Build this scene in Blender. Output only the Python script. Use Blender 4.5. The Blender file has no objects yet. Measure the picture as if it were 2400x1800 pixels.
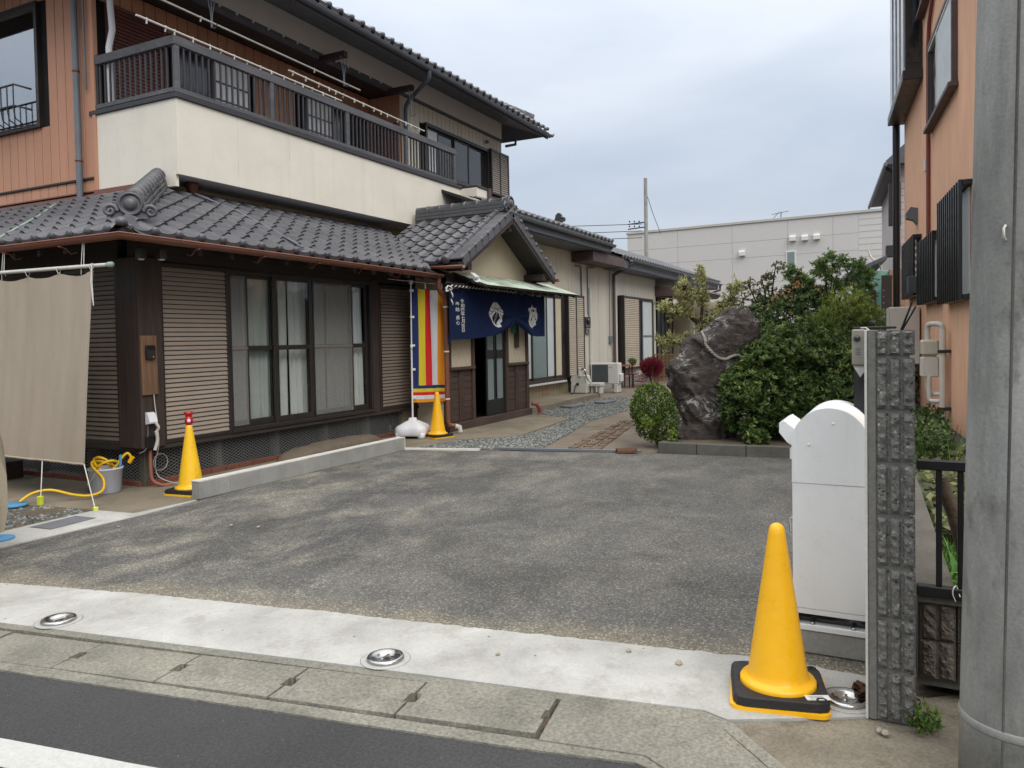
import bpy, bmesh, math, random
import numpy as np
from mathutils import Vector, Matrix, noise
from mathutils.geometry import tessellate_polygon

R = math.radians
rnd = random.Random(7)
SC = bpy.context.scene
COL = SC.collection

# ------------------------------------------------------------------ camera
# plan: x runs along the house front, y into the house, origin at the house corner
CAMP = Vector((-5.435, -7.109, 1.5))
_yaw, _pit, _rol = R(26.9), R(1.73), R(-1.04)
_right = Vector((math.sin(_yaw), -math.cos(_yaw), 0))
_fwdh = Vector((math.cos(_yaw), math.sin(_yaw), 0))
_fwd = _fwdh * math.cos(_pit) - Vector((0, 0, 1)) * math.sin(_pit)
_up = _fwdh * math.sin(_pit) + Vector((0, 0, 1)) * math.cos(_pit)
_r2 = _right * math.cos(_rol) + _up * math.sin(_rol)
_u2 = _up * math.cos(_rol) - _right * math.sin(_rol)
cam_data = bpy.data.cameras.new('camera')
cam_data.sensor_width = 36.0
cam_data.lens = 1803.0 / 2400.0 * 36.0
cam_data.shift_y = -52.0 / 2400.0
cam_data.clip_end = 3000
cam_data.clip_start = 0.05
cam = bpy.data.objects.new('camera', cam_data)
COL.objects.link(cam)
_m = Matrix((_r2, _u2, -_fwd)).transposed().to_4x4()
_m.translation = CAMP
cam.matrix_world = _m
SC.camera = cam

# ------------------------------------------------------------------ sky, sun, exposure
SUN_EL, SUN_AZ = R(46), Vector((-0.62, -0.80, 0)).normalized()
world = bpy.data.worlds.new('World')
SC.world = world
world.use_nodes = True
wn, wl = world.node_tree.nodes, world.node_tree.links
wn.clear()
w_out = wn.new('ShaderNodeOutputWorld')
w_bg = wn.new('ShaderNodeBackground')
w_sky = wn.new('ShaderNodeTexSky')
w_sky.sky_type = 'NISHITA'
w_sky.sun_disc = False
w_sky.sun_elevation = SUN_EL
w_sky.sun_rotation = math.atan2(SUN_AZ.x, SUN_AZ.y)
w_sky.air_density, w_sky.dust_density, w_sky.ozone_density = 1.0, 2.0, 1.5
w_tc = wn.new('ShaderNodeTexCoord')
# overcast deck: brighter towards the zenith, soft uneven cloud
w_sep = wn.new('ShaderNodeSeparateXYZ')
wl.new(w_tc.outputs['Generated'], w_sep.inputs[0])
w_map = wn.new('ShaderNodeMapping')
w_map.inputs['Scale'].default_value = (1.0, 1.0, 3.2)
wl.new(w_tc.outputs['Generated'], w_map.inputs[0])
w_n1 = wn.new('ShaderNodeTexNoise')
w_n1.inputs['Scale'].default_value = 2.3
w_n1.inputs['Detail'].default_value = 6
w_n1.inputs['Roughness'].default_value = 0.5
w_n1.inputs['Distortion'].default_value = 0.4
wl.new(w_map.outputs[0], w_n1.inputs['Vector'])
w_ramp = wn.new('ShaderNodeValToRGB')
w_ramp.color_ramp.elements[0].position = 0.34
w_ramp.color_ramp.elements[0].color = (6.15, 7.15, 8.55, 1)
w_ramp.color_ramp.elements[1].position = 0.68
w_ramp.color_ramp.elements[1].color = (8.5, 9.15, 10.3, 1)
wl.new(w_n1.outputs[0], w_ramp.inputs[0])
w_grad = wn.new('ShaderNodeMapRange')
w_grad.inputs['From Min'].default_value = 0.0
w_grad.inputs['From Max'].default_value = 1.0
w_grad.inputs['To Min'].default_value = 0.44
w_grad.inputs['To Max'].default_value = 1.95
w_pow = wn.new('ShaderNodeMath')
w_pow.operation = 'POWER'
w_pow.inputs[1].default_value = 1.8
w_abs = wn.new('ShaderNodeMath')
w_abs.operation = 'ABSOLUTE'
wl.new(w_sep.outputs['Z'], w_abs.inputs[0])
wl.new(w_abs.outputs[0], w_pow.inputs[0])
wl.new(w_pow.outputs[0], w_grad.inputs['Value'])
w_mul = wn.new('ShaderNodeVectorMath')
w_mul.operation = 'SCALE'
w_neu = wn.new('ShaderNodeMixRGB')              # the deck is bluer low down, neutral overhead
w_neu.inputs[2].default_value = (8.5, 8.45, 8.35, 1)
w_nf = wn.new('ShaderNodeMapRange')
w_nf.inputs['From Min'].default_value = 0.2
w_nf.inputs['From Max'].default_value = 0.9
wl.new(w_sep.outputs['Z'], w_nf.inputs['Value'])
wl.new(w_nf.outputs[0], w_neu.inputs[0])
wl.new(w_ramp.outputs[0], w_neu.inputs[1])
wl.new(w_neu.outputs[0], w_mul.inputs[0])
wl.new(w_grad.outputs[0], w_mul.inputs['Scale'])
w_mix = wn.new('ShaderNodeMixRGB')
w_mix.inputs[0].default_value = 0.93
wl.new(w_sky.outputs[0], w_mix.inputs[1])
wl.new(w_mul.outputs[0], w_mix.inputs[2])
wl.new(w_mix.outputs[0], w_bg.inputs[0])
w_bg.inputs[1].default_value = 0.095
wl.new(w_bg.outputs[0], w_out.inputs[0])

sun_d = bpy.data.lights.new('sun', 'SUN')
sun_d.energy = 1.1
sun_d.angle = R(40)
sun_d.color = (1.0, 0.96, 0.9)
sun = bpy.data.objects.new('sun', sun_d)
COL.objects.link(sun)
_sd = -(SUN_AZ * math.cos(SUN_EL) + Vector((0, 0, math.sin(SUN_EL))))
sun.rotation_euler = _sd.to_track_quat('-Z', 'Y').to_euler()
sun.location = (0, -20, 30)

SC.view_settings.view_transform = 'Standard'
SC.view_settings.look = 'None'
SC.view_settings.exposure = 0.78
SC.view_settings.gamma = 1.0
SC.view_settings.use_curve_mapping = False
SC.render.engine = 'CYCLES'
SC.cycles.max_bounces = 9
SC.cycles.diffuse_bounces = 5
SC.cycles.glossy_bounces = 3
SC.cycles.transparent_max_bounces = 14
SC.cycles.use_denoising = True
SC.cycles.caustics_reflective = False
SC.cycles.caustics_refractive = False


# ------------------------------------------------------------------ materials
def lin(c):
    return tuple(((v / 255) / 12.92 if v / 255 <= 0.04045 else ((v / 255 + 0.055) / 1.055) ** 2.4) for v in c)


class NT:
    """small node helper round one material"""
    def __init__(self, name):
        self.m = bpy.data.materials.new(name)
        self.m.use_nodes = True
        self.n, self.l = self.m.node_tree.nodes, self.m.node_tree.links
        self.n.clear()
        self.out = self.n.new('ShaderNodeOutputMaterial')
        self.bs = self.n.new('ShaderNodeBsdfPrincipled')
        self.l.new(self.bs.outputs[0], self.out.inputs[0])
        self._geo = self._obj = self._tc = None

    def pos(self):
        if not self._geo:
            self._geo = self.n.new('ShaderNodeNewGeometry')
        return self._geo.outputs['Position']

    def ocoord(self):
        if not self._tc:
            self._tc = self.n.new('ShaderNodeTexCoord')
        return self._tc.outputs['Object']

    def orand(self):
        if not self._obj:
            self._obj = self.n.new('ShaderNodeObjectInfo')
        return self._obj.outputs['Random']

    def mapping(self, src, scale=(1, 1, 1), rot=(0, 0, 0), loc=(0, 0, 0)):
        mp = self.n.new('ShaderNodeMapping')
        mp.inputs['Scale'].default_value = scale
        mp.inputs['Rotation'].default_value = rot
        mp.inputs['Location'].default_value = loc
        self.l.new(src, mp.inputs[0])
        return mp.outputs[0]

    def noise(self, scale, detail=4, rough=0.55, vec=None, dist=0.0):
        t = self.n.new('ShaderNodeTexNoise')
        t.inputs['Scale'].default_value = scale
        t.inputs['Detail'].default_value = detail
        t.inputs['Roughness'].default_value = rough
        t.inputs['Distortion'].default_value = dist
        self.l.new(vec if vec is not None else self.pos(), t.inputs['Vector'])
        return t.outputs[0]

    def voro(self, scale, vec=None, feature='F1', out='Distance', rnd_=1.0):
        t = self.n.new('ShaderNodeTexVoronoi')
        t.feature = feature
        t.inputs['Scale'].default_value = scale
        t.inputs['Randomness'].default_value = rnd_
        self.l.new(vec if vec is not None else self.pos(), t.inputs['Vector'])
        return t.outputs[out]

    def wave(self, scale, dist=2.0, vec=None, direction='X', detail=3):
        t = self.n.new('ShaderNodeTexWave')
        t.bands_direction = direction
        t.inputs['Scale'].default_value = scale
        t.inputs['Distortion'].default_value = dist
        t.inputs['Detail'].default_value = detail
        self.l.new(vec if vec is not None else self.pos(), t.inputs['Vector'])
        return t.outputs[1]

    def ramp(self, fac, stops):
        r = self.n.new('ShaderNodeValToRGB')
        e = r.color_ramp.elements
        while len(e) > 1:
            e.remove(e[-1])
        for i, (p, c) in enumerate(stops):
            if isinstance(c, (int, float)):
                c = (c, c, c)
            if i == 0:
                e[0].position = p
                e[0].color = (*c, 1)
            else:
                q = e.new(p)
                q.color = (*c, 1)
        self.l.new(fac, r.inputs[0])
        return r.outputs[0]

    def mix(self, fac, a, b, mode='MIX'):
        m = self.n.new('ShaderNodeMixRGB')
        m.blend_type = mode
        for i, v in enumerate((fac, a, b)):
            if hasattr(v, 'is_output') or isinstance(v, bpy.types.NodeSocket):
                self.l.new(v, m.inputs[i])
            elif i == 0:
                m.inputs[0].default_value = v
            else:
                m.inputs[i].default_value = (*v, 1) if len(v) == 3 else v
        return m.outputs[0]

    def math(self, op, a, b=0.0):
        m = self.n.new('ShaderNodeMath')
        m.operation = op
        for i, v in enumerate((a, b)):
            if isinstance(v, bpy.types.NodeSocket):
                self.l.new(v, m.inputs[i])
            else:
                m.inputs[i].default_value = v
        return m.outputs[0]

    def bump(self, h, strength=0.3, dist=0.02, prev=None):
        b = self.n.new('ShaderNodeBump')
        b.inputs['Strength'].default_value = strength
        b.inputs['Distance'].default_value = dist
        self.l.new(h, b.inputs['Height'])
        if prev is not None:
            self.l.new(prev, b.inputs['Normal'])
        self.l.new(b.outputs[0], self.bs.inputs['Normal'])
        return b.outputs[0]

    def set(self, color=None, rough=None, metal=None, spec=None):
        for key, v in (('Base Color', color), ('Roughness', rough), ('Metallic', metal), ('Specular IOR Level', spec)):
            if v is None:
                continue
            if isinstance(v, bpy.types.NodeSocket):
                self.l.new(v, self.bs.inputs[key])
            elif key == 'Base Color':
                self.bs.inputs[key].default_value = (*v, 1)
            else:
                self.bs.inputs[key].default_value = v
        return self


MT = {}


def simple(name, rgb, rough=0.6, var=0.12, scale=6.0, metal=0.0, spec=0.4, bump=0.0, bscale=60.0, orand=0.0, fine=0.0, stretch=None):
    """a painted / plain surface: uneven tone, slight relief, per-piece variation"""
    t = NT(name)
    c = lin(rgb)
    vec = t.mapping(t.pos(), stretch) if stretch else None
    n1 = t.noise(scale, 5, 0.6, vec)
    dark = tuple(v * (1 - var) for v in c)
    light = tuple(min(1, v * (1 + var)) for v in c)
    col = t.ramp(n1, [(0.3, dark), (0.7, light)])
    if fine:
        n2 = t.noise(scale * 14, 3, 0.6, vec)
        col = t.mix(fine, col, t.ramp(n2, [(0.35, tuple(v * 0.55 for v in c)), (0.65, tuple(min(1, v * 1.45) for v in c))]))
    if orand:
        f = t.ramp(t.orand(), [(0.0, 1 - orand), (1.0, 1 + orand)])
        col = t.mix(1.0, col, f, 'MULTIPLY')
    rr = t.ramp(t.noise(scale * 2.3, 3), [(0.3, max(0.02, rough - 0.08)), (0.7, min(1, rough + 0.08))])
    t.set(col, rr, metal, spec)
    if bump:
        t.bump(t.noise(bscale, 4, 0.6, vec), bump, 0.01)
    MT[name] = t.m
    return t.m


def asphalt_lot():
    t = NT('worn_asphalt')
    big = t.noise(0.6, 5, 0.6, dist=0.5)
    mid = t.noise(4.0, 6, 0.7)
    base = t.ramp(big, [(0.3, lin((84, 83, 81))), (0.5, lin((98, 97, 94))), (0.72, lin((112, 110, 105)))])
    # sandy scuffs, mostly towards the house side of the lot
    sx = t.n.new('ShaderNodeSeparateXYZ')
    t.l.new(t.pos(), sx.inputs[0])
    side = t.ramp(t.math('ADD', t.math('MULTIPLY', sx.outputs['Y'], 0.17), 1.02), [(0.1, 0.25), (0.75, 1.0)])
    streak = t.noise(1.5, 7, 0.7, t.mapping(t.pos(), (0.85, 1.45, 1), (0, 0, R(-55))), 0.5)
    tan = t.math('MULTIPLY', t.ramp(streak, [(0.45, 0.0), (0.66, 1.0)]), t.ramp(mid, [(0.3, 0.5), (0.65, 1.0)]))
    col = t.mix(t.math('MULTIPLY', t.math('MULTIPLY', tan, side), 0.72), base, lin((166, 160, 144)))
    dk = t.math('MULTIPLY', t.ramp(t.noise(1.1, 6, 0.65, t.mapping(t.pos(), (1, 1, 1), (0, 0, 0), (4.2, 9.1, 0)), 0.5), [(0.5, 0.0), (0.66, 1.0)]), 0.45)
    col = t.mix(dk, col, lin((70, 68, 65)))
    # sand and silt gathered along the concrete strip, a few oil spots
    ed = t.math('ADD', t.math('ADD', t.math('MULTIPLY', sx.outputs['X'], 0.986), t.math('MULTIPLY', sx.outputs['Y'], 0.166)), 2.87)
    ed = t.math('ADD', ed, t.math('MULTIPLY', t.math('SUBTRACT', t.noise(2.4, 6, 0.7), 0.5), 0.9))
    col = t.mix(t.math('MULTIPLY', t.ramp(ed, [(0.0, 1.0), (0.32, 0.0)]), 0.5), col, lin((150, 141, 120)))
    oil = t.math('MULTIPLY', t.ramp(t.voro(0.9, t.mapping(t.pos(), (1, 1, 0), (0, 0, 0), (0.4, 0.3, 0))), [(0.06, 1.0), (0.16, 0.0)]), t.ramp(t.noise(9, 4, 0.7), [(0.4, 0.2), (0.6, 1.0)]))
    col = t.mix(t.math('MULTIPLY', oil, 0.5), col, lin((58, 56, 54)))
    v1 = t.voro(105, out='Color')
    sep = t.n.new('ShaderNodeSeparateColor')
    t.l.new(v1, sep.inputs[0])
    agg = t.ramp(sep.outputs[0], [(0.0, 0.42), (0.3, 0.75), (0.6, 1.0), (0.82, 1.35), (0.9, 2.2), (1.0, 2.9)])
    col = t.mix(0.52, col, t.mix(1.0, col, agg, 'MULTIPLY'))
    fine = t.ramp(t.noise(60, 4, 0.75), [(0.3, 0.6), (0.7, 1.4)])
    col = t.mix(0.6, col, t.mix(1.0, col, fine, 'MULTIPLY'))
    t.set(col, t.ramp(mid, [(0.3, 0.75), (0.7, 0.95)]), 0, 0.25)
    h = t.math('ADD', t.voro(100), t.math('MULTIPLY', t.noise(45, 3), 0.7))
    t.bump(h, 0.8, 0.014)
    MT['worn_asphalt'] = t.m


def asphalt_road():
    t = NT('road_asphalt')
    big = t.noise(0.9, 5)
    base = t.ramp(big, [(0.3, lin((68, 68, 69))), (0.7, lin((82, 82, 82)))])
    fine = t.ramp(t.noise(75, 5, 0.8), [(0.3, 0.5), (0.72, 1.6)])
    col = t.mix(0.85, base, t.mix(1.0, base, fine, 'MULTIPLY'))
    v1 = t.voro(55, out='Color')
    sep = t.n.new('ShaderNodeSeparateColor')
    t.l.new(v1, sep.inputs[0])
    d = t.voro(55)
    dot = t.math('MULTIPLY', t.ramp(sep.outputs[1], [(0.975, 0.0), (0.98, 1.0)]), t.ramp(d, [(0.12, 1.0), (0.16, 0.0)]))
    col = t.mix(dot, col, lin((150, 145, 130)))
    t.set(col, 0.85, 0, 0.25)
    t.bump(t.math('ADD', t.noise(70, 4, 0.75), t.math('MULTIPLY', t.noise(18, 3), 0.8)), 0.9, 0.02)
    MT['road_asphalt'] = t.m


def concrete(name, a, b, speck=0.25, bump=0.35, scale=1.4, fines=70, pits=True, stain=None):
    t = NT(name)
    n = t.noise(scale, 6, 0.62, dist=0.4)
    col = t.ramp(n, [(0.3, lin(a)), (0.7, lin(b))])
    if stain:
        s = t.noise(scale * 1.9, 6, 0.7, t.mapping(t.pos(), (1, 1, 1), (0, 0, 0), (5.1, 2.7, 0)))
        col = t.mix(t.math('MULTIPLY', t.ramp(s, [(0.52, 0.0), (0.7, 1.0)]), stain[1]), col, lin(stain[0]))
    f = t.ramp(t.noise(fines, 4, 0.7), [(0.3, 0.6), (0.7, 1.4)])
    col = t.mix(speck, col, t.mix(1.0, col, f, 'MULTIPLY'))
    if pits:
        v1 = t.voro(16, out='Color')
        sep = t.n.new('ShaderNodeSeparateColor')
        t.l.new(v1, sep.inputs[0])
        dot = t.math('MULTIPLY', t.ramp(sep.outputs[1], [(0.93, 0.0), (0.94, 1.0)]), t.ramp(t.voro(16), [(0.09, 1.0), (0.14, 0.0)]))
        col = t.mix(t.math('MULTIPLY', dot, 0.75), col, lin((70, 68, 62)))
    t.set(col, 0.88, 0, 0.3)
    t.bump(t.math('ADD', t.noise(fines, 4, 0.7), t.math('MULTIPLY', t.noise(9, 4), 0.5)), bump, 0.008)
    MT[name] = t.m


def wood(name, a, b, rough=0.6, axis='Z', scale=22, spec=0.35, orand=0.0):
    t = NT(name)
    sc = {'Z': (1, 1, 0.06), 'X': (0.06, 1, 1), 'Y': (1, 0.06, 1)}[axis]
    v = t.mapping(t.pos(), sc)
    n = t.noise(scale, 6, 0.65, v, 0.8)
    col = t.ramp(n, [(0.25, lin(a)), (0.7, lin(b))])
    big = t.ramp(t.noise(1.4, 4), [(0.3, 0.8), (0.7, 1.2)])
    col = t.mix(0.8, col, t.mix(1.0, col, big, 'MULTIPLY'))
    if orand:
        f = t.ramp(t.orand(), [(0.0, 1 - orand), (1.0, 1 + orand)])
        col = t.mix(1.0, col, f, 'MULTIPLY')
    t.set(col, rough, 0, spec)
    t.bump(n, 0.25, 0.006)
    MT[name] = t.m


def cloth(name, rgb, var=0.1, weave=420, transl=0.0, scale=2.0):
    t = NT(name)
    c = lin(rgb)
    v = t.mapping(t.pos(), (1, 1, 0.25))
    n = t.noise(scale * 4, 5, 0.6, v)
    col = t.ramp(n, [(0.3, tuple(x * (1 - var) for x in c)), (0.7, tuple(min(1, x * (1 + var)) for x in c))])
    f = t.ramp(t.noise(weave, 2, 0.6, t.mapping(t.pos(), (1, 1, 0.5))), [(0.35, 0.82), (0.65, 1.15)])
    col = t.mix(0.6, col, t.mix(1.0, col, f, 'MULTIPLY'))
    t.set(col, 0.95, 0, 0.1)
    t.bump(t.noise(weave, 2), 0.15, 0.004)
    if transl:
        tr = t.n.new('ShaderNodeBsdfTranslucent')
        t.l.new(col, tr.inputs[0])
        ms = t.n.new('ShaderNodeMixShader')
        ms.inputs[0].default_value = transl
        t.l.new(t.bs.outputs[0], ms.inputs[1])
        t.l.new(tr.outputs[0], ms.inputs[2])
        t.l.new(ms.outputs[0], t.out.inputs[0])
    MT[name] = t.m


def glass(name, tint=(0.8, 0.85, 0.85), refl=0.05, clear=0.9, rough=0.02):
    t = NT(name)
    t.n.remove(t.bs)
    tr = t.n.new('ShaderNodeBsdfTransparent')
    tr.inputs[0].default_value = (*[x * clear for x in tint], 1)
    gl = t.n.new('ShaderNodeBsdfGlossy')
    gl.inputs['Roughness'].default_value = rough
    gl.inputs[0].default_value = (0.9, 0.92, 0.95, 1)
    fr = t.n.new('ShaderNodeLayerWeight')
    fr.inputs[0].default_value = 0.5
    f = t.math('ADD', t.math('MULTIPLY', t.math('POWER', fr.outputs['Facing'], 4.0), 0.55), refl)
    ms = t.n.new('ShaderNodeMixShader')
    t.l.new(f, ms.inputs[0])
    t.l.new(tr.outputs[0], ms.inputs[1])
    t.l.new(gl.outputs[0], ms.inputs[2])
    t.l.new(ms.outputs[0], t.out.inputs[0])
    MT[name] = t.m


def screen_mat(name, rgb, alpha):
    """insect screen / frosted sheet: lets part of the light through"""
    t = NT(name)
    t.set(lin(rgb), 0.9, 0, 0.2)
    tr = t.n.new('ShaderNodeBsdfTransparent')
    ms = t.n.new('ShaderNodeMixShader')
    ms.inputs[0].default_value = alpha
    t.l.new(tr.outputs[0], ms.inputs[1])
    t.l.new(t.bs.outputs[0], ms.inputs[2])
    t.l.new(ms.outputs[0], t.out.inputs[0])
    MT[name] = t.m


def leaf_mat(name, a, b, c, transl=0.3, rough=0.45):
    t = NT(name)
    at = t.n.new('ShaderNodeAttribute')
    at.attribute_name = 'tone'
    col = t.ramp(at.outputs['Fac'], [(0.0, lin(a)), (0.55, lin(b)), (1.0, lin(c))])
    t.set(col, rough, 0, 0.35)
    tr = t.n.new('ShaderNodeBsdfTranslucent')
    t.l.new(col, tr.inputs[0])
    ms = t.n.new('ShaderNodeMixShader')
    ms.inputs[0].default_value = transl
    t.l.new(t.bs.outputs[0], ms.inputs[1])
    t.l.new(tr.outputs[0], ms.inputs[2])
    t.l.new(ms.outputs[0], t.out.inputs[0])
    MT[name] = t.m


asphalt_lot()
asphalt_road()
concrete('pale_concrete', (152, 151, 146), (182, 181, 176), 0.25, 0.25, 2.4, 70, True, ((138, 135, 126), 0.6))
concrete('gutter_concrete', (112, 110, 101), (142, 139, 127), 0.95, 1.0, 2.2, 60, False, ((88, 86, 77), 0.55))
concrete('tan_concrete', (112, 104, 90), (138, 128, 110), 0.4, 0.3, 1.2, 60, False, ((88, 82, 72), 0.6))
concrete('grey_concrete', (132, 131, 126), (160, 159, 153), 0.3, 0.25, 2.0, 60)
concrete('dark_concrete', (76, 74, 68), (100, 97, 90), 0.4, 0.4, 2.5, 60)
concrete('mottled_pavement', (104, 98, 87), (140, 132, 116), 0.7, 0.6, 3.2, 80, False, ((84, 72, 60), 0.7))
concrete('path_concrete', (104, 95, 84), (130, 118, 103), 0.5, 0.4, 1.6, 60, False, ((80, 70, 60), 0.7))
concrete('pole_concrete', (112, 113, 110), (142, 143, 140), 0.3, 0.25, 2.2, 40, True, ((92, 92, 89), 0.55))
concrete('soil', (82, 72, 60), (112, 99, 84), 0.8, 0.9, 2.5, 45, False)
simple('line_paint', (180, 180, 176), 0.7, 0.06, 5, bump=0.2, bscale=90, fine=0.18)
simple('mortar_pale', (190, 190, 186), 0.85, 0.08, 9, bump=0.2, fine=0.15)
simple('white_paint', (205, 203, 196), 0.7, 0.08, 5, bump=0.15, fine=0.15)
simple('roof_tile', (84, 84, 88), 0.40, 0.14, 5, spec=0.55, bump=0.12, bscale=90, orand=0.14, fine=0.1)
simple('roof_deck', (40, 40, 42), 0.8, 0.1)
simple('mortar', (120, 118, 112), 0.9, 0.15, 20, bump=0.5)
simple('copper_brown', (118, 74, 58), 0.38, 0.12, 4, spec=0.5, fine=0.1)
simple('copper_green', (140, 160, 142), 0.6, 0.14, 8, fine=0.2)
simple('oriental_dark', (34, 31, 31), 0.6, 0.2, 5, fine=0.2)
wood('dark_wood', (44, 36, 33), (70, 58, 52), 0.6)
wood('dark_beam', (42, 37, 36), (66, 57, 54), 0.65, 'X')
wood('porch_wood', (60, 46, 41), (84, 66, 58), 0.65, 'X', 26, orand=0.08)
wood('porch_post', (56, 43, 38), (80, 63, 56), 0.65, 'Z', 26)
wood('plank_wood', (92, 66, 48), (128, 98, 74), 0.75, 'Z', 30)
wood('weathered_rail', (68, 68, 71), (98, 98, 102), 0.65, 'X', 20)
simple('rail_black', (54, 53, 56), 0.5, 0.15, 8, spec=0.45)
simple('taupe_slat', (146, 133, 120), 0.5, 0.06, 3, spec=0.4, orand=0.05)
simple('taupe_slat_aged', (122, 111, 100), 0.55, 0.08, 3, spec=0.35, orand=0.05)
simple('cream_slat', (176, 164, 146), 0.5, 0.06, 3, orand=0.05)
simple('maroon_slat', (112, 70, 64), 0.55, 0.1, 3, orand=0.08)
simple('bronze_frame', (44, 39, 37), 0.4, 0.1, 5, spec=0.5)


def plaster_weathered():
    t = NT('plaster_cream')
    c = lin((222, 216, 203))
    n = t.noise(2.2, 5, 0.6)
    col = t.ramp(n, [(0.3, tuple(v * 0.955 for v in c)), (0.7, tuple(v * 1.035 for v in c))])
    st = t.noise(5.0, 6, 0.65, t.mapping(t.pos(), (1.0, 1.0, 0.07)))
    col = t.mix(t.math('MULTIPLY', t.ramp(st, [(0.55, 0.0), (0.75, 1.0)]), 0.28), col, lin((176, 170, 156)))
    pa = t.noise(1.3, 6, 0.7, t.mapping(t.pos(), (1, 1, 1), (0, 0, 0), (3.3, 8.8, 1.0)))
    col = t.mix(t.math('MULTIPLY', t.ramp(pa, [(0.56, 0.0), (0.68, 1.0)]), 0.18), col, lin((190, 184, 172)))
    t.set(col, 0.86, 0, 0.25)
    t.bump(t.math('ADD', t.noise(26, 4), t.math('MULTIPLY', t.noise(3, 3), 1.2)), 0.16, 0.012)
    MT['plaster_cream'] = t.m


plaster_weathered()
simple('plaster_white', (226, 226, 228), 0.85, 0.03, 2.0, bump=0.08)
simple('plaster_warm', (196, 184, 160), 0.85, 0.05, 3.0, bump=0.15, bscale=40)
simple('orange_siding', (184, 136, 110), 0.6, 0.07, 2.5, orand=0.05, fine=0.06, stretch=(1, 1, 0.15))
simple('beige_siding', (206, 198, 181), 0.6, 0.05, 2.5, orand=0.04, fine=0.05, stretch=(1, 1, 0.15))
simple('wing_siding', (196, 190, 178), 0.6, 0.05, 2.0, orand=0.03, fine=0.05, stretch=(1, 1, 0.2))
simple('wing_siding_aged', (150, 138, 112), 0.65, 0.08, 2.0, orand=0.06, fine=0.08, stretch=(1, 1, 0.2))
simple('purple_brown', (86, 70, 70), 0.55, 0.1, 3)
simple('upper_dark', (88, 93, 102), 0.5, 0.1, 3)
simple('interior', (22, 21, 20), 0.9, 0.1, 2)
simple('brick_red', (112, 68, 54), 0.85, 0.2, 9, bump=0.5, bscale=50, orand=0.1, fine=0.2)
simple('mesh_wire', (128, 129, 128), 0.5, 0.1, 8, metal=0.3)
cloth('linen', (172, 160, 144), 0.05, 300, 0.12)
cloth('lace', (236, 238, 234), 0.04, 380, 0.35)
cloth('navy_cloth', (29, 41, 74), 0.1, 300, 0.08)
cloth('flag_navy', (46, 58, 104), 0.08, 300, 0.15)
cloth('flag_yellow', (214, 196, 58), 0.05, 300, 0.15)
cloth('flag_red', (206, 48, 50), 0.05, 300, 0.15)
cloth('flag_white', (214, 214, 218), 0.04, 300, 0.15)
cloth('flag_orange', (228, 148, 44), 0.05, 300, 0.15)
cloth('print_white', (206, 206, 202), 0.05, 300)
glass('window_glass', (0.97, 0.98, 0.975), 0.03, 0.985)
glass('mirror_glass', (0.8, 0.84, 0.86), 0.35, 0.95, 0.03)
screen_mat('insect_screen', (142, 142, 138), 0.4)
simple('frosted', (196, 202, 202), 0.5, 0.06, 3, spec=0.6)
simple('grey_green_pane', (120, 132, 132), 0.2, 0.06, 3, spec=0.6)
simple('dark_pane', (34, 38, 42), 0.12, 0.1, 3, spec=0.7)
simple('white_plastic', (214, 214, 216), 0.4, 0.03, 3, spec=0.45, fine=0.03)


def box_mat():
    t = NT('box_white')
    c = lin((228, 229, 228))
    col = t.ramp(t.noise(1.6, 5, 0.6), [(0.3, tuple(v * 0.96 for v in c)), (0.7, tuple(min(1, v * 1.02) for v in c))])
    st = t.noise(16, 6, 0.65, t.mapping(t.pos(), (1.0, 1.0, 0.05)))
    col = t.mix(t.math('MULTIPLY', t.ramp(st, [(0.56, 0.0), (0.78, 1.0)]), 0.16), col, lin((172, 168, 156)))
    du = t.math('MULTIPLY', t.ramp(t.noise(5, 6, 0.7), [(0.52, 0.0), (0.7, 1.0)]), t.ramp(t.noise(120, 3, 0.7), [(0.45, 0.0), (0.6, 1.0)]))
    col = t.mix(t.math('MULTIPLY', du, 0.2), col, lin((160, 154, 140)))
    t.set(col, 0.42, 0, 0.4)
    t.bump(t.noise(3.0, 3), 0.03, 0.02)
    MT['box_white'] = t.m


box_mat()


def cone_mat(name, rgb, wear):
    t = NT(name)
    c = lin(rgb)
    col = t.ramp(t.noise(5, 5, 0.6), [(0.3, tuple(v * 0.95 for v in c)), (0.7, tuple(min(1, v * 1.04) for v in c))])
    sc_ = t.noise(55, 5, 0.7, t.mapping(t.pos(), (1.0, 1.0, 0.12), (R(18), R(9), 0)))
    col = t.mix(t.math('MULTIPLY', t.ramp(sc_, [(0.6, 0.0), (0.72, 1.0)]), 0.3 * wear), col, lin((214, 170, 70)))
    gr = t.math('MULTIPLY', t.ramp(t.noise(8, 6, 0.75), [(0.54, 0.0), (0.7, 1.0)]), t.ramp(t.noise(60, 4, 0.7), [(0.4, 0.2), (0.6, 1.0)]))
    col = t.mix(t.math('MULTIPLY', gr, 0.32 * wear), col, lin((128, 100, 44)))
    t.set(col, t.ramp(t.noise(20, 4), [(0.3, 0.24), (0.7, 0.42)]), 0, 0.5)
    t.bump(t.noise(40, 3), 0.04, 0.01)
    MT[name] = t.m


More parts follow.
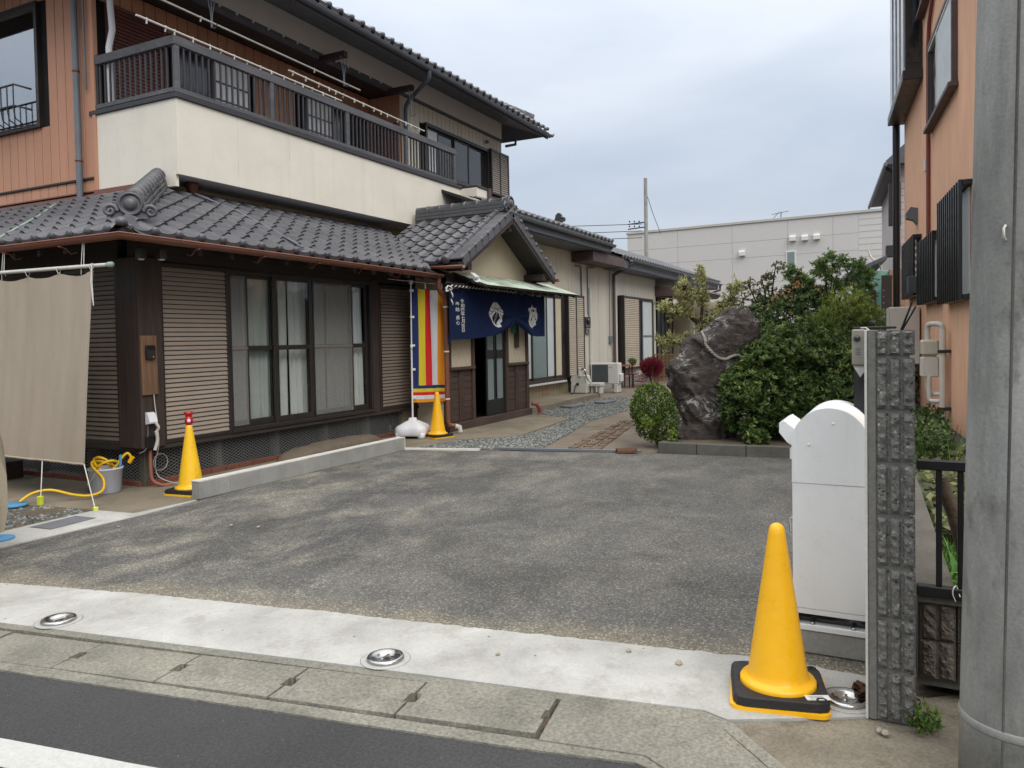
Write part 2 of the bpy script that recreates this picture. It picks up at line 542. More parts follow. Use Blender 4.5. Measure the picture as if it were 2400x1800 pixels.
cone_mat('cone_yellow', (242, 180, 22), 1.0)
cone_mat('cone_yellow_old', (236, 186, 34), 1.7)
simple('rubber_black', (34, 32, 32), 0.6, 0.2, 9, bump=0.3, bscale=70, fine=0.15)
simple('red_plastic', (170, 24, 28), 0.25, 0.12, 12, spec=0.6)
simple('steel', (178, 178, 176), 0.22, 0.08, 14, metal=1.0)
simple('blue_lid', (82, 142, 182), 0.5, 0.1, 6, fine=0.1)
simple('grey_lid', (104, 106, 112), 0.7, 0.12, 8, bump=0.2)
simple('bucket_grey', (192, 196, 207), 0.45, 0.04, 5, spec=0.4)
simple('hose_yellow', (226, 182, 38), 0.4, 0.08, 8)
simple('black_metal', (20, 20, 22), 0.38, 0.15, 8, spec=0.5)
simple('pump_white', (196, 194, 186), 0.5, 0.08, 6, fine=0.08)
simple('ac_white', (206, 206, 202), 0.5, 0.03, 5)
simple('ac_grille', (70, 74, 78), 0.6, 0.1, 8)
simple('string_white', (196, 194, 186), 0.8, 0.06, 20)
simple('neon_tag', (206, 216, 60), 0.6, 0.08, 12)
simple('rope_pale', (156, 152, 140), 0.9, 0.14, 40, bump=0.5, bscale=140, fine=0.3)
simple('rope_black', (24, 24, 30), 0.9, 0.1, 40)
simple('stone_flat', (98, 87, 74), 0.9, 0.2, 6, bump=0.6, bscale=30, fine=0.3)
simple('tan_brick', (106, 88, 74), 0.9, 0.2, 7, bump=0.6, bscale=40, orand=0.18, fine=0.25)
simple('gravel_stone', (118, 123, 120), 0.9, 0.5, 45, orand=0.0, fine=0.5)
simple('pale_stone', (158, 148, 134), 0.9, 0.2, 30, fine=0.3)
simple('grey_building', (192, 190, 187), 0.7, 0.02, 0.4, fine=0.02)
simple('grey_building_trim', (176, 176, 170), 0.6, 0.05, 1)
simple('mint_siding', (150, 196, 182), 0.65, 0.05, 2, fine=0.05)
simple('tan_siding', (150, 118, 96), 0.7, 0.06, 3, orand=0.05, fine=0.08)
simple('pink_grey_siding', (182, 173, 171), 0.7, 0.05, 3, orand=0.04, fine=0.05)
simple('slate_roof', (84, 88, 94), 0.6, 0.1, 4)
simple('gutter_grey', (104, 110, 116), 0.45, 0.1, 4)
simple('pipe_cream', (208, 202, 190), 0.5, 0.06, 6, fine=0.08)
simple('pipe_red', (132, 70, 60), 0.45, 0.08, 6)
simple('meter_beige', (190, 184, 166), 0.5, 0.06, 6, fine=0.06)
simple('intercom_beige', (146, 140, 128), 0.4, 0.04, 8, spec=0.5)
simple('bark', (74, 60, 48), 0.95, 0.25, 14, bump=0.8, bscale=40, fine=0.3)
simple('dead_leaf', (82, 58, 42), 0.9, 0.2, 20)
simple('car_beige', (160, 150, 130), 0.28, 0.03, 3, spec=0.6)
simple('lattice_wood', (124, 102, 70), 0.8, 0.15, 8, fine=0.2)
simple('plum_wood', (92, 56, 52), 0.7, 0.12, 8)
simple('terracotta', (150, 92, 78), 0.8, 0.1, 8)
simple('green_plastic', (30, 110, 84), 0.4, 0.08, 8)
simple('paper', (206, 206, 202), 0.8, 0.03, 8)
simple('wire_dark', (44, 46, 50), 0.6, 0.1, 5)
leaf_mat('gravel_tone', (70, 72, 70), (106, 109, 105), (152, 154, 149), 0.0, 0.9)
simple('bright_pane', (240, 242, 243), 0.3, 0.03, 3, spec=0.5)  # paler copy of frosted: light missing in the balcony recess put into colour
leaf_mat('azalea_leaf', (48, 64, 34), (92, 116, 58), (152, 170, 98), 0.3)
leaf_mat('box_leaf', (45, 67, 27), (86, 115, 45), (167, 184, 71), 0.25)
leaf_mat('pale_leaf', (131, 135, 86), (178, 178, 122), (216, 212, 156), 0.35, 0.6)
leaf_mat('shrub_leaf', (58, 76, 46), (98, 122, 72), (148, 166, 104), 0.3)
leaf_mat('nandina_leaf', (80, 112, 58), (116, 150, 80), (166, 190, 116), 0.35)
leaf_mat('yellow_green_leaf', (73, 95, 46), (122, 144, 68), (174, 185, 100), 0.3)
leaf_mat('dark_leaf', (42, 56, 30), (70, 88, 44), (104, 118, 64), 0.22)
leaf_mat('plum_leaf', (84, 84, 58), (116, 114, 80), (150, 146, 108), 0.3)
leaf_mat('kochia_leaf', (92, 30, 44), (132, 44, 60), (160, 76, 84), 0.25, 0.8)
leaf_mat('weed_leaf', (44, 70, 24), (84, 116, 42), (140, 160, 76), 0.3)
leaf_mat('ivy_leaf', (54, 62, 36), (84, 92, 54), (128, 126, 84), 0.25)
leaf_mat('grass_blade', (44, 84, 26), (80, 130, 44), (130, 170, 80), 0.35)
leaf_mat('orange_flower', (206, 140, 84), (226, 164, 104), (236, 190, 136), 0.3)


def orange_stucco():
    t = NT('orange_stucco')
    v = t.mapping(t.pos(), (1, 1, 0.05))
    n = t.noise(32, 6, 0.7, v, 0.3)
    c = lin((230, 182, 150))
    col = t.ramp(n, [(0.25, tuple(x * 0.78 for x in c)), (0.75, tuple(x * 1.16 for x in c))])
    b = t.ramp(t.noise(0.9, 4), [(0.3, 0.9), (0.7, 1.1)])
    col = t.mix(0.8, col, t.mix(1.0, col, b, 'MULTIPLY'))
    t.set(col, 0.9, 0, 0.2)
    t.bump(n, 0.5, 0.01)
    MT['orange_stucco'] = t.m


def split_block():
    t = NT('split_block')
    n = t.noise(26, 6, 0.7)
    col = t.ramp(n, [(0.25, lin((98, 97, 93))), (0.7, lin((146, 144, 138)))])
    v1 = t.voro(70, out='Color')
    sep = t.n.new('ShaderNodeSeparateColor')
    t.l.new(v1, sep.inputs[0])
    dots = t.math('MULTIPLY', t.ramp(sep.outputs[0], [(0.93, 0.0), (0.95, 1.0)]), t.ramp(t.voro(70), [(0.3, 1.0), (0.5, 0.0)]))
    col = t.mix(t.math('MULTIPLY', dots, 0.85), col, lin((186, 182, 172)))
    dk = t.math('MULTIPLY', t.ramp(sep.outputs[1], [(0.9, 0.0), (0.92, 1.0)]), t.ramp(t.voro(70), [(0.25, 1.0), (0.45, 0.0)]))
    col = t.mix(t.math('MULTIPLY', dk, 0.8), col, lin((40, 40, 38)))
    t.set(col, 0.95, 0, 0.2)
    t.bump(t.math('ADD', t.noise(48, 5, 0.7), t.noise(150, 3)), 0.9, 0.012)
    MT['split_block'] = t.m


def rock_mat():
    t = NT('standing_stone')
    v = t.mapping(t.pos(), (1.0, 1.0, 2.6), (R(12), R(-38), 0))
    n = t.noise(5.5, 8, 0.7, v, 1.2)
    col = t.ramp(n, [(0.28, lin((48, 43, 41))), (0.55, lin((84, 76, 71))), (0.75, lin((122, 114, 108)))])
    f = t.ramp(t.noise(60, 5, 0.7, v), [(0.3, 0.6), (0.7, 1.4)])
    col = t.mix(0.7, col, t.mix(1.0, col, f, 'MULTIPLY'))
    vn = t.noise(2.6, 7, 0.65, t.mapping(t.pos(), (1.0, 1.0, 1.5), (0, R(-38), 0), (3.1, 0, 1.7)), 1.6)
    vein = t.ramp(vn, [(0.465, 0.0), (0.492, 1.0), (0.508, 1.0), (0.535, 0.0)])
    brk = t.ramp(t.noise(2.6, 6, 0.7), [(0.48, 0.0), (0.6, 1.0)])
    vf = t.math('MULTIPLY', vein, brk)
    col = t.mix(t.math('MULTIPLY', vf, 0.85), col, lin((190, 188, 184)))
    t.set(col, 0.75, 0, 0.35)
    t.bump(t.math('ADD', t.math('MULTIPLY', n, 1.4), t.noise(40, 5, 0.7, v)), 0.9, 0.03)
    MT['standing_stone'] = t.m


orange_stucco()
split_block()
rock_mat()


# ------------------------------------------------------------------ mesh helpers
WM = {}


class MB:
    """collects shapes; build() links them as one mesh object"""
    def __init__(self):
        self.v, self.f, self.s = [], [], []

    def add(self, verts, faces, smooth=False):
        k = len(self.v)
        self.v.extend([tuple(p) for p in verts])
        self.f.extend([tuple(i + k for i in f) for f in faces])
        self.s.extend([smooth] * len(faces))
        return self

    def box(self, x0, x1, y0, y1, z0, z1, M=None):
        p = [(x, y, z) for z in (z0, z1) for y in (y0, y1) for x in (x0, x1)]
        if M is not None:
            p = [M @ Vector(q) for q in p]
        return self.add(p, [(0, 2, 3, 1), (4, 5, 7, 6), (0, 1, 5, 4), (2, 6, 7, 3), (0, 4, 6, 2), (1, 3, 7, 5)])

    def cbox(self, x0, x1, y0, y1, z0, z1, c=0.005, M=None):
        """box with chamfered edges"""
        c = min(c, (x1 - x0) * 0.45, (y1 - y0) * 0.45, (z1 - z0) * 0.45)
        P, idx = [], {}
        for sx, X in ((0, x0), (1, x1)):
            for sy, Y in ((0, y0), (1, y1)):
                for sz, Z in ((0, z0), (1, z1)):
                    ix, iy, iz = (c if sx == 0 else -c), (c if sy == 0 else -c), (c if sz == 0 else -c)
                    for ax, q in (('x', (X, Y + iy, Z + iz)), ('y', (X + ix, Y, Z + iz)), ('z', (X + ix, Y + iy, Z))):
                        idx[(sx, sy, sz, ax)] = len(P)
                        P.append(q)
        F = []
        I = lambda a, b, c_, ax: idx[(a, b, c_, ax)]
        for s in (0, 1):
            fx = [I(s, 0, 0, 'x'), I(s, 1, 0, 'x'), I(s, 1, 1, 'x'), I(s, 0, 1, 'x')]
            fy = [I(0, s, 0, 'y'), I(0, s, 1, 'y'), I(1, s, 1, 'y'), I(1, s, 0, 'y')]
            fz = [I(0, 0, s, 'z'), I(1, 0, s, 'z'), I(1, 1, s, 'z'), I(0, 1, s, 'z')]
            for q in (fx, fy, fz):
                F.append(q if s else q[::-1])
        for a in (0, 1):
            for b in (0, 1):
                F.append([I(a, b, 0, 'x'), I(a, b, 0, 'y'), I(a, b, 1, 'y'), I(a, b, 1, 'x')])
                F.append([I(a, 0, b, 'x'), I(a, 0, b, 'z'), I(a, 1, b, 'z'), I(a, 1, b, 'x')])
                F.append([I(0, a, b, 'y'), I(0, a, b, 'z'), I(1, a, b, 'z'), I(1, a, b, 'y')])
                for d in (0, 1):
                    F.append([I(a, b, d, 'x'), I(a, b, d, 'y'), I(a, b, d, 'z')])
        if M is not None:
            P = [M @ Vector(q) for q in P]
        return self.add(P, F)

    def tube(self, pts, r, n=8, caps=True, smooth=True):
        pts = [Vector(p) for p in pts]
        rr = r if isinstance(r, (list, tuple)) else [r] * len(pts)
        V, F = [], []
        up = None
        for i, p in enumerate(pts):
            d = (pts[min(i + 1, len(pts) - 1)] - pts[max(i - 1, 0)]).normalized()
            if up is None:
                up = Vector((0, 0, 1)) if abs(d.z) < 0.9 else Vector((1, 0, 0))
            a = d.cross(up)
            if a.length < 1e-6:
                a = d.cross(Vector((0, 1, 0)))
            a.normalize()
            b = a.cross(d).normalized()
            up = b
            for k in range(n):
                t = 2 * math.pi * k / n
                V.append(p + (a * math.cos(t) + b * math.sin(t)) * rr[i])
        for i in range(len(pts) - 1):
            for k in range(n):
                F.append((i * n + k, i * n + (k + 1) % n, (i + 1) * n + (k + 1) % n, (i + 1) * n + k))
        self.add(V, F, smooth)
        if caps:
            m = len(pts) - 1
            self.add(V[:n], [tuple(range(n))[::-1]])
            self.add(V[m * n:], [tuple(range(n))])
        return self

    def lathe(self, prof, n=24, c=(0, 0, 0), smooth=True, M=None):
        """profile of (radius, z), turned round a vertical axis"""
        V, F = [], []
        for r, z in prof:
            for k in range(n):
                t = 2 * math.pi * k / n
                V.append(Vector((c[0] + r * math.cos(t), c[1] + r * math.sin(t), c[2] + z)))
        for i in range(len(prof) - 1):
            for k in range(n):
                F.append((i * n + k, i * n + (k + 1) % n, (i + 1) * n + (k + 1) % n, (i + 1) * n + k))
        if prof[0][0] > 1e-4:
            F.append(tuple(range(n))[::-1])
        if prof[-1][0] > 1e-4:
            F.append(tuple((len(prof) - 1) * n + k for k in range(n)))
        if M is not None:
            V = [M @ p for p in V]
        return self.add(V, F, smooth)

    def prism(self, poly, a, b, axis='z', M=None, smooth=False):
        """extrude a 2-D polygon: axis z -> (x,y); axis x -> (y,z); axis y -> (x,z)"""
        def put(p, h):
            return {'z': (p[0], p[1], h), 'x': (h, p[0], p[1]), 'y': (p[0], h, p[1])}[axis]
        n = len(poly)
        V = [put(p, a) for p in poly] + [put(p, b) for p in poly]
        if M is not None:
            V = [M @ Vector(q) for q in V]
        F = [(i, (i + 1) % n, n + (i + 1) % n, n + i) for i in range(n)]
        tris = tessellate_polygon([[Vector((p[0], p[1], 0)) for p in poly]])
        F += [tuple(t) for t in tris] + [tuple(n + i for i in t)[::-1] for t in tris]
        return self.add(V, F, smooth)

    def grid(self, fn, nu, nv, smooth=True, wrap=False):
        V = [fn(i / nu, j / nv) for j in range(nv + 1) for i in range(nu + (0 if wrap else 1))]
        w = nu if wrap else nu + 1
        F = [(j * w + i, j * w + (i + 1) % w, (j + 1) * w + (i + 1) % w, (j + 1) * w + i) for j in range(nv) for i in range(nu)]
        return self.add(V, F, smooth)

    def mesh(self, name, mat):
        me = bpy.data.meshes.new(name)
        me.from_pydata(self.v, [], self.f)
        me.polygons.foreach_set('use_smooth', self.s)
        me.materials.append(MT[mat] if isinstance(mat, str) else mat)
        bm = bmesh.new()
        bm.from_mesh(me)
        bmesh.ops.recalc_face_normals(bm, faces=bm.faces)
        bm.to_mesh(me)
        bm.free()
        me.update()
        return me

    def build(self, name, mat, parent=None, **tags):
        vs = np.array([tuple(p) for p in self.v])
        c = (vs.min(0) + vs.max(0)) / 2
        c[2] = vs[:, 2].min()
        self.v = [tuple(p) for p in (vs - c)]
        return link(name, self.mesh(name, mat), Matrix.Translation(Vector(c)), parent, **tags)


def link(name, data, M=None, parent=None, label=None, cat=None, group=None, kind=None):
    o = bpy.data.objects.new(name, data)
    COL.objects.link(o)
    M = M if M is not None else Matrix.Identity(4)
    WM[o.name] = M
    if parent is not None:
        o.parent = parent
        o.matrix_parent_inverse = WM[parent.name].inverted()
    o.matrix_basis = M
    if label:
        o['label'] = label
    if cat:
        o['category'] = cat
    if group:
        o['group'] = group
    if kind:
        o['kind'] = kind
    return o


def thing(name, loc, label, cat, group=None):
    o = link(name, None, Matrix.Translation(Vector(loc)), None, label, cat, group)
    o.empty_display_size = 0.2
    return o


def frame(o, x, y, z):
    """matrix from origin and three axes"""
    M = Matrix((Vector(x), Vector(y), Vector(z))).transposed().to_4x4()
    M.translation = Vector(o)
    return M


def cam_to_house(X, Y):
    """plan offsets from image coordinates (right of / ahead of the camera) into house coordinates"""
    return (-5.435 + 0.4524 * X + 0.8918 * Y, -7.109 - 0.8918 * X + 0.4524 * Y)


def sheet(name, poly, z, mat, kind='structure', thick=0.03, **k):
    m = MB()
    m.prism(poly, z - thick, z)
    return m.build(name, mat, kind=kind, **k)


def awning_mat():
    t = NT('awning_copper')
    n = t.noise(2.2, 6, 0.65)
    col = t.ramp(n, [(0.3, lin((140, 136, 122))), (0.48, lin((170, 182, 164))), (0.68, lin((200, 220, 202)))])
    f = t.ramp(t.orand(), [(0.0, 0.86), (1.0, 1.14)])
    col = t.mix(1.0, col, f, 'MULTIPLY')
    t.set(col, 0.6, 0, 0.35)
    t.bump(t.noise(14, 4), 0.15, 0.01)
    MT['awning_copper'] = t.m


awning_mat()


def split_dark():
    t = NT('split_block_dark')
    n = t.noise(26, 6, 0.7)
    col = t.ramp(n, [(0.25, lin((78, 71, 64))), (0.7, lin((114, 105, 96)))])
    t.set(col, 0.95, 0, 0.2)
    t.bump(t.math('ADD', t.noise(48, 5, 0.7), t.noise(150, 3)), 0.9, 0.012)
    MT['split_block_dark'] = t.m


def pole_mat():
    t = NT('pole_weathered')
    v = t.mapping(t.pos(), (1, 1, 0.35))
    n = t.noise(3.4, 7, 0.65, v, 0.3)
    col = t.ramp(n, [(0.28, lin((112, 112, 108))), (0.5, lin((136, 136, 131))), (0.74, lin((164, 164, 160)))])
    st = t.noise(2.0, 6, 0.7, t.mapping(t.pos(), (1.6, 1.6, 0.8), (0, 0, 0), (7.3, 1.2, 0.4)))
    col = t.mix(t.math('MULTIPLY', t.ramp(st, [(0.52, 0.0), (0.6, 1.0)]), 0.65), col, lin((92, 91, 86)))
    dr = t.noise(4.5, 6, 0.7, t.mapping(t.pos(), (1.0, 1.0, 0.12), (0, 0, 0), (2.2, 0.7, 0)))
    col = t.mix(t.math('MULTIPLY', t.ramp(dr, [(0.53, 0.0), (0.66, 1.0)]), 0.45), col, lin((98, 99, 97)))
    d = t.voro(9, t.mapping(t.pos(), (1, 1, 1.0), (0, 0, 0), (1.3, 0.2, 0)))
    sp_ = t.math('MULTIPLY', t.ramp(d, [(0.05, 1.0), (0.12, 0.0)]), t.ramp(t.noise(5, 2), [(0.5, 0.0), (0.6, 1.0)]))
    col = t.mix(t.math('MULTIPLY', sp_, 0.6), col, lin((62, 62, 60)))
    f = t.ramp(t.noise(90, 4, 0.7), [(0.3, 0.82), (0.7, 1.18)])
    col = t.mix(0.7, col, t.mix(1.0, col, f, 'MULTIPLY'))
    t.set(col, 0.85, 0, 0.3)
    t.bump(t.math('ADD', t.noise(70, 4, 0.7), n), 0.25, 0.006)
    MT['pole_weathered'] = t.m


split_dark()
pole_mat()

# ================================================================== GROUND
sheet('ground', [(-900, -900), (900, -900), (900, 900), (-900, 900)], -0.03, 'soil', thick=0.02)
# street direction in plan
SD = Vector((0.166, -0.986, 0))          # along the street, towards the utility pole
SN = Vector((-0.986, -0.166, 0))         # across, towards the far side of the street


def on_line(p, t):
    return (p[0] + SD.x * t, p[1] + SD.y * t)


# street asphalt and its edge line
rd0, rd1 = (-3.36, -3.33), (-2.86, -6.27)
road_poly = [on_line((-3.36, -3.33), -40), rd1, (-3.02, -6.60), (-3.6, -7.2), on_line((-3.6, -7.2), 60), (-30, -70), (-40, 40)]
sheet('road', road_poly, -0.012, 'road_asphalt')
wl_a, wl_b = (-3.73, -3.99), (-3.60, -4.79)
m = MB()
wd = Vector((wl_b[0] - wl_a[0], wl_b[1] - wl_a[1], 0)).normalized()
wnn = Vector((wd.y, -wd.x, 0))
a0 = Vector((*wl_a, 0)) - wd * 30
b0 = Vector((*wl_a, 0)) + wd * 40
N_ = 240
pts_u, pts_l = [], []
for i in range(N_ + 1):
    p = a0.lerp(b0, i / N_)
    e1, e2 = rnd.uniform(-0.003, 0.003), rnd.uniform(-0.004, 0.004)
    pts_u.append(p + wnn * e1)
    pts_l.append(p + wnn * (0.15 + e2))
m.add([(p.x, p.y, -0.008) for p in pts_u + pts_l], [(i, i + 1, N_ + 2 + i, N_ + 1 + i) for i in range(N_)])
m.build('road_marking', 'line_paint', kind='structure')

# worn asphalt of the parking lot
sheet('parking_lot', [(-2.9, -0.6), (-2.75, -1.10), (-2.09, -1.11), (-0.9, -1.09), (-0.22, -1.07), (3.27, -0.95), (3.56, -2.0), (4.10, -4.2), (4.30, -6.0),
                      (4.42, -7.05), (-2.0, -7.05), (-1.81, -6.49), (-2.09, -4.61), (-2.59, -1.98)], 0.0, 'worn_asphalt')
# pale concrete strip between lot and gutter: uneven trowelled upper edge
up_line = [(-3.3, 2.0), (-2.86, -0.6), (-2.59, -1.98), (-2.36, -3.01), (-2.09, -4.61), (-1.82, -6.37), (-1.78, -6.55), (-1.80, -6.98)]
lo_line = [(-2.19, -6.985), (-2.44, -6.50), (-2.40, -6.40), (-2.50, -5.81), (-2.66, -4.78), (-3.01, -2.71), (-3.75, 2.0)]
upj = []
for a, b in zip(up_line[:-1], up_line[1:]):
    n = max(2, int(math.dist(a, b) / 0.025))
    for i in range(n):
        t = i / n
        j = 0.014 * noise.noise(Vector((a[1] + (b[1] - a[1]) * t, 0, 3)) * 2.0) + 0.008 * noise.noise(Vector((a[1] + (b[1] - a[1]) * t, 5, 3)) * 14.0) + rnd.uniform(-0.006, 0.006)
        upj.append((a[0] + (b[0] - a[0]) * t + j, a[1] + (b[1] - a[1]) * t))
upj.append(up_line[-1])
sheet('concrete_strip', upj + lo_line, 0.005, 'pale_concrete')
# patch of mottled pavement round the utility pole and along the gutter's bend
sheet('pavement', [(-2.19, -6.985), (-1.9, -6.99), (-1.9, -7.2), (-0.5, -9.0), (-1.0, -14), (-2.9, -13.0), (-3.3, -8.0), (-3.02, -6.92), (-2.45, -6.50)], -0.004, 'mottled_pavement')
# left: pale concrete strip, soil, tan apron round the house
sheet('side_strip', [(-2.95, -0.45), (-1.79, -0.57), (-0.95, -0.55), (-0.90, -1.01), (-0.28, -1.055), (-0.28, -1.085), (-0.96, -1.13), (-1.44, -1.115), (-2.09, -1.10), (-2.8, -1.09)], 0.008, 'pale_concrete')
sheet('apron', [(-1.05, 0.40), (-0.93, -0.55), (-0.88, -1.00), (-0.2, -1.03), (3.3, -0.93), (3.42, -1.2), (4.43, -1.3), (5.3, -0.9), (5.3, 0.6), (0.3, 0.6), (0.3, 7), (-1.1, 7)], 0.002, 'tan_concrete')
sheet('soil_bed', [(-9, -0.35), (-2.9, -0.45), (-1.79, -0.55), (-0.93, -0.53), (-1.03, 0.42), (-1.1, 7), (-9, 7)], -0.006, 'soil')
# entrance court
sheet('porch_slab', [(4.25, -0.95), (4.43, -1.26), (5.13, -1.88), (7.62, -1.65), (8.07, -1.0), (8.1, -0.55), (5.0, -0.55)], 0.012, 'tan_concrete')
sheet('court_path', [(3.3, -0.9), (3.58, -2.0), (3.74, -2.3), (4.12, -4.15), (4.3, -4.35), (9.5, -4.2), (24, -4.0), (24, 0.6), (4, 0.6)], -0.002, 'path_concrete')
m = MB()
m.prism([(8.4, -0.52), (12.6, -0.40), (12.9, -0.2), (12.9, 0.6), (8.2, 0.6)], 0.0, 0.105)
m.build('engawa_step', 'tan_concrete', kind='structure')
# boundary line of the lot: white painted edge and dark steel edge
m = MB()
m.prism([(3.24, -0.92), (3.31, -0.90), (3.60, -2.02), (3.54, -2.03)], 0.0, 0.022)
m.build('lot_edge_line', 'white_paint', kind='structure')
m = MB()
m.prism([(3.70, -2.18), (3.77, -2.16), (4.16, -4.10), (4.08, -4.11)], 0.0, 0.028)
m.build('steel_edge', 'gutter_grey', kind='structure')

# --- covered gutter: two channel walls and single lids
chan = link('gutter', None, Matrix.Translation(Vector((-2.9, -4.5, 0))), kind='structure')
chan.empty_display_size = 0.1
L1 = [on_line((-3.04, -2.78), -7), (-3.04, -2.78), (-2.54, -5.83), (-2.45, -6.39), (-2.50, -6.50), (-2.83, -6.82)]   # back edge of lids
L0 = [on_line((-3.01, -2.71), -7), (-3.01, -2.71), (-2.50, -5.81), (-2.40, -6.39), (-2.45, -6.52), (-2.80, -6.86)]
L2 = [on_line((-3.31, -3.25), -6.5), (-3.31, -3.25), (-2.88, -5.88), (-2.81, -6.28), (-2.87, -6.38), (-3.10, -6.60)]
L3 = [on_line((-3.365, -3.33), -6.5), (-3.365, -3.33), (-2.945, -5.89), (-2.865, -6.27), (-2.92, -6.41), (-3.14, -6.62)]
m = MB()
m.prism(L0 + [(p[0] - 0.008, p[1]) for p in L1[::-1]], -0.3, 0.0)
m.build('channel_wall', 'gutter_concrete', chan)
m = MB()
m.prism([(p[0] + 0.008, p[1]) for p in L2] + L3[::-1], -0.3, -0.004)
m.build('channel_wall', 'gutter_concrete', chan)
m = MB()
m.prism(L0 + L3[::-1], -0.34, -0.3)
m.build('channel_bed', 'dark_concrete', chan)


def lerp2(a, b, t):
    return (a[0] + (b[0] - a[0]) * t, a[1] + (b[1] - a[1]) * t)


back0, front0 = Vector((-3.06, -2.93)), Vector((-3.355, -2.97))
step_ = Vector((0.102, -0.580))
for k in range(-7, 5):
    g = 0.006
    b0_, f0_ = back0 + step_ * k, front0 + step_ * k
    b1_, f1_ = back0 + step_ * (k + 1), front0 + step_ * (k + 1)
    dx = step_.normalized() * g
    B0, F0, B1, F1 = b0_ + dx, f0_ + dx, b1_ - dx, f1_ - dx
    n0a, n0b = B0.lerp(F0, 0.36), B0.lerp(F0, 0.62)
    n1a, n1b = B1.lerp(F1, 0.36), B1.lerp(F1, 0.62)
    inn = step_.normalized() * 0.03
    poly = [B0, n0a, n0a + inn * 0.9, n0b + inn, n0b, F0, F1, n1b, n1b - inn * 0.5, n1a - inn * 0.5, n1a, B1]
    m = MB()
    tilt = rnd.uniform(-0.003, 0.003)
    m.prism([(p.x, p.y) for p in poly], -0.09, 0.001 + tilt)
    m.build('lid', 'gutter_concrete', chan)
m = MB()
m.prism([(-2.545, -5.845), (-2.878, -5.895), (-2.815, -6.285), (-2.875, -6.385), (-3.08, -6.58), (-2.83, -6.80), (-2.505, -6.49), (-2.455, -6.385)], -0.09, 0.002)
m.build('lid', 'gutter_concrete', chan)

# --- low block kerb with a whitened top
kerb = thing('block_kerb', (1.4, -1.0, 0), 'low grey concrete block kerb with whitened top beside the long window', 'kerb')
kx = -0.22
while kx < 3.2:
    x1 = min(kx + 0.39, 3.27)
    m = MB()
    yo = rnd.uniform(-0.002, 0.002)
    m.cbox(kx + 0.002, x1 - 0.002, -1.05 + yo + 0.03 * (kx / 3.3), -0.94 + yo + 0.03 * (kx / 3.3), 0, 0.168, 0.004)
    m.build('block', 'grey_concrete', kerb)
    kx += 0.39
m = MB()
m.prism([(-0.222, -1.052), (3.272, -1.022), (3.272, -0.908), (-0.222, -0.938)], 0.169, 0.178)
m.build('cap', 'white_paint', kerb)
m = MB()
m.cbox(3.272, 3.285, -1.02, -0.91, 0.0, 0.172, 0.002)
m.build('end_face', 'white_paint', kerb)

# --- planter edging of long kerb stones
edg = thing('planter_edging', (4.3, -5.0, 0), 'dark concrete planter edging in front of the rock and azalea', 'edging')
pl = [(4.20, -4.30), (4.19, -4.80), (4.22, -5.40), (4.30, -6.00), (4.40, -6.60), (4.50, -7.05)]
for a, b in zip(pl[:-1], pl[1:]):
    d = Vector((b[0] - a[0], b[1] - a[1], 0)).normalized()
    n = Vector((-d.y, d.x, 0))
    M = frame((a[0], a[1], 0), d, n, (0, 0, 1))
    m = MB()
    m.cbox(0.004, math.dist(a, b) - 0.004, 0.0, 0.11, -0.02, 0.135, 0.008, M)
    m.build('kerb_stone', 'dark_concrete', edg)
m = MB()
m.cbox(4.31, 4.9, -4.38, -4.28, -0.02, 0.12, 0.008)
m.build('kerb_stone', 'dark_concrete', edg)
sheet('planting_bed', [(4.30, -4.35), (4.29, -5.4), (4.4, -6.0), (4.6, -7.2), (16, -7.2), (16, -3.9), (9.5, -4.1), (6.0, -4.2)], 0.07, 'soil', thick=0.1)

# --- crazy paving of thin stones in the path
crazy = link('stone_paving', None, Matrix.Translation(Vector((5.5, -3.0, 0))), kind='structure')
rr_ = random.Random(3)
for i in range(20):
    for j in range(3):
        t = i / 20
        cx_, cy_ = 4.22 + 3.6 * t, -3.12 + 0.44 * t - j * 0.17 * (1 - 0.35 * t)
        if rr_.random() < 0.12:
            continue
        w_, h_ = 0.085, 0.07 * (1 - 0.3 * t)
        poly = []
        for q in range(6):
            a = 2 * math.pi * q / 6 + rr_.uniform(-0.25, 0.25)
            poly.append((cx_ + w_ * math.cos(a) * rr_.uniform(0.85, 1.12), cy_ + h_ * math.sin(a) * rr_.uniform(0.85, 1.15)))
        m = MB()
        m.prism(poly, -0.01, 0.008 + rr_.uniform(0, 0.012))
        m.build('paving_stone', 'tan_brick', crazy)


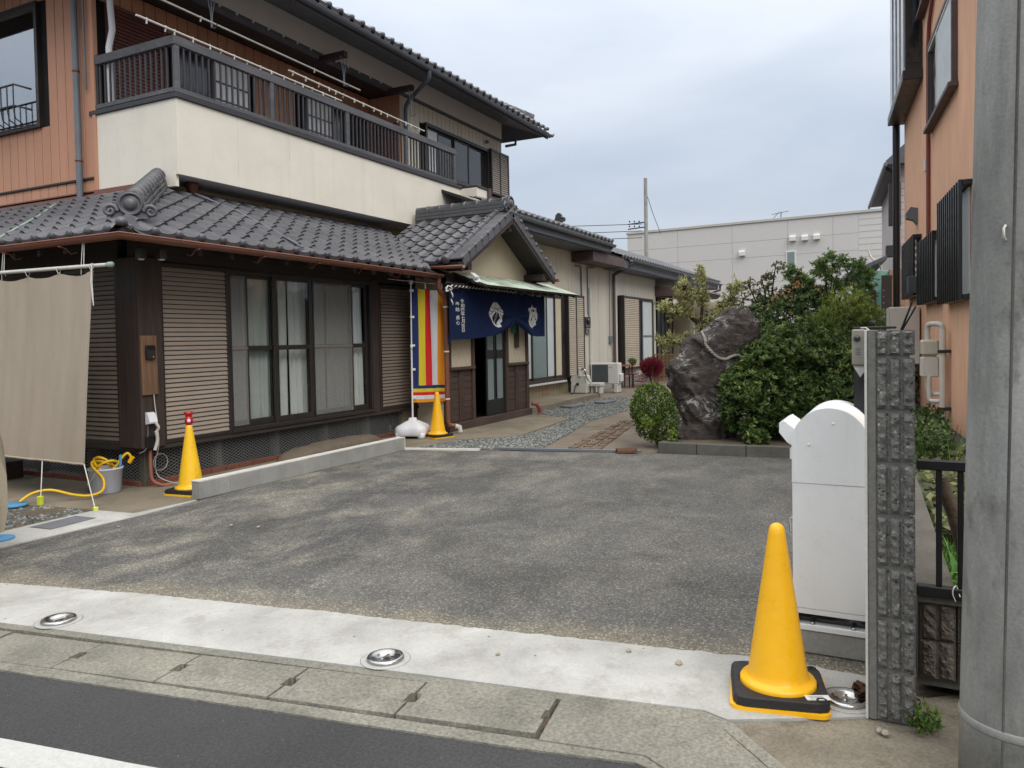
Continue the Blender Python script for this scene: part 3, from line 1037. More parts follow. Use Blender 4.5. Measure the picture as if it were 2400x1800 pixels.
# --- loose stones: gravel of the entrance court, pale pebbles on the left
def pebbles(name, inside, box_, count, size, mat, zf, label, seed):
    r = np.random.default_rng(seed)
    P = []
    while len(P) < count:
        x, y = r.uniform(box_[0], box_[1]), r.uniform(box_[2], box_[3])
        if inside(x, y):
            P.append((x, y))
    P = np.array(P)
    base = np.array([(1, 0, 0), (0.2, 0.95, 0), (-0.85, 0.5, 0.05), (-0.8, -0.55, 0), (0.25, -0.9, 0), (0.15, 0.1, 0.8)])
    F = [(0, 1, 5), (1, 2, 5), (2, 3, 5), (3, 4, 5), (4, 0, 5)]
    n = len(P)
    s = size * r.uniform(0.55, 1.5, n)
    a = r.uniform(0, 6.28, n)
    ca, sa = np.cos(a), np.sin(a)
    B = base[None] * s[:, None, None] * np.array([1, 0.75, 0.8])
    B = B + r.normal(0, 0.12, B.shape) * s[:, None, None]
    V = np.empty_like(B)
    V[..., 0] = B[..., 0] * ca[:, None] - B[..., 1] * sa[:, None] + P[:, 0:1]
    V[..., 1] = B[..., 0] * sa[:, None] + B[..., 1] * ca[:, None] + P[:, 1:2]
    V[..., 2] = B[..., 2] + zf
    FF = (np.array(F)[None] + (np.arange(n) * 6)[:, None, None]).reshape(-1, 3)
    me = bpy.data.meshes.new(name)
    me.from_pydata(V.reshape(-1, 3).tolist(), [], FF.tolist())
    at = me.attributes.new('tone', 'FLOAT', 'POINT')
    at.data.foreach_set('value', np.repeat(r.uniform(0, 1, n), 6).astype(np.float32))
    me.materials.append(MT[mat])
    return link(name, me, None, None, label, 'gravel', None, 'stuff')


def in_poly(poly):
    def f(x, y):
        c = False
        j = len(poly) - 1
        for i in range(len(poly)):
            xi, yi = poly[i]
            xj, yj = poly[j]
            if (yi > y) != (yj > y) and x < (xj - xi) * (y - yi) / (yj - yi) + xi:
                c = not c
            j = i
        return c
    return f


gpoly = [(3.45, -1.05), (3.62, -2.0), (3.96, -2.75), (5.5, -2.5), (7.5, -2.12), (9.4, -2.15), (12.6, -1.15), (12.5, -0.55), (8.6, -0.56), (8.12, -1.0), (7.66, -1.7), (5.13, -1.93), (4.4, -1.32)]
sheet('gravel_bed', gpoly, 0.006, 'dark_concrete')
pebbles('gravel', in_poly(gpoly), (3.3, 12.7, -2.9, -0.4), 15000, 0.02, 'gravel_tone', 0.004, 'blue grey gravel in front of the entrance porch', 5)
p2 = [(-3.0, -0.35), (-1.8, -0.45), (-0.98, -0.50), (-0.95, 0.1), (-1.6, 0.45), (-3.0, 0.8)]
edgeline = in_poly(p2)
pebbles('pebbles', lambda x, y: edgeline(x, y) and noise.noise(Vector((x * 2.2, y * 2.2, 0))) > -0.25, (-3.0, -0.9, -0.55, 0.8), 1700, 0.022, 'gravel_tone', -0.008,
        'pale loose pebbles on the soil below the linen screen', 9)

# --- small lids and covers let into the ground
for (x, y), lb in (((-2.86, -3.00), 'round stainless steel cover in the pale strip near the left edge of the street'),
                   ((-2.53, -4.94), 'round stainless steel cover in the middle of the pale concrete strip'),
                   ((-2.08, -6.90), 'round stainless steel cover beside the front yellow cone')):
    t = thing('steel_cover', (x, y, 0.005), lb, 'cover', 'round steel covers set in the concrete strip')
    m = MB()
    m.lathe([(0.088, 0), (0.088, 0.012), (0.083, 0.019), (0.07, 0.021), (0.062, 0.017), (0.045, 0.015), (0.042, 0.008), (0.0, 0.007)], 36, (x, y, 0.004))
    m.build('disc', 'steel', t)
    m = MB()
    m.cbox(x - 0.03, x + 0.03, y - 0.006, y + 0.006, 0.012, 0.02, 0.002)
    m.build('grip', 'steel', t)
    m = MB()
    m.lathe([(0.118, 0.0), (0.112, 0.002), (0.0, 0.003)], 28, (x, y, 0.0055))
    m.build('mortar_ring', 'pale_concrete', t)
t = thing('meter_cover', (-1.39, -0.76, 0), 'grey rectangular meter cover flush in the side strip', 'cover')
m = MB()
M = frame((-1.60, -0.655, 0), Vector((0.995, 0.08, 0)), Vector((-0.08, 0.995, 0)), (0, 0, 1))
m.cbox(0.01, 0.41, -0.235, -0.005, 0.0, 0.012, 0.004, M)
m.build('plate', 'grey_lid', t)
m = MB()
m.box(-0.005, 0.425, -0.25, 0.01, 0.0, 0.0095, M)
m.build('rim', 'dark_concrete', t)
for (x, y), lb in (((-1.95, -0.82), 'round blue lid in the side strip at the left edge'), ((-1.12, 0.39), 'round blue lid where the yellow hose ends')):
    t = thing('blue_lid', (x, y, 0), lb, 'lid', 'blue water valve lids')
    m = MB()
    m.lathe([(0.115, 0), (0.115, 0.018), (0.105, 0.024), (0.0, 0.026)], 28, (x, y, 0.0))
    m.build('disc', 'blue_lid', t)
    m = MB()
    m.cbox(x - 0.05, x + 0.05, y - 0.008, y + 0.008, 0.02, 0.03, 0.003)
    m.build('grip', 'blue_lid', t)
# litter: pebbles and leaves on the strip
for i, (x, y) in enumerate(((-1.98, -5.95), (-2.30, -7.03), (-2.31, -7.05), (-2.02, -6.2), (-2.27, -5.4), (-0.9, -2.2), (-0.85, -2.45), (-1.3, -1.35))):
    m = MB()
    s = 0.012 + 0.008 * rnd.random()
    pts = []
    for a in range(5):
        for b in range(8):
            th, ph = math.pi * a / 4, 2 * math.pi * b / 8
            rr2 = s * (1 + 0.25 * noise.noise(Vector((a * 2.1, b * 1.7, i))))
            pts.append((x + rr2 * math.sin(th) * math.cos(ph), y + rr2 * 0.8 * math.sin(th) * math.sin(ph), 0.012 + rr2 * 0.6 * math.cos(th)))
    m.add(pts, [(a * 8 + b, a * 8 + (b + 1) % 8, (a + 1) * 8 + (b + 1) % 8, (a + 1) * 8 + b) for a in range(4) for b in range(8)])
    m.build('small_stone', 'pale_stone', None, label=['small grey pebble on the pale strip, right of its middle', 'larger pebble at the foot of the split block pillar', 'smaller pebble at the foot of the split block pillar', 'pebble at the rim of the pale strip near the front cone',
            'pebble on the pale strip right of the middle steel cover', 'pebble on the parking lot near the kerb, nearer the house', 'pebble on the parking lot near the kerb, farther from the house', 'pebble on the lot by the side strip'][i], cat='pebble')

# ================================================================== MAIN HOUSE
house = thing('two_storey_house', (0, 0, 0), 'two storey house with dark tiled roofs, white balcony and orange brown upper wall', 'house')
W_, L_, EXP = 0.275, 0.285, 0.238
PROF = [(0.0, 0.016), (0.03, 0.005), (0.07, 0.0), (0.115, 0.0), (0.15, 0.006), (0.178, 0.022), (0.2, 0.042), (0.226, 0.052), (0.252, 0.044), (0.272, 0.024), (0.284, 0.012)]


def tile_geo(eave=False):
    m = MB()
    n = len(PROF)
    top = [(x, 0, z + 0.032) for x, z in PROF] + [(x, L_, z + 0.006) for x, z in PROF]
    m.add(top, [(i, i + 1, n + i + 1, n + i) for i in range(n - 1)], True)
    if not eave:
        lip = [(x, 0, z + 0.032) for x, z in PROF] + [(x, 0.004, z + 0.012) for x, z in PROF]
        m.add(lip, [(i, i + 1, n + i + 1, n + i) for i in range(n - 1)])
    else:
        drop = [-0.028 - 0.024 * math.sin(math.pi * min(1, x / 0.19)) if x < 0.19 else 0.0 for x, z in PROF]
        lip = [(x, -0.002, z + 0.032) for x, z in PROF] + [(x, -0.008, min(z + 0.012, dz + 0.006)) for (x, z), dz in zip(PROF, drop)]
        m.add(lip, [(i, i + 1, n + i + 1, n + i) for i in range(n - 1)])
        V, F = [], []
        for a in range(4):
            th = math.pi / 2 * a / 3
            for b in range(10):
                ph = 2 * math.pi * b / 10
                V.append((0.228 + 0.044 * math.cos(th) * math.cos(ph), -0.004 - 0.03 * math.sin(th), 0.042 + 0.044 * math.cos(th) * math.sin(ph)))
        F = [(a * 10 + b, a * 10 + (b + 1) % 10, (a + 1) * 10 + (b + 1) % 10, (a + 1) * 10 + b) for a in range(3) for b in range(10)]
        m.add(V, F, True)
    return m


TILE = tile_geo().mesh('roof_tile', 'roof_tile')
TILE_E = tile_geo(True).mesh('eave_tile', 'roof_tile')


def cut_mesh(me, M, planes):
    """copy of a mesh with what lies beyond the given world planes cut away"""
    bm = bmesh.new()
    bm.from_mesh(me)
    Mi = M.inverted()
    for co, no in planes:
        lc = Mi @ Vector(co)
        ln = (Mi.to_3x3() @ Vector(no)).normalized()
        bmesh.ops.bisect_plane(bm, geom=bm.verts[:] + bm.edges[:] + bm.faces[:], plane_co=lc, plane_no=ln, clear_outer=True)
    if not bm.faces:
        bm.free()
        return None
    me2 = bpy.data.meshes.new('cut_tile')
    bm.to_mesh(me2)
    bm.free()
    me2.materials.append(me.materials[0])
    return me2


def slope_frame(o, xax, horiz, slope):
    s = (Vector(horiz) + Vector((0, 0, slope))).normalized()
    x = Vector(xax)
    return frame(o, x, s, x.cross(s))


def tile_field(parent, o, xax, horiz, slope, starts, rows, keep, planes=(), eave=True, jitter=0.004):
    """lay tiles row by row; keep(p) decides by the tile's centre"""
    F0 = slope_frame(o, xax, horiz, slope)
    cnt = 0
    for r in range(rows):
        for x in starts:
            M = F0 @ Matrix.Translation((x + rnd.uniform(-jitter, jitter) * 0.5, r * EXP + rnd.uniform(-jitter, jitter), rnd.uniform(0, 0.004)))
            M = M @ Matrix.Rotation(rnd.uniform(-0.006, 0.006), 4, 'Z')
            me = TILE_E if (eave and r == 0) else TILE
            cs = [M @ Vector(q) for q in ((0.0, 0, 0), (W_, 0, 0), (W_, EXP, 0), (0, EXP, 0))]
            ctr = sum(cs, Vector()) / 4
            if not keep(ctr):
                continue
            side = []
            bad = False
            for co, no in planes:
                dd = [(c - Vector(co)).dot(Vector(no)) for c in cs]
                if min(dd) > 0:
                    bad = True
                if max(dd) > 0:
                    side.append((co, no))
            if bad:
                continue
            if side:
                me = cut_mesh(me, M, side)
                if me is None:
                    continue
            link('roof_tile', me, M, parent)
            cnt += 1
    return cnt


def tile_mass(name, parent, o, xax, horiz, slope, starts, rows, eave=True, kind='stuff', keep=None):
    """the same tiles joined as one mesh"""
    F0 = slope_frame(o, xax, horiz, slope)
    g0, g1 = tile_geo(), tile_geo(True)
    m = MB()
    for r in range(rows):
        for x in starts:
            g = g1 if (eave and r == 0) else g0
            M = F0 @ Matrix.Translation((x, r * EXP, rnd.uniform(0, 0.004)))
            if keep and not keep(M @ Vector((W_ / 2, EXP / 2, 0))):
                continue
            k = len(m.v)
            m.v.extend([tuple(M @ Vector(p)) for p in g.v])
            m.f.extend([tuple(i + k for i in f) for f in g.f])
            m.s.extend(g.s)
    return m.build(name, 'roof_tile', parent, kind=kind)


def quad_part(name, mat, parent, pts, thick=0.02):
    m = MB()
    p = [Vector(q) for q in pts]
    n = (p[1] - p[0]).cross(p[2] - p[0]).normalized() * thick
    q = [a - n for a in p]
    k = len(p)
    m.add(p + q, [tuple(range(k)), tuple(range(k, 2 * k))[::-1]] + [(i, (i + 1) % k, k + (i + 1) % k, k + i) for i in range(k)])
    return m.build(name, mat, parent)


def ridge(parent, p0, p1, w=0.2, h=0.15, cap_r=0.085, step=0.27, tiers=3):
    """stacked ridge tiles under a row of round cap tiles, from p0 to p1"""
    p0, p1 = Vector(p0), Vector(p1)
    d = (p1 - p0)
    L = d.length
    d.normalize()
    side = d.cross(Vector((0, 0, 1))).normalized()
    up = side.cross(d)
    M = frame(p0, d, -side, up)
    m = MB()
    for t in range(tiers):
        z0, z1 = h * t / tiers, h * (t + 1) / tiers
        ww = w * (1 - 0.12 * t)
        n = max(1, int(L / 0.3))
        for k in range(n):
            a, b = L * k / n, L * (k + 1) / n
            m.cbox(a + 0.001, b - 0.001, -ww / 2 - 0.006 * (k % 2), ww / 2 + 0.006 * (k % 2), z0 + 0.008, z1, 0.003, M)
        m.box(0.0, L, -ww / 2 + 0.02, ww / 2 - 0.02, z0 - 0.03, z0 + 0.01, M)
    m.build('ridge_stack', 'roof_tile', parent)
    k = 0
    x = 0.0
    while x < L - 0.05:
        ln = min(step, L - x) + 0.01
        m = MB()
        V, F = [], []
        nseg = 10
        for xx, rr in ((0, cap_r), (ln - 0.05, cap_r * 0.97), (ln - 0.05, cap_r * 1.12), (ln, cap_r * 1.12), (ln, cap_r * 0.9)):
            for a in range(nseg + 1):
                th = math.pi * (a / nseg) * 1.06 - 0.03 * math.pi
                V.append(M @ Vector((x + xx, rr * math.cos(th), h + rr * math.sin(th) * 0.95)))
        n1 = nseg + 1
        F = [(r * n1 + a, r * n1 + a + 1, (r + 1) * n1 + a + 1, (r + 1) * n1 + a) for r in range(4) for a in range(nseg)]
        m.add(V, F, True)
        m.build('ridge_cap', 'roof_tile', parent)
        x += step
        k += 1
    return M


def onigawara(parent, pos, fwd, s=1.0):
    """ridge end tile: round boss in a lobed plate with two scrolls"""
    f = Vector(fwd).normalized()
    side = Vector((0, 0, 1)).cross(f).normalized()
    M = frame(pos, side, Vector((0, 0, 1)), f) @ Matrix.Scale(s, 4)
    out = []
    for k in range(41):
        a = math.pi * (-0.12 + 1.24 * k / 40)
        rr = 0.15 * (1 + 0.05 * math.cos(a * 10))
        out.append((rr * math.cos(a) * 1.0, 0.15 + rr * math.sin(a)))
    out += [(-0.2, 0.03), (-0.17, 0.0), (0.17, 0.0), (0.2, 0.03)]
    m = MB()
    m.prism(out, -0.05, 0.0, 'z', M)
    m.build('ridge_end_plate', 'roof_tile', parent)
    m = MB()
    V = []
    prof = [(0.128, 0.0), (0.126, 0.03), (0.105, 0.034), (0.1, 0.014), (0.07, 0.016), (0.06, 0.04), (0.03, 0.052), (0.0, 0.054)]
    m.lathe(prof, 28, (0, 0.155, 0), True, M)
    m.build('ridge_end_boss', 'roof_tile', parent)
    for sx in (-1, 1):
        m = MB()
        pts, rad = [], []
        for k in range(22):
            a = k / 21 * 2.6 * math.pi
            r = 0.07 * (1 - 0.75 * k / 21)
            pts.append(M @ Vector((sx * (0.2 - r * math.cos(a) * 1.0), 0.075 + r * math.sin(a), 0.01)))
            rad.append(0.026 * s * (1 - 0.35 * k / 21))
        m.tube(pts, rad, 8)
        m.build('ridge_end_scroll', 'roof_tile', parent)


# ---------------------------------------------------------------- lower roof
SL = 0.46
EZ = 2.555
roof = link('lower_roof', None, Matrix.Translation((0, 0, 2.5)), house)
# decks under the tiles
quad_part('roof_deck', 'roof_deck', roof, [(-0.66, -0.66, EZ - 0.01), (6.3, -0.66, EZ - 0.01), (6.3, 1.7, EZ - 0.01 + SL * 2.36), (1.7, 1.7, EZ - 0.01 + SL * 2.36)], 0.03)
quad_part('roof_deck', 'roof_deck', roof, [(-0.66, 7, EZ - 0.01), (-0.66, -0.66, EZ - 0.01), (1.7, 1.7, EZ - 0.01 + SL * 2.36), (1.7, 7, EZ - 0.01 + SL * 2.36)], 0.03)
hipn = Vector((-1, 1, 0)).normalized()
PX, PZ, PS = 4.82, 2.70, 0.556            # porch eave and slope
PC = 6.60
zA = lambda y: EZ + SL * (y + 0.66)
zP = lambda x: PZ + PS * (min(x, 2 * PC - x) - PX)
starts_a = [-0.34 - 0.228 + W_ * 1.005 * k for k in range(-3, 26)]
valn = Vector((PS, -SL, 0)).normalized()
valp = Vector((PX + (EZ - PZ) / PS, -0.66, 0))
keepA = lambda p: (p.x < 4.6 or zA(p.y) > zP(p.x) - 0.02) and p.y < 1.25
tile_field(roof, (0, -0.68, EZ), (1, 0, 0), (0, 1, 0), SL, starts_a, 9, keepA, [((0, 0, 0), hipn), (valp, valn)])
starts_b = [-1.5 + 0.0 - 0.228 + 0.06 + W_ * 1.005 * k for k in range(-12, 9)]
keepB = lambda p: p.x < 1.34 and p.y < 1.75 + (p.x + 0.66) * 1.9
tile_field(roof, (-0.68, 0, EZ), (0, -1, 0), (1, 0, 0), SL, starts_b, 9, keepB, [((0, 0, 0), -hipn)])
tile_mass('roof_tiles', roof, (-0.68, 0, EZ), (0, -1, 0), (1, 0, 0), SL, [-1.5 - 0.228 + 0.06 + W_ * 1.005 * k for k in range(-19, 9)], 9, True, 'stuff', lambda p: p.x < 1.34 and not keepB(p) and p.y > p.x + 0.3)
# hip ridge with its end tile
hz = lambda t: EZ + SL * (t + 0.66)
ridge(roof, (-0.26, -0.26, hz(-0.26) + 0.05), (1.42, 1.42, hz(1.42) + 0.02), 0.24, 0.15, 0.088, 0.24)
onigawara(roof, (-0.29, -0.29, hz(-0.29) + 0.035), (-1, -1, -0.1), 0.92)
m = MB()                                   # corner eave tile: swelling saddle with a knob
for k in range(1):
    V = []
    for a in range(17):
        t = (a - 8) / 8
        px = Vector((1, -1, 0)).normalized() * t * 0.30
        hump = 0.085 * math.exp(-(t * 3.0) ** 2) - 0.055 * abs(t)
        lo = Vector((-0.73, -0.73, EZ + 0.015)) + px * 0.9 + Vector((0.13, 0.13, 0)).normalized() * abs(t) * 0.26
        hi = Vector((-0.46, -0.46, EZ + 0.16)) + px * 0.7 + Vector((0.1, 0.1, 0)).normalized() * abs(t) * 0.2
        V.append(lo + Vector((0, 0, hump)))
        V.append(hi + Vector((0, 0, hump * 0.7)))
    m.add(V, [(2 * a, 2 * a + 2, 2 * a + 3, 2 * a + 1) for a in range(16)], True)
    m.add([v + Vector((0, 0, -0.03)) if i % 2 == 0 else v for i, v in enumerate(V)], [(2 * a, 2 * a + 2, 2 * a + 3, 2 * a + 1) for a in range(16)], True)
m.lathe([(0.0, -0.03), (0.045, -0.02), (0.056, 0.01), (0.045, 0.04), (0.02, 0.058), (0.0, 0.06)], 18, (-0.70, -0.70, EZ + 0.075))
m.build('corner_tile', 'roof_tile', roof)
# flashing where the roofs meet the walls
quad_part('flashing', 'copper_brown', roof, [(1.345, 7, 3.47), (1.345, 1.36, 3.47), (1.345, 1.36, 3.60), (1.345, 7, 3.60)], 0.012)
quad_part('flashing', 'roof_deck', roof, [(1.25, 7, 3.435), (1.25, 1.2, 3.435), (1.34, 1.3, 3.52), (1.34, 7, 3.52)], 0.012)
# soffit boards and rafters under the eaves
quad_part('soffit', 'dark_beam', roof, [(6.3, -0.64, EZ - 0.06), (-0.64, -0.64, EZ - 0.06), (0, 0, EZ + 0.17), (6.3, 0, EZ + 0.17)], 0.02)
quad_part('soffit', 'dark_beam', roof, [(-0.64, -0.64, EZ - 0.06), (-0.64, 7, EZ - 0.06), (0, 7, EZ + 0.17), (0, 0, EZ + 0.17)], 0.02)
for k in range(12):
    x = 0.25 + 0.42 * k
    m = MB()
    m.prism([(-0.63, EZ - 0.14), (-0.63, EZ - 0.075), (0.02, EZ + 0.155), (0.02, EZ + 0.09)], x - 0.025, x + 0.025, 'x')
    m.build('rafter', 'dark_beam', roof)
for k in range(8):
    y = 0.25 + 0.42 * k
    m = MB()
    m.prism([(-0.63, EZ - 0.14), (-0.63, EZ - 0.075), (0.02, EZ + 0.155), (0.02, EZ + 0.09)], y - 0.025, y + 0.025, 'y')
    m.build('rafter', 'dark_beam', roof)


def half_gutter(parent, pts, r=0.055, mat='copper_brown', name='gutter'):
    """half round gutter along a polyline, with a rolled front lip"""
    m = MB()
    P = [Vector(p) for p in pts]
    V, n = [], 9
    prof = [(-math.cos(math.pi * k / (n - 1)) * r, -math.sin(math.pi * k / (n - 1)) * r) for k in range(n)]
    prof += [(x * 0.9, z * 0.9) for x, z in prof[::-1]]
    k = len(prof)
    for i, p in enumerate(P):
        if i == 0:
            sd = (P[1] - P[0]).normalized().cross(Vector((0, 0, 1)))
            sc = 1
        elif i == len(P) - 1:
            sd = (P[-1] - P[-2]).normalized().cross(Vector((0, 0, 1)))
            sc = 1
        else:
            a = (P[i] - P[i - 1]).normalized().cross(Vector((0, 0, 1)))
            b = (P[i + 1] - P[i]).normalized().cross(Vector((0, 0, 1)))
            sd = (a + b).normalized()
            sc = 1 / max(0.3, sd.dot(a))
        V += [p + sd * x * sc + Vector((0, 0, z)) for x, z in prof]
    F = [(i * k + a, i * k + (a + 1) % k, (i + 1) * k + (a + 1) % k, (i + 1) * k + a) for i in range(len(P) - 1) for a in range(k)]
    F += [tuple(range(k)), tuple((len(P) - 1) * k + a for a in range(k))]
    m.add(V, F, True)
    g = m.build(name, mat, parent)
    m = MB()
    lip = []
    for i, p in enumerate(P):
        lip.append(Vector(V[i * k + (n - 1)]))
    m.tube(lip, 0.008, 6)
    m.build('gutter_lip', mat, parent)
    return g


gut = half_gutter(house, [(-0.735, 7, 2.515), (-0.735, -0.735, 2.53), (4.75, -0.735, 2.50)], 0.056)
for k in range(6):
    x = 0.1 + 0.9 * k
    m = MB()
    m.tube([(x, -0.60, 2.42), (x, -0.67, 2.40), (x, -0.72, 2.452), (x, -0.79, 2.46)], 0.007, 5)
    m.build('gutter_hook', 'copper_brown', gut)
for k in range(3):
    y = 0.1 + 0.9 * k
    m = MB()
    m.tube([(-0.60, y, 2.42), (-0.67, y, 2.40), (-0.72, y, 2.452), (-0.79, y, 2.46)], 0.007, 5)
    m.build('gutter_hook', 'copper_brown', gut)
# copper drain runs laid across the tiles
m = MB()
F0 = lambda x, y: Vector((x, y, zA(y) + 0.085))
m.tube([F0(1.75, 1.15), F0(1.95, 0.6), F0(1.9, 0.0), F0(1.78, -0.64)], 0.014, 6)
m.build('drain_run', 'gutter_grey', house)
m = MB()
m.tube([(-0.62, 1.35, EZ + 0.1), (0.25, 2.1, zA(0.25) + 0.08), (1.0, 2.9, zA(1.0) + 0.075)], [0.013, 0.013, 0.013], 6)
m.build('drain_run', 'copper_green', house)
m = MB()
m.lathe([(0.05, -0.32), (0.05, -0.13), (0.085, -0.05), (0.095, -0.0)], 14, (1.85, 1.32, 3.645))
m.build('drain_outlet', 'copper_brown', house)

# ---------------------------------------------------------------- ground floor, long front
def slat_bank(parent, x0, x1, z0, z1, y, mat, pitch=0.0495, axis='x', depth=0.014):
    """louvre slats as single pieces sharing one mesh"""
    n = int((z1 - z0) / pitch)
    m = MB()
    L = x1 - x0
    prof = [(0.006, 0.0), (-depth, 0.004), (-depth, 0.012), (-0.002, pitch - 0.006), (0.006, pitch - 0.006)]
    m.prism(prof, 0, L, 'x')
    me = m.mesh('slat', mat)
    for k in range(n):
        z = z0 + (z1 - z0) * k / n
        if axis == 'x':
            M = Matrix.Translation((x0, y, z))
        else:
            M = frame((y, x1, z), (0, -1, 0), (1, 0, 0), (0, 0, 1))
        link('slat', me, M, parent)


def shutter_box(x0, x1, z0, z1, y, mat, fr=0.045, pitch=0.0495, depth=0.1, axis='x', fmat='bronze_frame', parent=None, name='shutter_box', mull=False):
    t = link(name, None, Matrix.Translation((x0, y, z0)) if axis == 'x' else Matrix.Translation((y, x0, z0)), parent or house)
    m = MB()
    if axis == 'x':
        m.box(x0 + fr * 0.5, x1 - fr * 0.5, y + 0.012, y + depth, z0, z1)
        m.build('back_panel', 'interior', t)
        for a, b, c, d in ((x0, x0 + fr, z0, z1), (x1 - fr, x1, z0, z1)):
            m = MB()
            m.cbox(a, b, y - 0.025, y + depth, c, d, 0.004)
            m.build('stile', fmat, t)
        for c, d in ((z0, z0 + fr), (z1 - fr, z1)):
            m = MB()
            m.cbox(x0 + fr, x1 - fr, y - 0.022, y + depth, c, d, 0.004)
            m.build('rail', fmat, t)
        slat_bank(t, x0 + fr, x1 - fr, z0 + fr, z1 - fr, y, mat, pitch)
        if mull:
            m = MB()
            xm = (x0 + x1) / 2
            m.cbox(xm - 0.02, xm + 0.02, y - 0.026, y, z0 + fr, z1 - fr, 0.003)
            m.build('mullion', fmat, t)
    else:
        m.box(y + 0.012, y + depth, x0 + fr * 0.5, x1 - fr * 0.5, z0, z1)
        m.build('back_panel', 'interior', t)
        for a, b, c, d in ((x0, x0 + fr, z0, z1), (x1 - fr, x1, z0, z1)):
            m = MB()
            m.cbox(y - 0.025, y + depth, a, b, c, d, 0.004)
            m.build('stile', fmat, t)
        for c, d in ((z0, z0 + fr), (z1 - fr, z1)):
            m = MB()
            m.cbox(y - 0.022, y + depth, x0 + fr, x1 - fr, c, d, 0.004)
            m.build('rail', fmat, t)
        slat_bank(t, x0 + fr, x1 - fr, z0 + fr, z1 - fr, y, mat, pitch, 'y')
    return t


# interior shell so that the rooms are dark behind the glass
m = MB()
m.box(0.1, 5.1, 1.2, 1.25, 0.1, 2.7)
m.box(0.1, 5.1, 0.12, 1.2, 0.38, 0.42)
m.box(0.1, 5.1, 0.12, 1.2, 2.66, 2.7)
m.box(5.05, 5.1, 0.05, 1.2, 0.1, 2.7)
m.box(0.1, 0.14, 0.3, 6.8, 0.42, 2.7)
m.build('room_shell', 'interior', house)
shutter_box(0.20, 1.15, 0.44, 2.385, -0.03, 'taupe_slat', 0.04)
shutter_box(4.06, 5.0, 0.44, 2.36, -0.03, 'taupe_slat_aged', 0.05)
m = MB()
m.cbox(-0.09, 0.195, -0.09, 0.27, 0.42, 2.42, 0.01)
m.build('corner_post', 'dark_wood', house)
m = MB()
m.cbox(3.9, 4.055, -0.05, 0.08, 0.42, 2.42, 0.008)
m.build('post', 'dark_wood', house)
m = MB()
m.cbox(4.99, 5.12, -0.02, 0.1, 0.1, 2.5, 0.006)
m.build('post', 'dark_wood', house)
m = MB()
m.cbox(-0.05, 5.12, -0.045, 0.1, 0.385, 0.44, 0.006)
m.build('ground_sill', 'dark_beam', house)
m = MB()
m.cbox(-0.05, 5.12, -0.03, 0.12, 2.386, 2.72, 0.006)
m.build('lintel', 'dark_beam', house)
m = MB()
m.cbox(-0.045, 0.10, 0.27, 7, 2.386, 2.72, 0.006)
m.build('lintel', 'dark_beam', house)
m = MB()
m.cbox(-0.06, 0.1, 0.10, 7, 0.385, 0.44, 0.006)
m.build('ground_sill', 'dark_beam', house)
shutter_box(0.28, 1.24, 0.44, 2.385, -0.035, 'taupe_slat_aged', 0.04, axis='y')
m = MB()
m.box(0.0, 0.06, 1.24, 7, 0.44, 2.385)
m.build('side_wall', 'dark_wood', house)

# long sliding window
win = link('sliding_window', None, Matrix.Translation((1.16, 0, 0.44)), house)
WX0, WX1, WZ0, WZ1 = 1.155, 3.90, 0.47, 2.335
for nm, b in (('head', (WX0, WX1, -0.035, 0.10, WZ1, 2.384)), ('sill', (WX0, WX1, -0.065, 0.10, 0.442, WZ0 + 0.02)), ('jamb', (WX0, WX0 + 0.03, -0.035, 0.1, WZ0 + 0.02, WZ1)), ('jamb', (WX1 - 0.03, WX1, -0.035, 0.1, WZ0 + 0.02, WZ1))):
    m = MB()
    m.cbox(*b, 0.004)
    m.build(nm, 'bronze_frame', win)


def sash(parent, x0, x1, z0, z1, y, st=0.05, mid=1.44, bot=0.075, fmat='bronze_frame', gmat='window_glass', top=0.04, mw=0.06):
    t = parent
    for k, b in enumerate(((x0, x0 + st, z0, z1), (x1 - st, x1, z0, z1), (x0 + st, x1 - st, z0, z0 + bot), (x0 + st, x1 - st, z1 - top, z1)) + (((x0 + st, x1 - st, mid - mw / 2, mid + mw / 2),) if mid else ())):
        m = MB()
        m.cbox(b[0], b[1], y - 0.015, y + 0.015, b[2], b[3], 0.003)
        m.build('stile' if k < 2 else 'rail', fmat, t)
    m = MB()
    zs = [z0 + bot] + ([mid - mw / 2, mid + mw / 2] if mid else []) + [z1 - top]
    for a, b in zip(zs[::2], zs[1::2]):
        m = MB()
        m.box(x0 + st, x1 - st, y - 0.003, y + 0.003, a, b)
        m.build('pane', gmat, t)
    return t


sash(win, 1.19, 1.95, 0.49, WZ1, 0.075, 0.035)
sash(win, 1.47, 2.02, 0.49, WZ1, 0.035, 0.04)
sash(win, 1.90, 2.62, 0.49, WZ1, 0.0, 0.055)
sash(win, 2.60, 3.52, 0.49, WZ1, 0.075, 0.03)
sash(win, 3.46, 3.86, 0.49, WZ1, 0.035, 0.045)
for a, b, yy in ((1.19, 1.47, -0.012), (2.63, 3.47, -0.012)):
    t = link('insect_screen', None, Matrix.Translation((a, yy, 0.49)), house)
    m = MB()
    m.box(a + 0.02, b - 0.02, yy - 0.001, yy + 0.001, 0.51, WZ1 - 0.02)
    m.build('mesh', 'insect_screen', t)
    for q in ((a, b, 0.49, 0.515), (a, b, WZ1 - 0.025, WZ1), (a, b, 1.425, 1.455)):
        m = MB()
        m.cbox(q[0], q[1], yy - 0.008, yy + 0.008, q[2], q[3], 0.002)
        m.build('rail', 'taupe_slat_aged' if q[2] > 1.4 and q[2] < 1.5 else 'bronze_frame', t)
    for q in ((a, a + 0.02), (b - 0.02, b)):
        m = MB()
        m.cbox(q[0], q[1], yy - 0.0085, yy + 0.0085, 0.49, WZ1, 0.002)
        m.build('stile', 'bronze_frame', t)


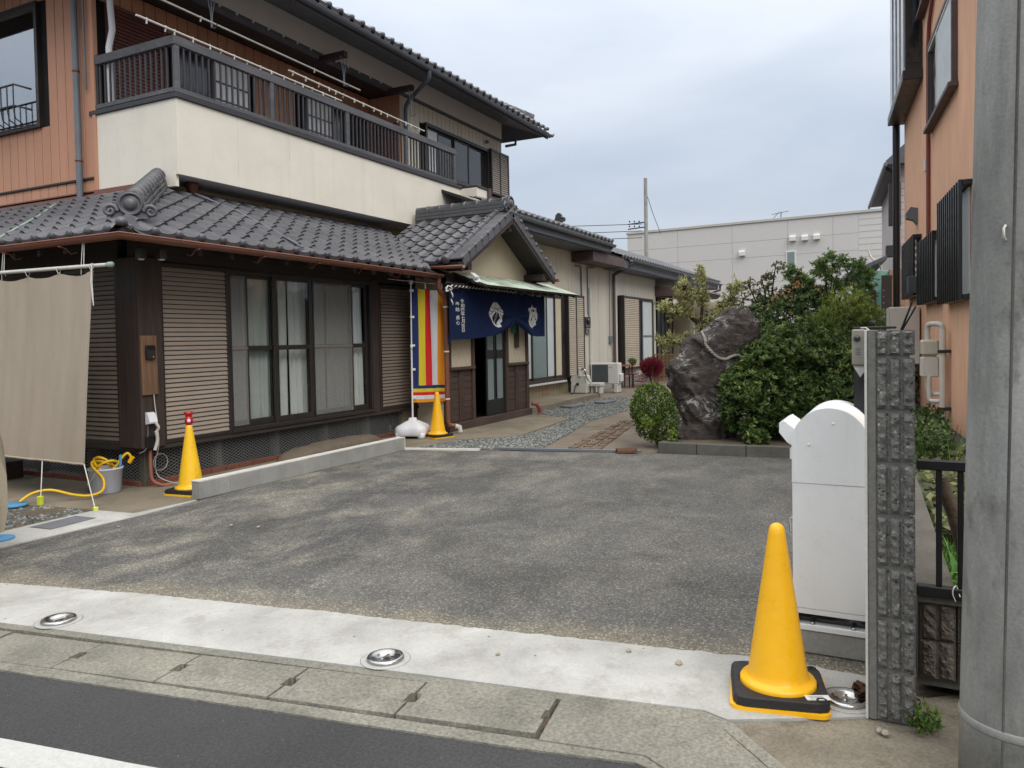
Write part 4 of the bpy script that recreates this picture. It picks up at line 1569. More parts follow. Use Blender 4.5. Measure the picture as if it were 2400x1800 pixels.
def drape(name, x0, x1, z0, z1, y, folds, amp, label, seed, mat='lace'):
    r = random.Random(seed)
    ph = [r.uniform(0, 6.28) for _ in range(4)]

    def fn(u, v):
        x = x0 + (x1 - x0) * u
        a = amp * (0.55 + 0.45 * (1 - v))
        d = a * math.sin(u * folds * 6.28 + ph[0] + 1.2 * math.sin(u * 9 + ph[1])) + 0.4 * a * math.sin(u * folds * 15 + ph[2] + v * 1.2)
        sw = 0.02 * math.sin(u * 5 + ph[3]) * (1 - v)
        return (x + sw, y + d, z0 + (z1 - z0) * v)
    m = MB()
    m.grid(fn, int(folds * 14), 10)
    return m.build(name, mat, None, label=label, cat='curtain', group='white curtains behind the windows')


drape('lace_curtain', 1.20, 2.30, 0.5, 2.33, 0.135, 9, 0.022, 'white lace curtain at the corner end of the long window', 1)
drape('lace_curtain', 2.32, 3.05, 0.52, 2.33, 0.15, 6, 0.028, 'white lace curtain in the middle of the long window', 2)
drape('lace_curtain', 3.1, 3.88, 0.5, 2.33, 0.135, 6, 0.024, 'white lace curtain at the porch end of the long window', 3)

# underfloor: posts, wire mesh screens, brick footing, dark void
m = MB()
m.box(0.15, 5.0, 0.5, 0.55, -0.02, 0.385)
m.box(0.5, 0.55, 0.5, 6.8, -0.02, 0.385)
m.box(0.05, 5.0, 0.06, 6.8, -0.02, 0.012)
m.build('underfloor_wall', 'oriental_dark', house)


def wire_screen(x0, x1, z0, z1, y, axis='x', p=0.07, hgt=0.5):
    m = MB()
    L, H = x1 - x0, z1 - z0
    r = 0.0026
    for sgn in (1, -1):
        k = -int(H / hgt / p) - 2
        while k * p < L + H / hgt:
            s0 = k * p
            # line x = s0 + z/hgt*sgn ...
            za, zb = 0.0, H
            xa = s0 if sgn == 1 else s0
            xb = xa + sgn * H / hgt
            t0, t1 = 0.0, 1.0
            if xb != xa:
                ta, tb = (0 - xa) / (xb - xa), (L - xa) / (xb - xa)
                lo, hi = min(ta, tb), max(ta, tb)
                t0, t1 = max(0, lo), min(1, hi)
            if t1 > t0 + 0.01:
                A, B = (xa + (xb - xa) * t0, H * t0), (xa + (xb - xa) * t1, H * t1)
                q = []
                for (X, Z) in (A, B):
                    for dz in (-r * 1.2, r * 1.2):
                        for dy in (-0.001 * sgn, 0.001 * sgn + 0.001):
                            q.append((x0 + X, y + dy, z0 + Z + dz) if axis == 'x' else (y + dy, x0 + X, z0 + Z + dz))
                m.add(q, [(0, 2, 6, 4), (1, 5, 7, 3), (0, 4, 5, 1), (2, 3, 7, 6)])
            k += 1
    return m.build('wire_mesh', 'mesh_wire', house)


px_ = [0.08, 1.04, 1.98, 2.92, 3.86]
for i, x in enumerate(px_):
    m = MB()
    m.cbox(x - 0.045, x + 0.045, 0.055, 0.14, 0.0, 0.385, 0.005)
    m.build('floor_post', 'dark_concrete', house)
    x1 = px_[i + 1] if i + 1 < len(px_) else 4.72
    wire_screen(x - 0.0, x1 - 0.0, 0.06, 0.385, 0.045)
for i, y in enumerate((0.98, 1.9, 2.8)):
    m = MB()
    m.cbox(0.055, 0.14, y - 0.05, y + 0.05, 0.0, 0.385, 0.005)
    m.build('floor_post', 'dark_concrete', house)
wire_screen(0.08, 2.8, 0.05, 0.385, 0.045, 'y')
x = 0.05
while x < 4.7:
    m = MB()
    m.cbox(x + 0.004, x + 0.206, 0.02, 0.10, 0.0, 0.058, 0.004)
    m.build('brick', 'brick_red', house)
    x += 0.21
for k in range(11):
    m = MB()
    y = 0.1 + 0.21 * k
    m.cbox(0.0, 0.1, y + 0.004, y + 0.206, 0.0, 0.052, 0.004)
    m.build('brick', 'brick_red', house)
m = MB()
m.box(4.72, 5.12, 0.03, 0.1, 0.0, 0.46)
m.build('base_panel', 'tan_concrete', house)

# ---------------------------------------------------------------- balcony
balc = link('balcony', None, Matrix.Translation((1.38, 1.0, 3.64)), house)
BY, BX, BZ0, BZ1 = 1.0, 1.375, 3.645, 4.60
for k in range(7):
    x0 = BX + 0.997 * k
    m = MB()
    m.cbox(x0 + 0.0015, x0 + 0.9955, BY, BY + 0.05, BZ0, BZ1, 0.003)
    m.build('wall_panel', 'plaster_cream', balc)
for a, b in ((1.052, 1.80), (1.803, 2.62)):
    m = MB()
    m.cbox(BX, BX + 0.05, a, b, 3.50, BZ1, 0.003)
    m.build('wall_panel', 'plaster_cream', balc)
m = MB()
m.box(BX + 0.05, 8.35, BY + 0.05, 2.55, BZ0 + 0.004, BZ0 + 0.1)
m.build('balcony_floor', 'plaster_white', balc)
m = MB()
m.box(BX + 0.1, 7.6, 1.62, 2.5, 3.3, BZ0)
m.build('wall_below', 'plaster_warm', balc)
for b in ((8.355, 8.80, 0.62, 1.05, 3.5, 4.60),):
    m = MB()
    m.cbox(*b, 0.004)
    m.build('wall_panel', 'plaster_cream', balc)
m = MB()
m.cbox(8.362, 8.81, 0.60, 1.06, 4.602, 4.645, 0.004)
m.build('cap_board', 'rail_black', balc)
m = MB()
m.cbox(8.78, 8.86, 0.55, 0.64, 3.7, 4.64, 0.004)
m.build('post', 'purple_brown', balc)
m = MB()
m.cbox(BX - 0.025, 8.36, BY - 0.03, BY + 0.09, BZ1 + 0.001, 4.665, 0.004)
m.build('cap_board', 'rail_black', balc)
m = MB()
m.cbox(BX - 0.028, BX + 0.09, BY + 0.092, 2.66, BZ1 + 0.002, 4.663, 0.004)
m.build('cap_board', 'rail_black', balc)
for nm, z0, z1, mat, w in (('bottom_rail', 4.675, 4.735, 'weathered_rail', 0.055), ('handrail', 5.265, 5.38, 'weathered_rail', 0.075)):
    m = MB()
    m.cbox(BX - 0.01, 8.22, BY, BY + w, z0, z1, 0.006)
    m.build(nm, mat, balc)
    m = MB()
    m.cbox(BX - 0.012, BX + w - 0.012, BY + w + 0.001, 2.60, z0, z1, 0.006)
    m.build(nm, mat, balc)
for x in (1.42, 3.06, 4.76, 6.46, 8.16):
    m = MB()
    m.cbox(x - 0.035, x + 0.035, BY + 0.008, BY + 0.062, 4.66, 5.27, 0.004)
    m.build('post', 'weathered_rail', balc)
m = MB()
m.cbox(BX + 0.0, BX + 0.06, 2.5, 2.57, 4.66, 5.40, 0.004)
m.build('post', 'rail_black', balc)
m = MB()
m.cbox(-0.011, 0.011, -0.013, 0.013, 0, 0.54, 0.002)
BAL = m.mesh('baluster', 'rail_black')
x = 1.53
while x < 8.1:
    if min(abs(x - p) for p in (1.42, 3.06, 4.76, 6.46, 8.16)) > 0.045:
        link('baluster', BAL, Matrix.Translation((x, BY + 0.03, 4.73)), balc)
    x += 0.0995
y = 1.17
while y < 2.48:
    link('baluster', BAL, Matrix.Translation((BX + 0.025, y, 4.73)), balc)
    y += 0.1

# ---------------------------------------------------------------- upper floor walls
def boards(parent, a0, a1, pitch, z0, z1, at, mat, axis='x', gap=0.006, thick=0.025, holes=(), name='board', prot=0.0):
    """vertical cladding boards, one object each, cut round the openings"""
    a = a0
    while a < a1 - 0.01:
        b = min(a + pitch, a1)
        segs = [(z0, z1)]
        for h0, h1, hz0, hz1 in holes:
            if b > h0 + 0.005 and a < h1 - 0.005:
                ns = []
                for s0, s1 in segs:
                    if hz0 > s0:
                        ns.append((s0, min(s1, hz0)))
                    if hz1 < s1:
                        ns.append((max(s0, hz1), s1))
                segs = [q for q in ns if q[1] - q[0] > 0.01]
        for s0, s1 in segs:
            m = MB()
            if axis == 'x':
                m.cbox(a + gap / 2, b - gap / 2, at - prot, at + thick, s0, s1, 0.004)
            else:
                m.cbox(at - prot, at + thick, a + gap / 2, b - gap / 2, s0, s1, 0.004)
            m.build(name, mat, parent)
        a = b


up = link('upper_wall', None, Matrix.Translation((1.4, 2.6, 3.6)), house)
# solid core behind the cladding
m = MB()
m.box(1.40, 7.45, 2.585, 2.7, 3.5, 6.85)
m.box(7.45, 11.76, 1.835, 2.7, 3.3, 6.88)
m.box(1.40, 1.5, 2.7, 7, 3.5, 6.95)
m.build('wall_core', 'interior', up)
ow = ((3.70, 5.75, 4.60, 6.36),)
boards(up, 2.60, 7.0, 0.19, 3.785, 6.95, 1.372, 'orange_siding', 'y', 0.013, 0.02, ow)
boards(up, 2.62, 7.0, 0.20, 3.585, 3.755, 1.368, 'orange_siding', 'y', 0.013, 0.02)
m = MB()
m.cbox(1.345, 1.375, 2.60, 7.0, 3.755, 3.785, 0.004)
m.build('trim', 'dark_wood', up)
m = MB()
m.cbox(1.345, 1.372, 2.60, 7.0, 3.555, 3.586, 0.004)
m.build('trim', 'copper_brown', up)
m = MB()
m.cbox(1.35, 1.42, 2.535, 2.60, 3.6, 6.95, 0.004)
m.build('corner_trim', 'orange_siding', up)
boards(up, 1.42, 7.42, 0.19, 3.66, 6.42, 2.56, 'orange_siding', 'x', 0.012, 0.02, ((1.58, 2.52, 4.0, 6.18), (2.53, 4.22, 4.2, 6.08), (5.30, 7.24, 4.2, 6.12)))
boards(up, 7.42, 11.78, 0.171, 3.55, 6.40, 1.81, 'beige_siding', 'x', 0.012, 0.022, ((8.24, 11.0, 4.98, 6.03),))
boards(up, 1.83, 2.56, 0.19, 3.66, 6.42, 7.41, 'orange_siding', 'y', 0.007, 0.03)
shutter_box(1.57, 2.50, 4.0, 6.17, 2.52, 'maroon_slat', 0.05, 0.05, 0.06, 'x', 'maroon_slat', house, 'louvre_shutter')
shutter_box(1.84, 2.46, 4.05, 5.85, 7.37, 'maroon_slat', 0.05, 0.05, 0.05, 'y', 'maroon_slat', house, 'louvre_shutter')
# upstairs windows onto the balcony
for x0, x1, light in ((2.55, 4.20, (3.30, 4.12)), (5.32, 7.22, (5.42, 6.20))):
    w2 = link('balcony_window', None, Matrix.Translation((x0, 2.5, 4.2)), house)
    for b in ((x0, x1, 2.47, 2.6, 5.99, 6.08), (x0, x0 + 0.05, 2.47, 2.6, 4.2, 5.99), (x1 - 0.05, x1, 2.47, 2.6, 4.2, 5.99)):
        m = MB()
        m.cbox(*b, 0.004)
        m.build('frame', 'bronze_frame', w2)
    sash(w2, light[0], light[1], 4.2, 5.99, 2.51, 0.05, 5.05, gmat='bright_pane')
    for zz in (5.35, 5.62):
        m = MB()
        m.cbox(light[0] + 0.05, light[1] - 0.05, 2.488, 2.503, zz, zz + 0.02, 0.002)
        m.build('glazing_bar', 'bronze_frame', w2)
    o0, o1 = (x0 + 0.05, light[0] + 0.03) if light[0] - x0 > 0.5 else (light[1] - 0.03, x1 - 0.05)
    sash(w2, o0, o1, 4.2, 5.99, 2.545, 0.05, 5.05, gmat='dark_pane')
# beige wall window with its shutter box
w3 = link('upper_window', None, Matrix.Translation((8.24, 1.8, 5.0)), house)
for b in ((8.24, 11.0, 1.73, 1.9, 5.98, 6.05), (8.24, 8.30, 1.74, 1.9, 5.0, 5.98), (8.30, 11.0, 1.72, 1.9, 4.97, 5.03), (10.94, 11.0, 1.74, 1.9, 5.03, 5.98)):
    m = MB()
    m.cbox(*b, 0.004)
    m.build('frame', 'bronze_frame', w3)
for k, (a, b, g) in enumerate(((8.31, 8.78, 'frosted'), (8.78, 9.45, 'window_glass'), (9.45, 10.10, 'window_glass'), (10.1, 10.94, 'window_glass'))):
    sash(w3, a, b, 5.03, 5.98, 1.80 + 0.03 * (k % 2), 0.03, None, 0.05, gmat=g)
drape('lace_curtain', 8.8, 9.3, 5.03, 5.97, 1.89, 4, 0.015, 'pale curtain in the upstairs window behind the balcony rail end', 5)
drape('lace_curtain', 10.05, 10.5, 5.03, 5.97, 1.89, 4, 0.015, 'pale curtain in the upstairs window beside the far shutter', 6)
shutter_box(11.0, 11.92, 5.0, 6.08, 1.70, 'taupe_slat', 0.05, 0.05, 0.12, 'x', 'bronze_frame', house, 'shutter_box', True)
for k in range(10):
    m = MB()
    m.cbox(8.95 + 0.12 * k, 8.97 + 0.12 * k, 1.60, 1.625, 4.66, 4.93, 0.002)
    m.build('grille_bar', 'purple_brown', w3)
m = MB()
m.cbox(8.9, 10.2, 1.59, 1.64, 4.93, 4.97, 0.004)
m.build('grille_rail', 'purple_brown', w3)
# white plaster band, dark beam below it, soffit of the recess with its row of white clips
m = MB()
m.cbox(1.37, 11.78, 1.80, 1.95, 6.47, 6.95, 0.004)
m.build('plaster_band', 'plaster_white', up)
m = MB()
m.cbox(1.37, 11.79, 1.785, 1.93, 6.405, 6.468, 0.004)
m.build('beam', 'upper_dark', up)
m = MB()
m.box(1.4, 7.45, 1.9, 2.56, 6.43, 6.47)
m.build('recess_ceiling', 'dark_beam', up)
for k in range(14):
    m = MB()
    xx = 2.5 + 0.325 * k
    m.cbox(xx, xx + 0.035, 1.765, 1.784, 6.425, 6.46, 0.003)
    m.build('clip', 'white_plastic', up)
# side window with a curved bar grille
w4 = link('side_window', None, Matrix.Translation((1.36, 4.4, 4.6)), house)
for b in ((1.325, 1.45, 3.71, 3.77, 4.60, 6.36), (1.325, 1.45, 3.77, 5.7, 6.28, 6.36), (1.325, 1.45, 3.77, 5.7, 4.60, 4.66)):
    m = MB()
    m.cbox(*b, 0.005)
    m.build('frame', 'bronze_frame', w4)
for a, b in ((3.77, 4.68), (4.68, 5.6)):
    m = MB()
    m.box(1.375, 1.381, a, b, 4.66, 6.28)
    m.build('pane', 'mirror_glass', w4)
m = MB()
m.box(1.42, 1.43, 3.75, 5.65, 4.65, 6.3)
m.build('blind', 'frosted', w4)
gr = link('window_grille', None, Matrix.Translation((1.2, 4.4, 4.6)), house)
for k in range(13):
    y = 3.86 + 0.145 * k
    m = MB()
    m.tube([(1.32, y, 4.64), (1.2, y, 4.62), (1.09, y, 4.68), (1.07, y, 4.78), (1.07, y, 5.14)], 0.009, 6)
    m.build('bar', 'rail_black', gr)
for z, xx in ((5.14, 1.07), (4.85, 1.07)):
    m = MB()
    m.tube([(1.31, 3.84, z), (xx, 3.84, z), (xx, 5.65, z)], 0.014, 6)
    m.build('grille_rail', 'rail_black', gr)
# pipes on the walls
dp = link('downpipe', None, Matrix.Translation((1.3, 2.85, 3.5)), house)
m = MB()
m.tube([(1.30, 2.83, 3.50), (1.30, 2.83, 5.25), (1.30, 2.83, 7.3)], 0.042, 10)
m.build('pipe', 'gutter_grey', dp)
for z in (4.0, 5.2):
    m = MB()
    m.lathe([(0.048, 0), (0.048, 0.03)], 12, (1.30, 2.83, z))
    m.build('clamp', 'copper_brown', dp)
m = MB()
m.tube([(1.33, 2.68, 4.95), (1.33, 2.68, 6.2)], 0.014, 6)
m.build('conduit', 'gutter_grey', house)
m = MB()
m.tube([(1.47, 2.36, 4.66), (1.46, 2.36, 5.5), (1.52, 2.36, 5.75), (1.50, 2.38, 6.3), (1.58, 2.4, 6.45)], 0.042, 9)
m.build('hose_duct', 'plaster_white', house)

# ---------------------------------------------------------------- upper roof
ur = link('upper_roof', None, Matrix.Translation((6, 2, 6.6)), house)
UE = 6.70
US = 0.45
quad_part('roof_deck', 'roof_deck', ur, [(0.4, 0.84, UE - 0.02), (12.55, 0.84, UE - 0.02), (9.0, 4.6, UE - 0.02 + US * 3.76), (4.0, 4.6, UE - 0.02 + US * 3.76)], 0.04)
quad_part('roof_deck', 'roof_deck', ur, [(12.55, 0.84, UE - 0.02), (12.55, 8.3, UE - 0.02), (9.0, 4.6, UE - 0.02 + US * 3.76)], 0.04)
quad_part('roof_deck', 'roof_deck', ur, [(0.4, 8.3, UE - 0.02), (0.4, 0.84, UE - 0.02), (4.0, 4.6, UE - 0.02 + US * 3.76)], 0.04)
tile_mass('roof_tiles', ur, (0, 0.82, UE), (1, 0, 0), (0, 1, 0), US, [0.6 + 0.275 * k for k in range(43)], 2)
tile_mass('roof_tiles', ur, (0, 0.82 + 2 * EXP * 0.91, UE + 2 * EXP * 0.41), (1, 0, 0), (0, 1, 0), US, [1.4 + 0.275 * k for k in range(37)], 3, False)
quad_part('soffit', 'upper_dark', ur, [(0.4, 1.82, 6.90), (0.4, 0.90, 6.585), (12.5, 0.90, 6.585), (12.5, 1.82, 6.90)], 0.02)
m = MB()
m.cbox(0.4, 12.55, 0.875, 0.905, 6.53, 6.69, 0.004)
m.build('fascia', 'upper_dark', ur)
quad_part('soffit', 'upper_dark', ur, [(11.79, 1.82, 6.90), (11.79, 7, 6.9), (12.5, 7, 6.585), (12.5, 0.9, 6.585)], 0.02)
ug = half_gutter(ur, [(0.4, 0.81, 6.62), (12.5, 0.81, 6.60)], 0.06, 'upper_dark')
m = MB()
m.tube([(12.5, 0.85, 6.6), (12.62, 0.78, 6.62), (12.66, 0.76, 6.66)], [0.05, 0.04, 0.02], 8)
m.build('corner_tile', 'roof_tile', ur)
ridge(ur, (12.2, 1.15, UE + 0.22), (10.4, 2.95, UE + 1.0), 0.2, 0.12, 0.08, 0.26, 2)
m = MB()
m.tube([(6.95, 0.81, 6.60), (6.95, 0.81, 6.44), (7.02, 0.95, 6.38), (7.45, 1.62, 6.27), (7.50, 1.72, 6.2), (7.50, 1.74, 6.1), (7.50, 1.74, 4.6)], 0.04, 9)
m.build('downpipe', 'upper_dark', house)
m = MB()
m.tube([(12.05, 1.55, 6.55), (12.05, 1.55, 6.38), (11.8, 1.70, 6.30)], 0.035, 8)
m.build('downpipe', 'upper_dark', house)
m = MB()
m.lathe([(0.0, -0.05), (0.045, -0.03), (0.05, 0.0), (0.03, 0.04), (0.0, 0.045)], 12, (10.9, 1.74, 6.22))
m.build('wall_vent', 'gutter_grey', house)

# laundry poles with pegs
for nm, p0, p1, npg, lb in (('laundry_pole', (0.84, 1.0, 5.425), (4.62, 1.02, 5.415), 16, 'laundry pole with pegs lying along the balcony handrail near the corner'),
                            ('laundry_pole', (1.43, 1.3, 5.90), (5.48, 1.3, 5.87), 2, 'bare laundry pole hung highest above the balcony'),
                            ('laundry_pole', (3.44, 1.04, 5.56), (7.03, 1.0, 5.48), 15, 'laundry pole with pegs over the far half of the balcony handrail')):
    t = thing(nm, p0, lb, 'pole', 'laundry poles above the balcony')
    m = MB()
    m.tube([p0, p1], 0.014, 8)
    m.build('pole', 'string_white', t)
    for k in range(npg):
        f = (k + 0.6 + rnd.uniform(-0.25, 0.25)) / (npg + 0.4)
        p = Vector(p0).lerp(Vector(p1), f)
        m = MB()
        M = Matrix.Translation(p) @ Matrix.Rotation(rnd.uniform(-0.5, 0.5), 4, 'X')
        m.cbox(-0.006, 0.006, -0.012, 0.012, -0.055, 0.02, 0.002, M)
        m.build('peg', 'string_white', t)
for x in (2.25, 5.05, 7.05):
    t = link('laundry_bracket', None, Matrix.Translation((x, 1.8, 6.4)), house)
    m = MB()
    m.cbox(x - 0.05, x + 0.05, 1.25, 1.79, 6.30, 6.40, 0.004)
    m.build('arm', 'dark_beam', t)
    for dx in (-0.05, 0.0, 0.05):
        m = MB()
        m.tube([(x + dx * 1.6, 1.3, 6.31), (x + dx * 0.3, 1.3, 6.0), (x + dx * 0.2, 1.3, 5.82)], 0.008, 5)
        m.build('rod', 'gutter_grey', t)
    m = MB()
    m.tube([(x, 1.3, 5.84), (x, 1.24, 5.8), (x, 1.2, 5.86)], 0.008, 5)
    m.build('hook', 'gutter_grey', t)

# ================================================================== PORCH
PV = -0.60
pr = link('porch', None, Matrix.Translation((6.6, -0.6, 0)), house)
pw = link('porch_front', None, Matrix.Translation((6.6, -0.6, 0.1)), house)
m = MB()
m.cbox(5.06, 8.14, PV - 0.05, PV + 0.08, 0.0, 0.14, 0.006)
m.build('sill_beam', 'porch_wood', pr)
for a, b in ((5.09, 5.20), (5.88, 5.965), (7.13, 7.23), (7.985, 8.08)):
    m = MB()
    m.cbox(a, b, PV - 0.022, PV + 0.08, 0.14, 2.55, 0.005)
    m.build('post', 'porch_post', pr)
m = MB()
m.cbox(5.09, 8.08, PV - 0.03, PV + 0.08, 2.42, 2.58, 0.005)
m.build('lintel', 'porch_wood', pr)
for a, b in ((5.20, 5.88), (7.23, 7.985)):
    pn = link('wainscot', None, Matrix.Translation((a, PV, 0.14)), house)
    m = MB()
    m.box(a, b, PV + 0.03, PV + 0.06, 0.14, 2.42)
    m.build('backing', 'oriental_dark', pn)
    n = 8
    for k in range(n):
        z0, z1 = 0.145 + 0.855 * k / n, 0.145 + 0.855 * (k + 1) / n
        mid = (a + b) / 2
        for p, q in ((a + 0.004, mid - 0.085), (mid + 0.085, b - 0.004)):
            m = MB()
            m.cbox(p, q, PV + 0.012, PV + 0.032, z0 + 0.003, z1 - 0.003, 0.004)
            m.build('board', 'porch_wood', pn)
    for k in range(3):
        xx = (a + b) / 2 - 0.08 + 0.055 * k
        m = MB()
        m.cbox(xx, xx + 0.042, PV - 0.005, PV + 0.032, 0.145, 1.0, 0.005)
        m.build('batten', 'porch_post', pn)
    m = MB()
    m.cbox(a - 0.06, b + 0.06, PV - 0.05, PV + 0.03, 1.0, 1.05, 0.006)
    m.build('dado_rail', 'porch_wood', pn)
    # plaster field scored with slanting boards
    pl_ = link('plaster_field', None, Matrix.Translation((a, PV, 1.05)), house)
    w = b - a
    k = -12
    while k < 12:
        s0, s1 = a + k * 0.155, a + (k + 1) * 0.155 - 0.004
        H = 1.37
        dx = H * 0.62

        def clipx(poly, xa, xb):
            for lim, sg in ((xa, 1), (xb, -1)):
                out = []
                for i in range(len(poly)):
                    p, q = poly[i], poly[(i + 1) % len(poly)]
                    ip, iq = sg * (p[0] - lim) >= 0, sg * (q[0] - lim) >= 0
                    if ip:
                        out.append(p)
                    if ip != iq:
                        t = (lim - p[0]) / (q[0] - p[0])
                        out.append((lim, p[1] + (q[1] - p[1]) * t))
                poly = out
                if not poly:
                    break
            return poly
        poly = clipx([(s0 + dx, 1.05), (s1 + dx, 1.05), (s1, 1.05 + H), (s0, 1.05 + H)], a, b)
        if len(poly) >= 3:
            m = MB()
            m.prism(poly, PV + 0.008, PV + 0.03, 'y')
            m.build('board', 'plaster_warm', pl_)
        k += 1
# door: right leaf closed, left half open onto the dark hall
dr = link('sliding_door', None, Matrix.Translation((6.42, PV, 0.14)), house)
for a, b, y in ((6.42, 7.12, PV + 0.03),):
    for k, q in enumerate(((a, a + 0.055, 0.15, 2.42), (b - 0.055, b, 0.15, 2.42), (a + 0.055, b - 0.055, 0.15, 0.42), (a + 0.055, b - 0.055, 1.15, 1.30), (a + 0.3, a + 0.335, 0.42, 2.42), (a + 0.365, a + 0.40, 0.42, 2.42))):
        m = MB()
        m.cbox(q[0], q[1], y - 0.018, y + 0.018, q[2], q[3], 0.004)
        m.build('stile' if k in (0, 1, 4, 5) else 'rail', 'black_metal', dr)
    for p, q in ((a + 0.055, a + 0.30), (a + 0.40, b - 0.055)):
        for z0, z1 in ((0.42, 1.15), (1.30, 2.42)):
            m = MB()
            m.box(p, q, y - 0.004, y + 0.004, z0, z1)
            m.build('pane', 'grey_green_pane', dr)
m = MB()
m.box(5.2, 8.0, 0.55, 0.6, 0, 2.6)
m.box(5.97, 6.0, PV + 0.09, 0.55, 0.1, 2.5)
m.box(5.2, 8.0, PV + 0.09, 0.55, 0.08, 0.1)
m.box(5.2, 8.0, PV + 0.09, 0.55, 2.52, 2.56)
m.box(7.9, 7.95, PV + 0.09, 0.55, 0.1, 2.5)
m.build('hall_shell', 'interior', pr)
m = MB()
m.box(5.09, 5.13, PV + 0.081, 0.05, 0.1, 2.75)
m.build('side_wall', 'plaster_warm', pr)
m = MB()
m.box(8.04, 8.08, PV + 0.081, 0.5, 0.1, 2.75)
m.build('side_wall', 'plaster_warm', pr)
# gable wall
m = MB()
m.prism([(5.09, 2.581), (8.08, 2.581), (8.08, 2.80), (PC, 3.62), (5.09, 2.80)], PV, PV + 0.08, 'y')
m.build('gable_wall', 'plaster_warm', pr)
# porch roof
GV = -1.05
prf = link('porch_roof', None, Matrix.Translation((PC, -0.5, 2.7)), house)
RX = 2 * PC - PX
RZ = zP(PC)
quad_part('roof_deck', 'roof_deck', prf, [(PX, 0.95, PZ - 0.01), (PX, GV, PZ - 0.01), (PC, GV, RZ - 0.01), (PC, 0.95, RZ - 0.01)], 0.04)
quad_part('roof_deck', 'roof_deck', prf, [(RX, GV, PZ - 0.01), (RX, 0.95, PZ - 0.01), (PC, 0.95, RZ - 0.01), (PC, GV, RZ - 0.01)], 0.04)
quad_part('soffit', 'dark_beam', prf, [(PX, GV + 0.02, PZ - 0.06), (PX, 0.9, PZ - 0.06), (PC, 0.9, RZ - 0.06), (PC, GV + 0.02, RZ - 0.06)], 0.02)
quad_part('soffit', 'dark_beam', prf, [(RX, 0.9, PZ - 0.06), (RX, GV + 0.02, PZ - 0.06), (PC, GV + 0.02, RZ - 0.06), (PC, 0.9, RZ - 0.06)], 0.02)
st_p = [0.78 - 0.228 - 0.275 * k for k in range(-1, 7)]
keepP = lambda p: zP(p.x) > zA(p.y) - 0.03 and p.x < PC - 0.02
tile_field(prf, (PX, 0, PZ), (0, -1, 0), (1, 0, 0), PS, [-0.92 + 0.275 * k for k in range(6)], 9, keepP, [(valp, -valn)])
tile_mass('roof_tiles', prf, (RX, 0, PZ), (0, 1, 0), (-1, 0, 0), PS, [-0.98 + 0.275 * k for k in range(7)], 8)
# verge: round caps running down the slope and stepped verge tiles with knobs
sp = math.hypot(1, PS)
slen = (PC - PX) * sp
for sx, xe in ((1, PX), (-1, RX)):
    F0 = slope_frame((xe, 0, PZ), (0, -1, 0) if sx == 1 else (0, 1, 0), (sx, 0, 0), PS)
    n = int(slen / EXP)
    for k in range(n + 1):
        s0 = k * EXP
        ln = min(EXP, slen - s0)
        if ln < 0.06:
            continue
        c = 0.80 * (1 if sx == 1 else -1)
        m = MB()
        V = []
        ns = 8
        for yy, rr in ((s0 - 0.012, 0.068), (s0 + 0.03, 0.07), (s0 + 0.034, 0.062), (s0 + ln + 0.02, 0.058)):
            for a in range(ns + 1):
                th = math.pi * a / ns
                V.append(F0 @ Vector((c + rr * math.cos(th), yy, 0.055 + rr * math.sin(th))))
        w1 = ns + 1
        m.add(V, [(r * w1 + a, r * w1 + a + 1, (r + 1) * w1 + a + 1, (r + 1) * w1 + a) for r in range(3) for a in range(ns)], True)
        m.build('verge_cap', 'roof_tile', prf)
        m = MB()
        d = 1 if sx == 1 else -1
        xs = sorted((c + d * 0.06, c + d * 0.265))
        m.cbox(xs[0], xs[1], s0, s0 + ln, 0.035, 0.062, 0.004, F0)
        kx_ = c + d * 0.265
        xs2 = sorted((kx_, kx_ + d * 0.018))
        m.cbox(xs2[0], xs2[1], s0 + 0.02, s0 + ln + 0.01, -0.085, 0.064, 0.004, F0)
        V = []
        for a in range(4):
            th = math.pi / 2 * a / 3
            for b in range(10):
                ph = 2 * math.pi * b / 10
                V.append(F0 @ Vector((kx_ + d * (0.012 + 0.028 * math.sin(th)), s0 + 0.045 + 0.042 * math.cos(th) * math.cos(ph), 0.05 + 0.042 * math.cos(th) * math.sin(ph))))
        m.add(V, [(a * 10 + b, a * 10 + (b + 1) % 10, (a + 1) * 10 + (b + 1) % 10, (a + 1) * 10 + b) for a in range(3) for b in range(10)], True)
        m.build('verge_tile', 'roof_tile', prf)
    if sx == 1:
        m = MB()
        m.lathe([(0.0, 0.02), (0.05, 0.018), (0.072, 0.006), (0.074, -0.03), (0.0, -0.03)], 18, (0, 0, 0), True, F0 @ Matrix.Translation((0.80, -0.02, 0.055)) @ Matrix.Rotation(R(90), 4, 'X'))
        m.build('verge_cap_end', 'roof_tile', prf)
ridge(prf, (PC, 0.9, RZ + 0.0), (PC, GV + 0.1, RZ + 0.02), 0.22, 0.19, 0.075, 0.26, 3)
onigawara(prf, (PC, GV + 0.03, RZ + 0.02), (0, -1, 0), 0.95)
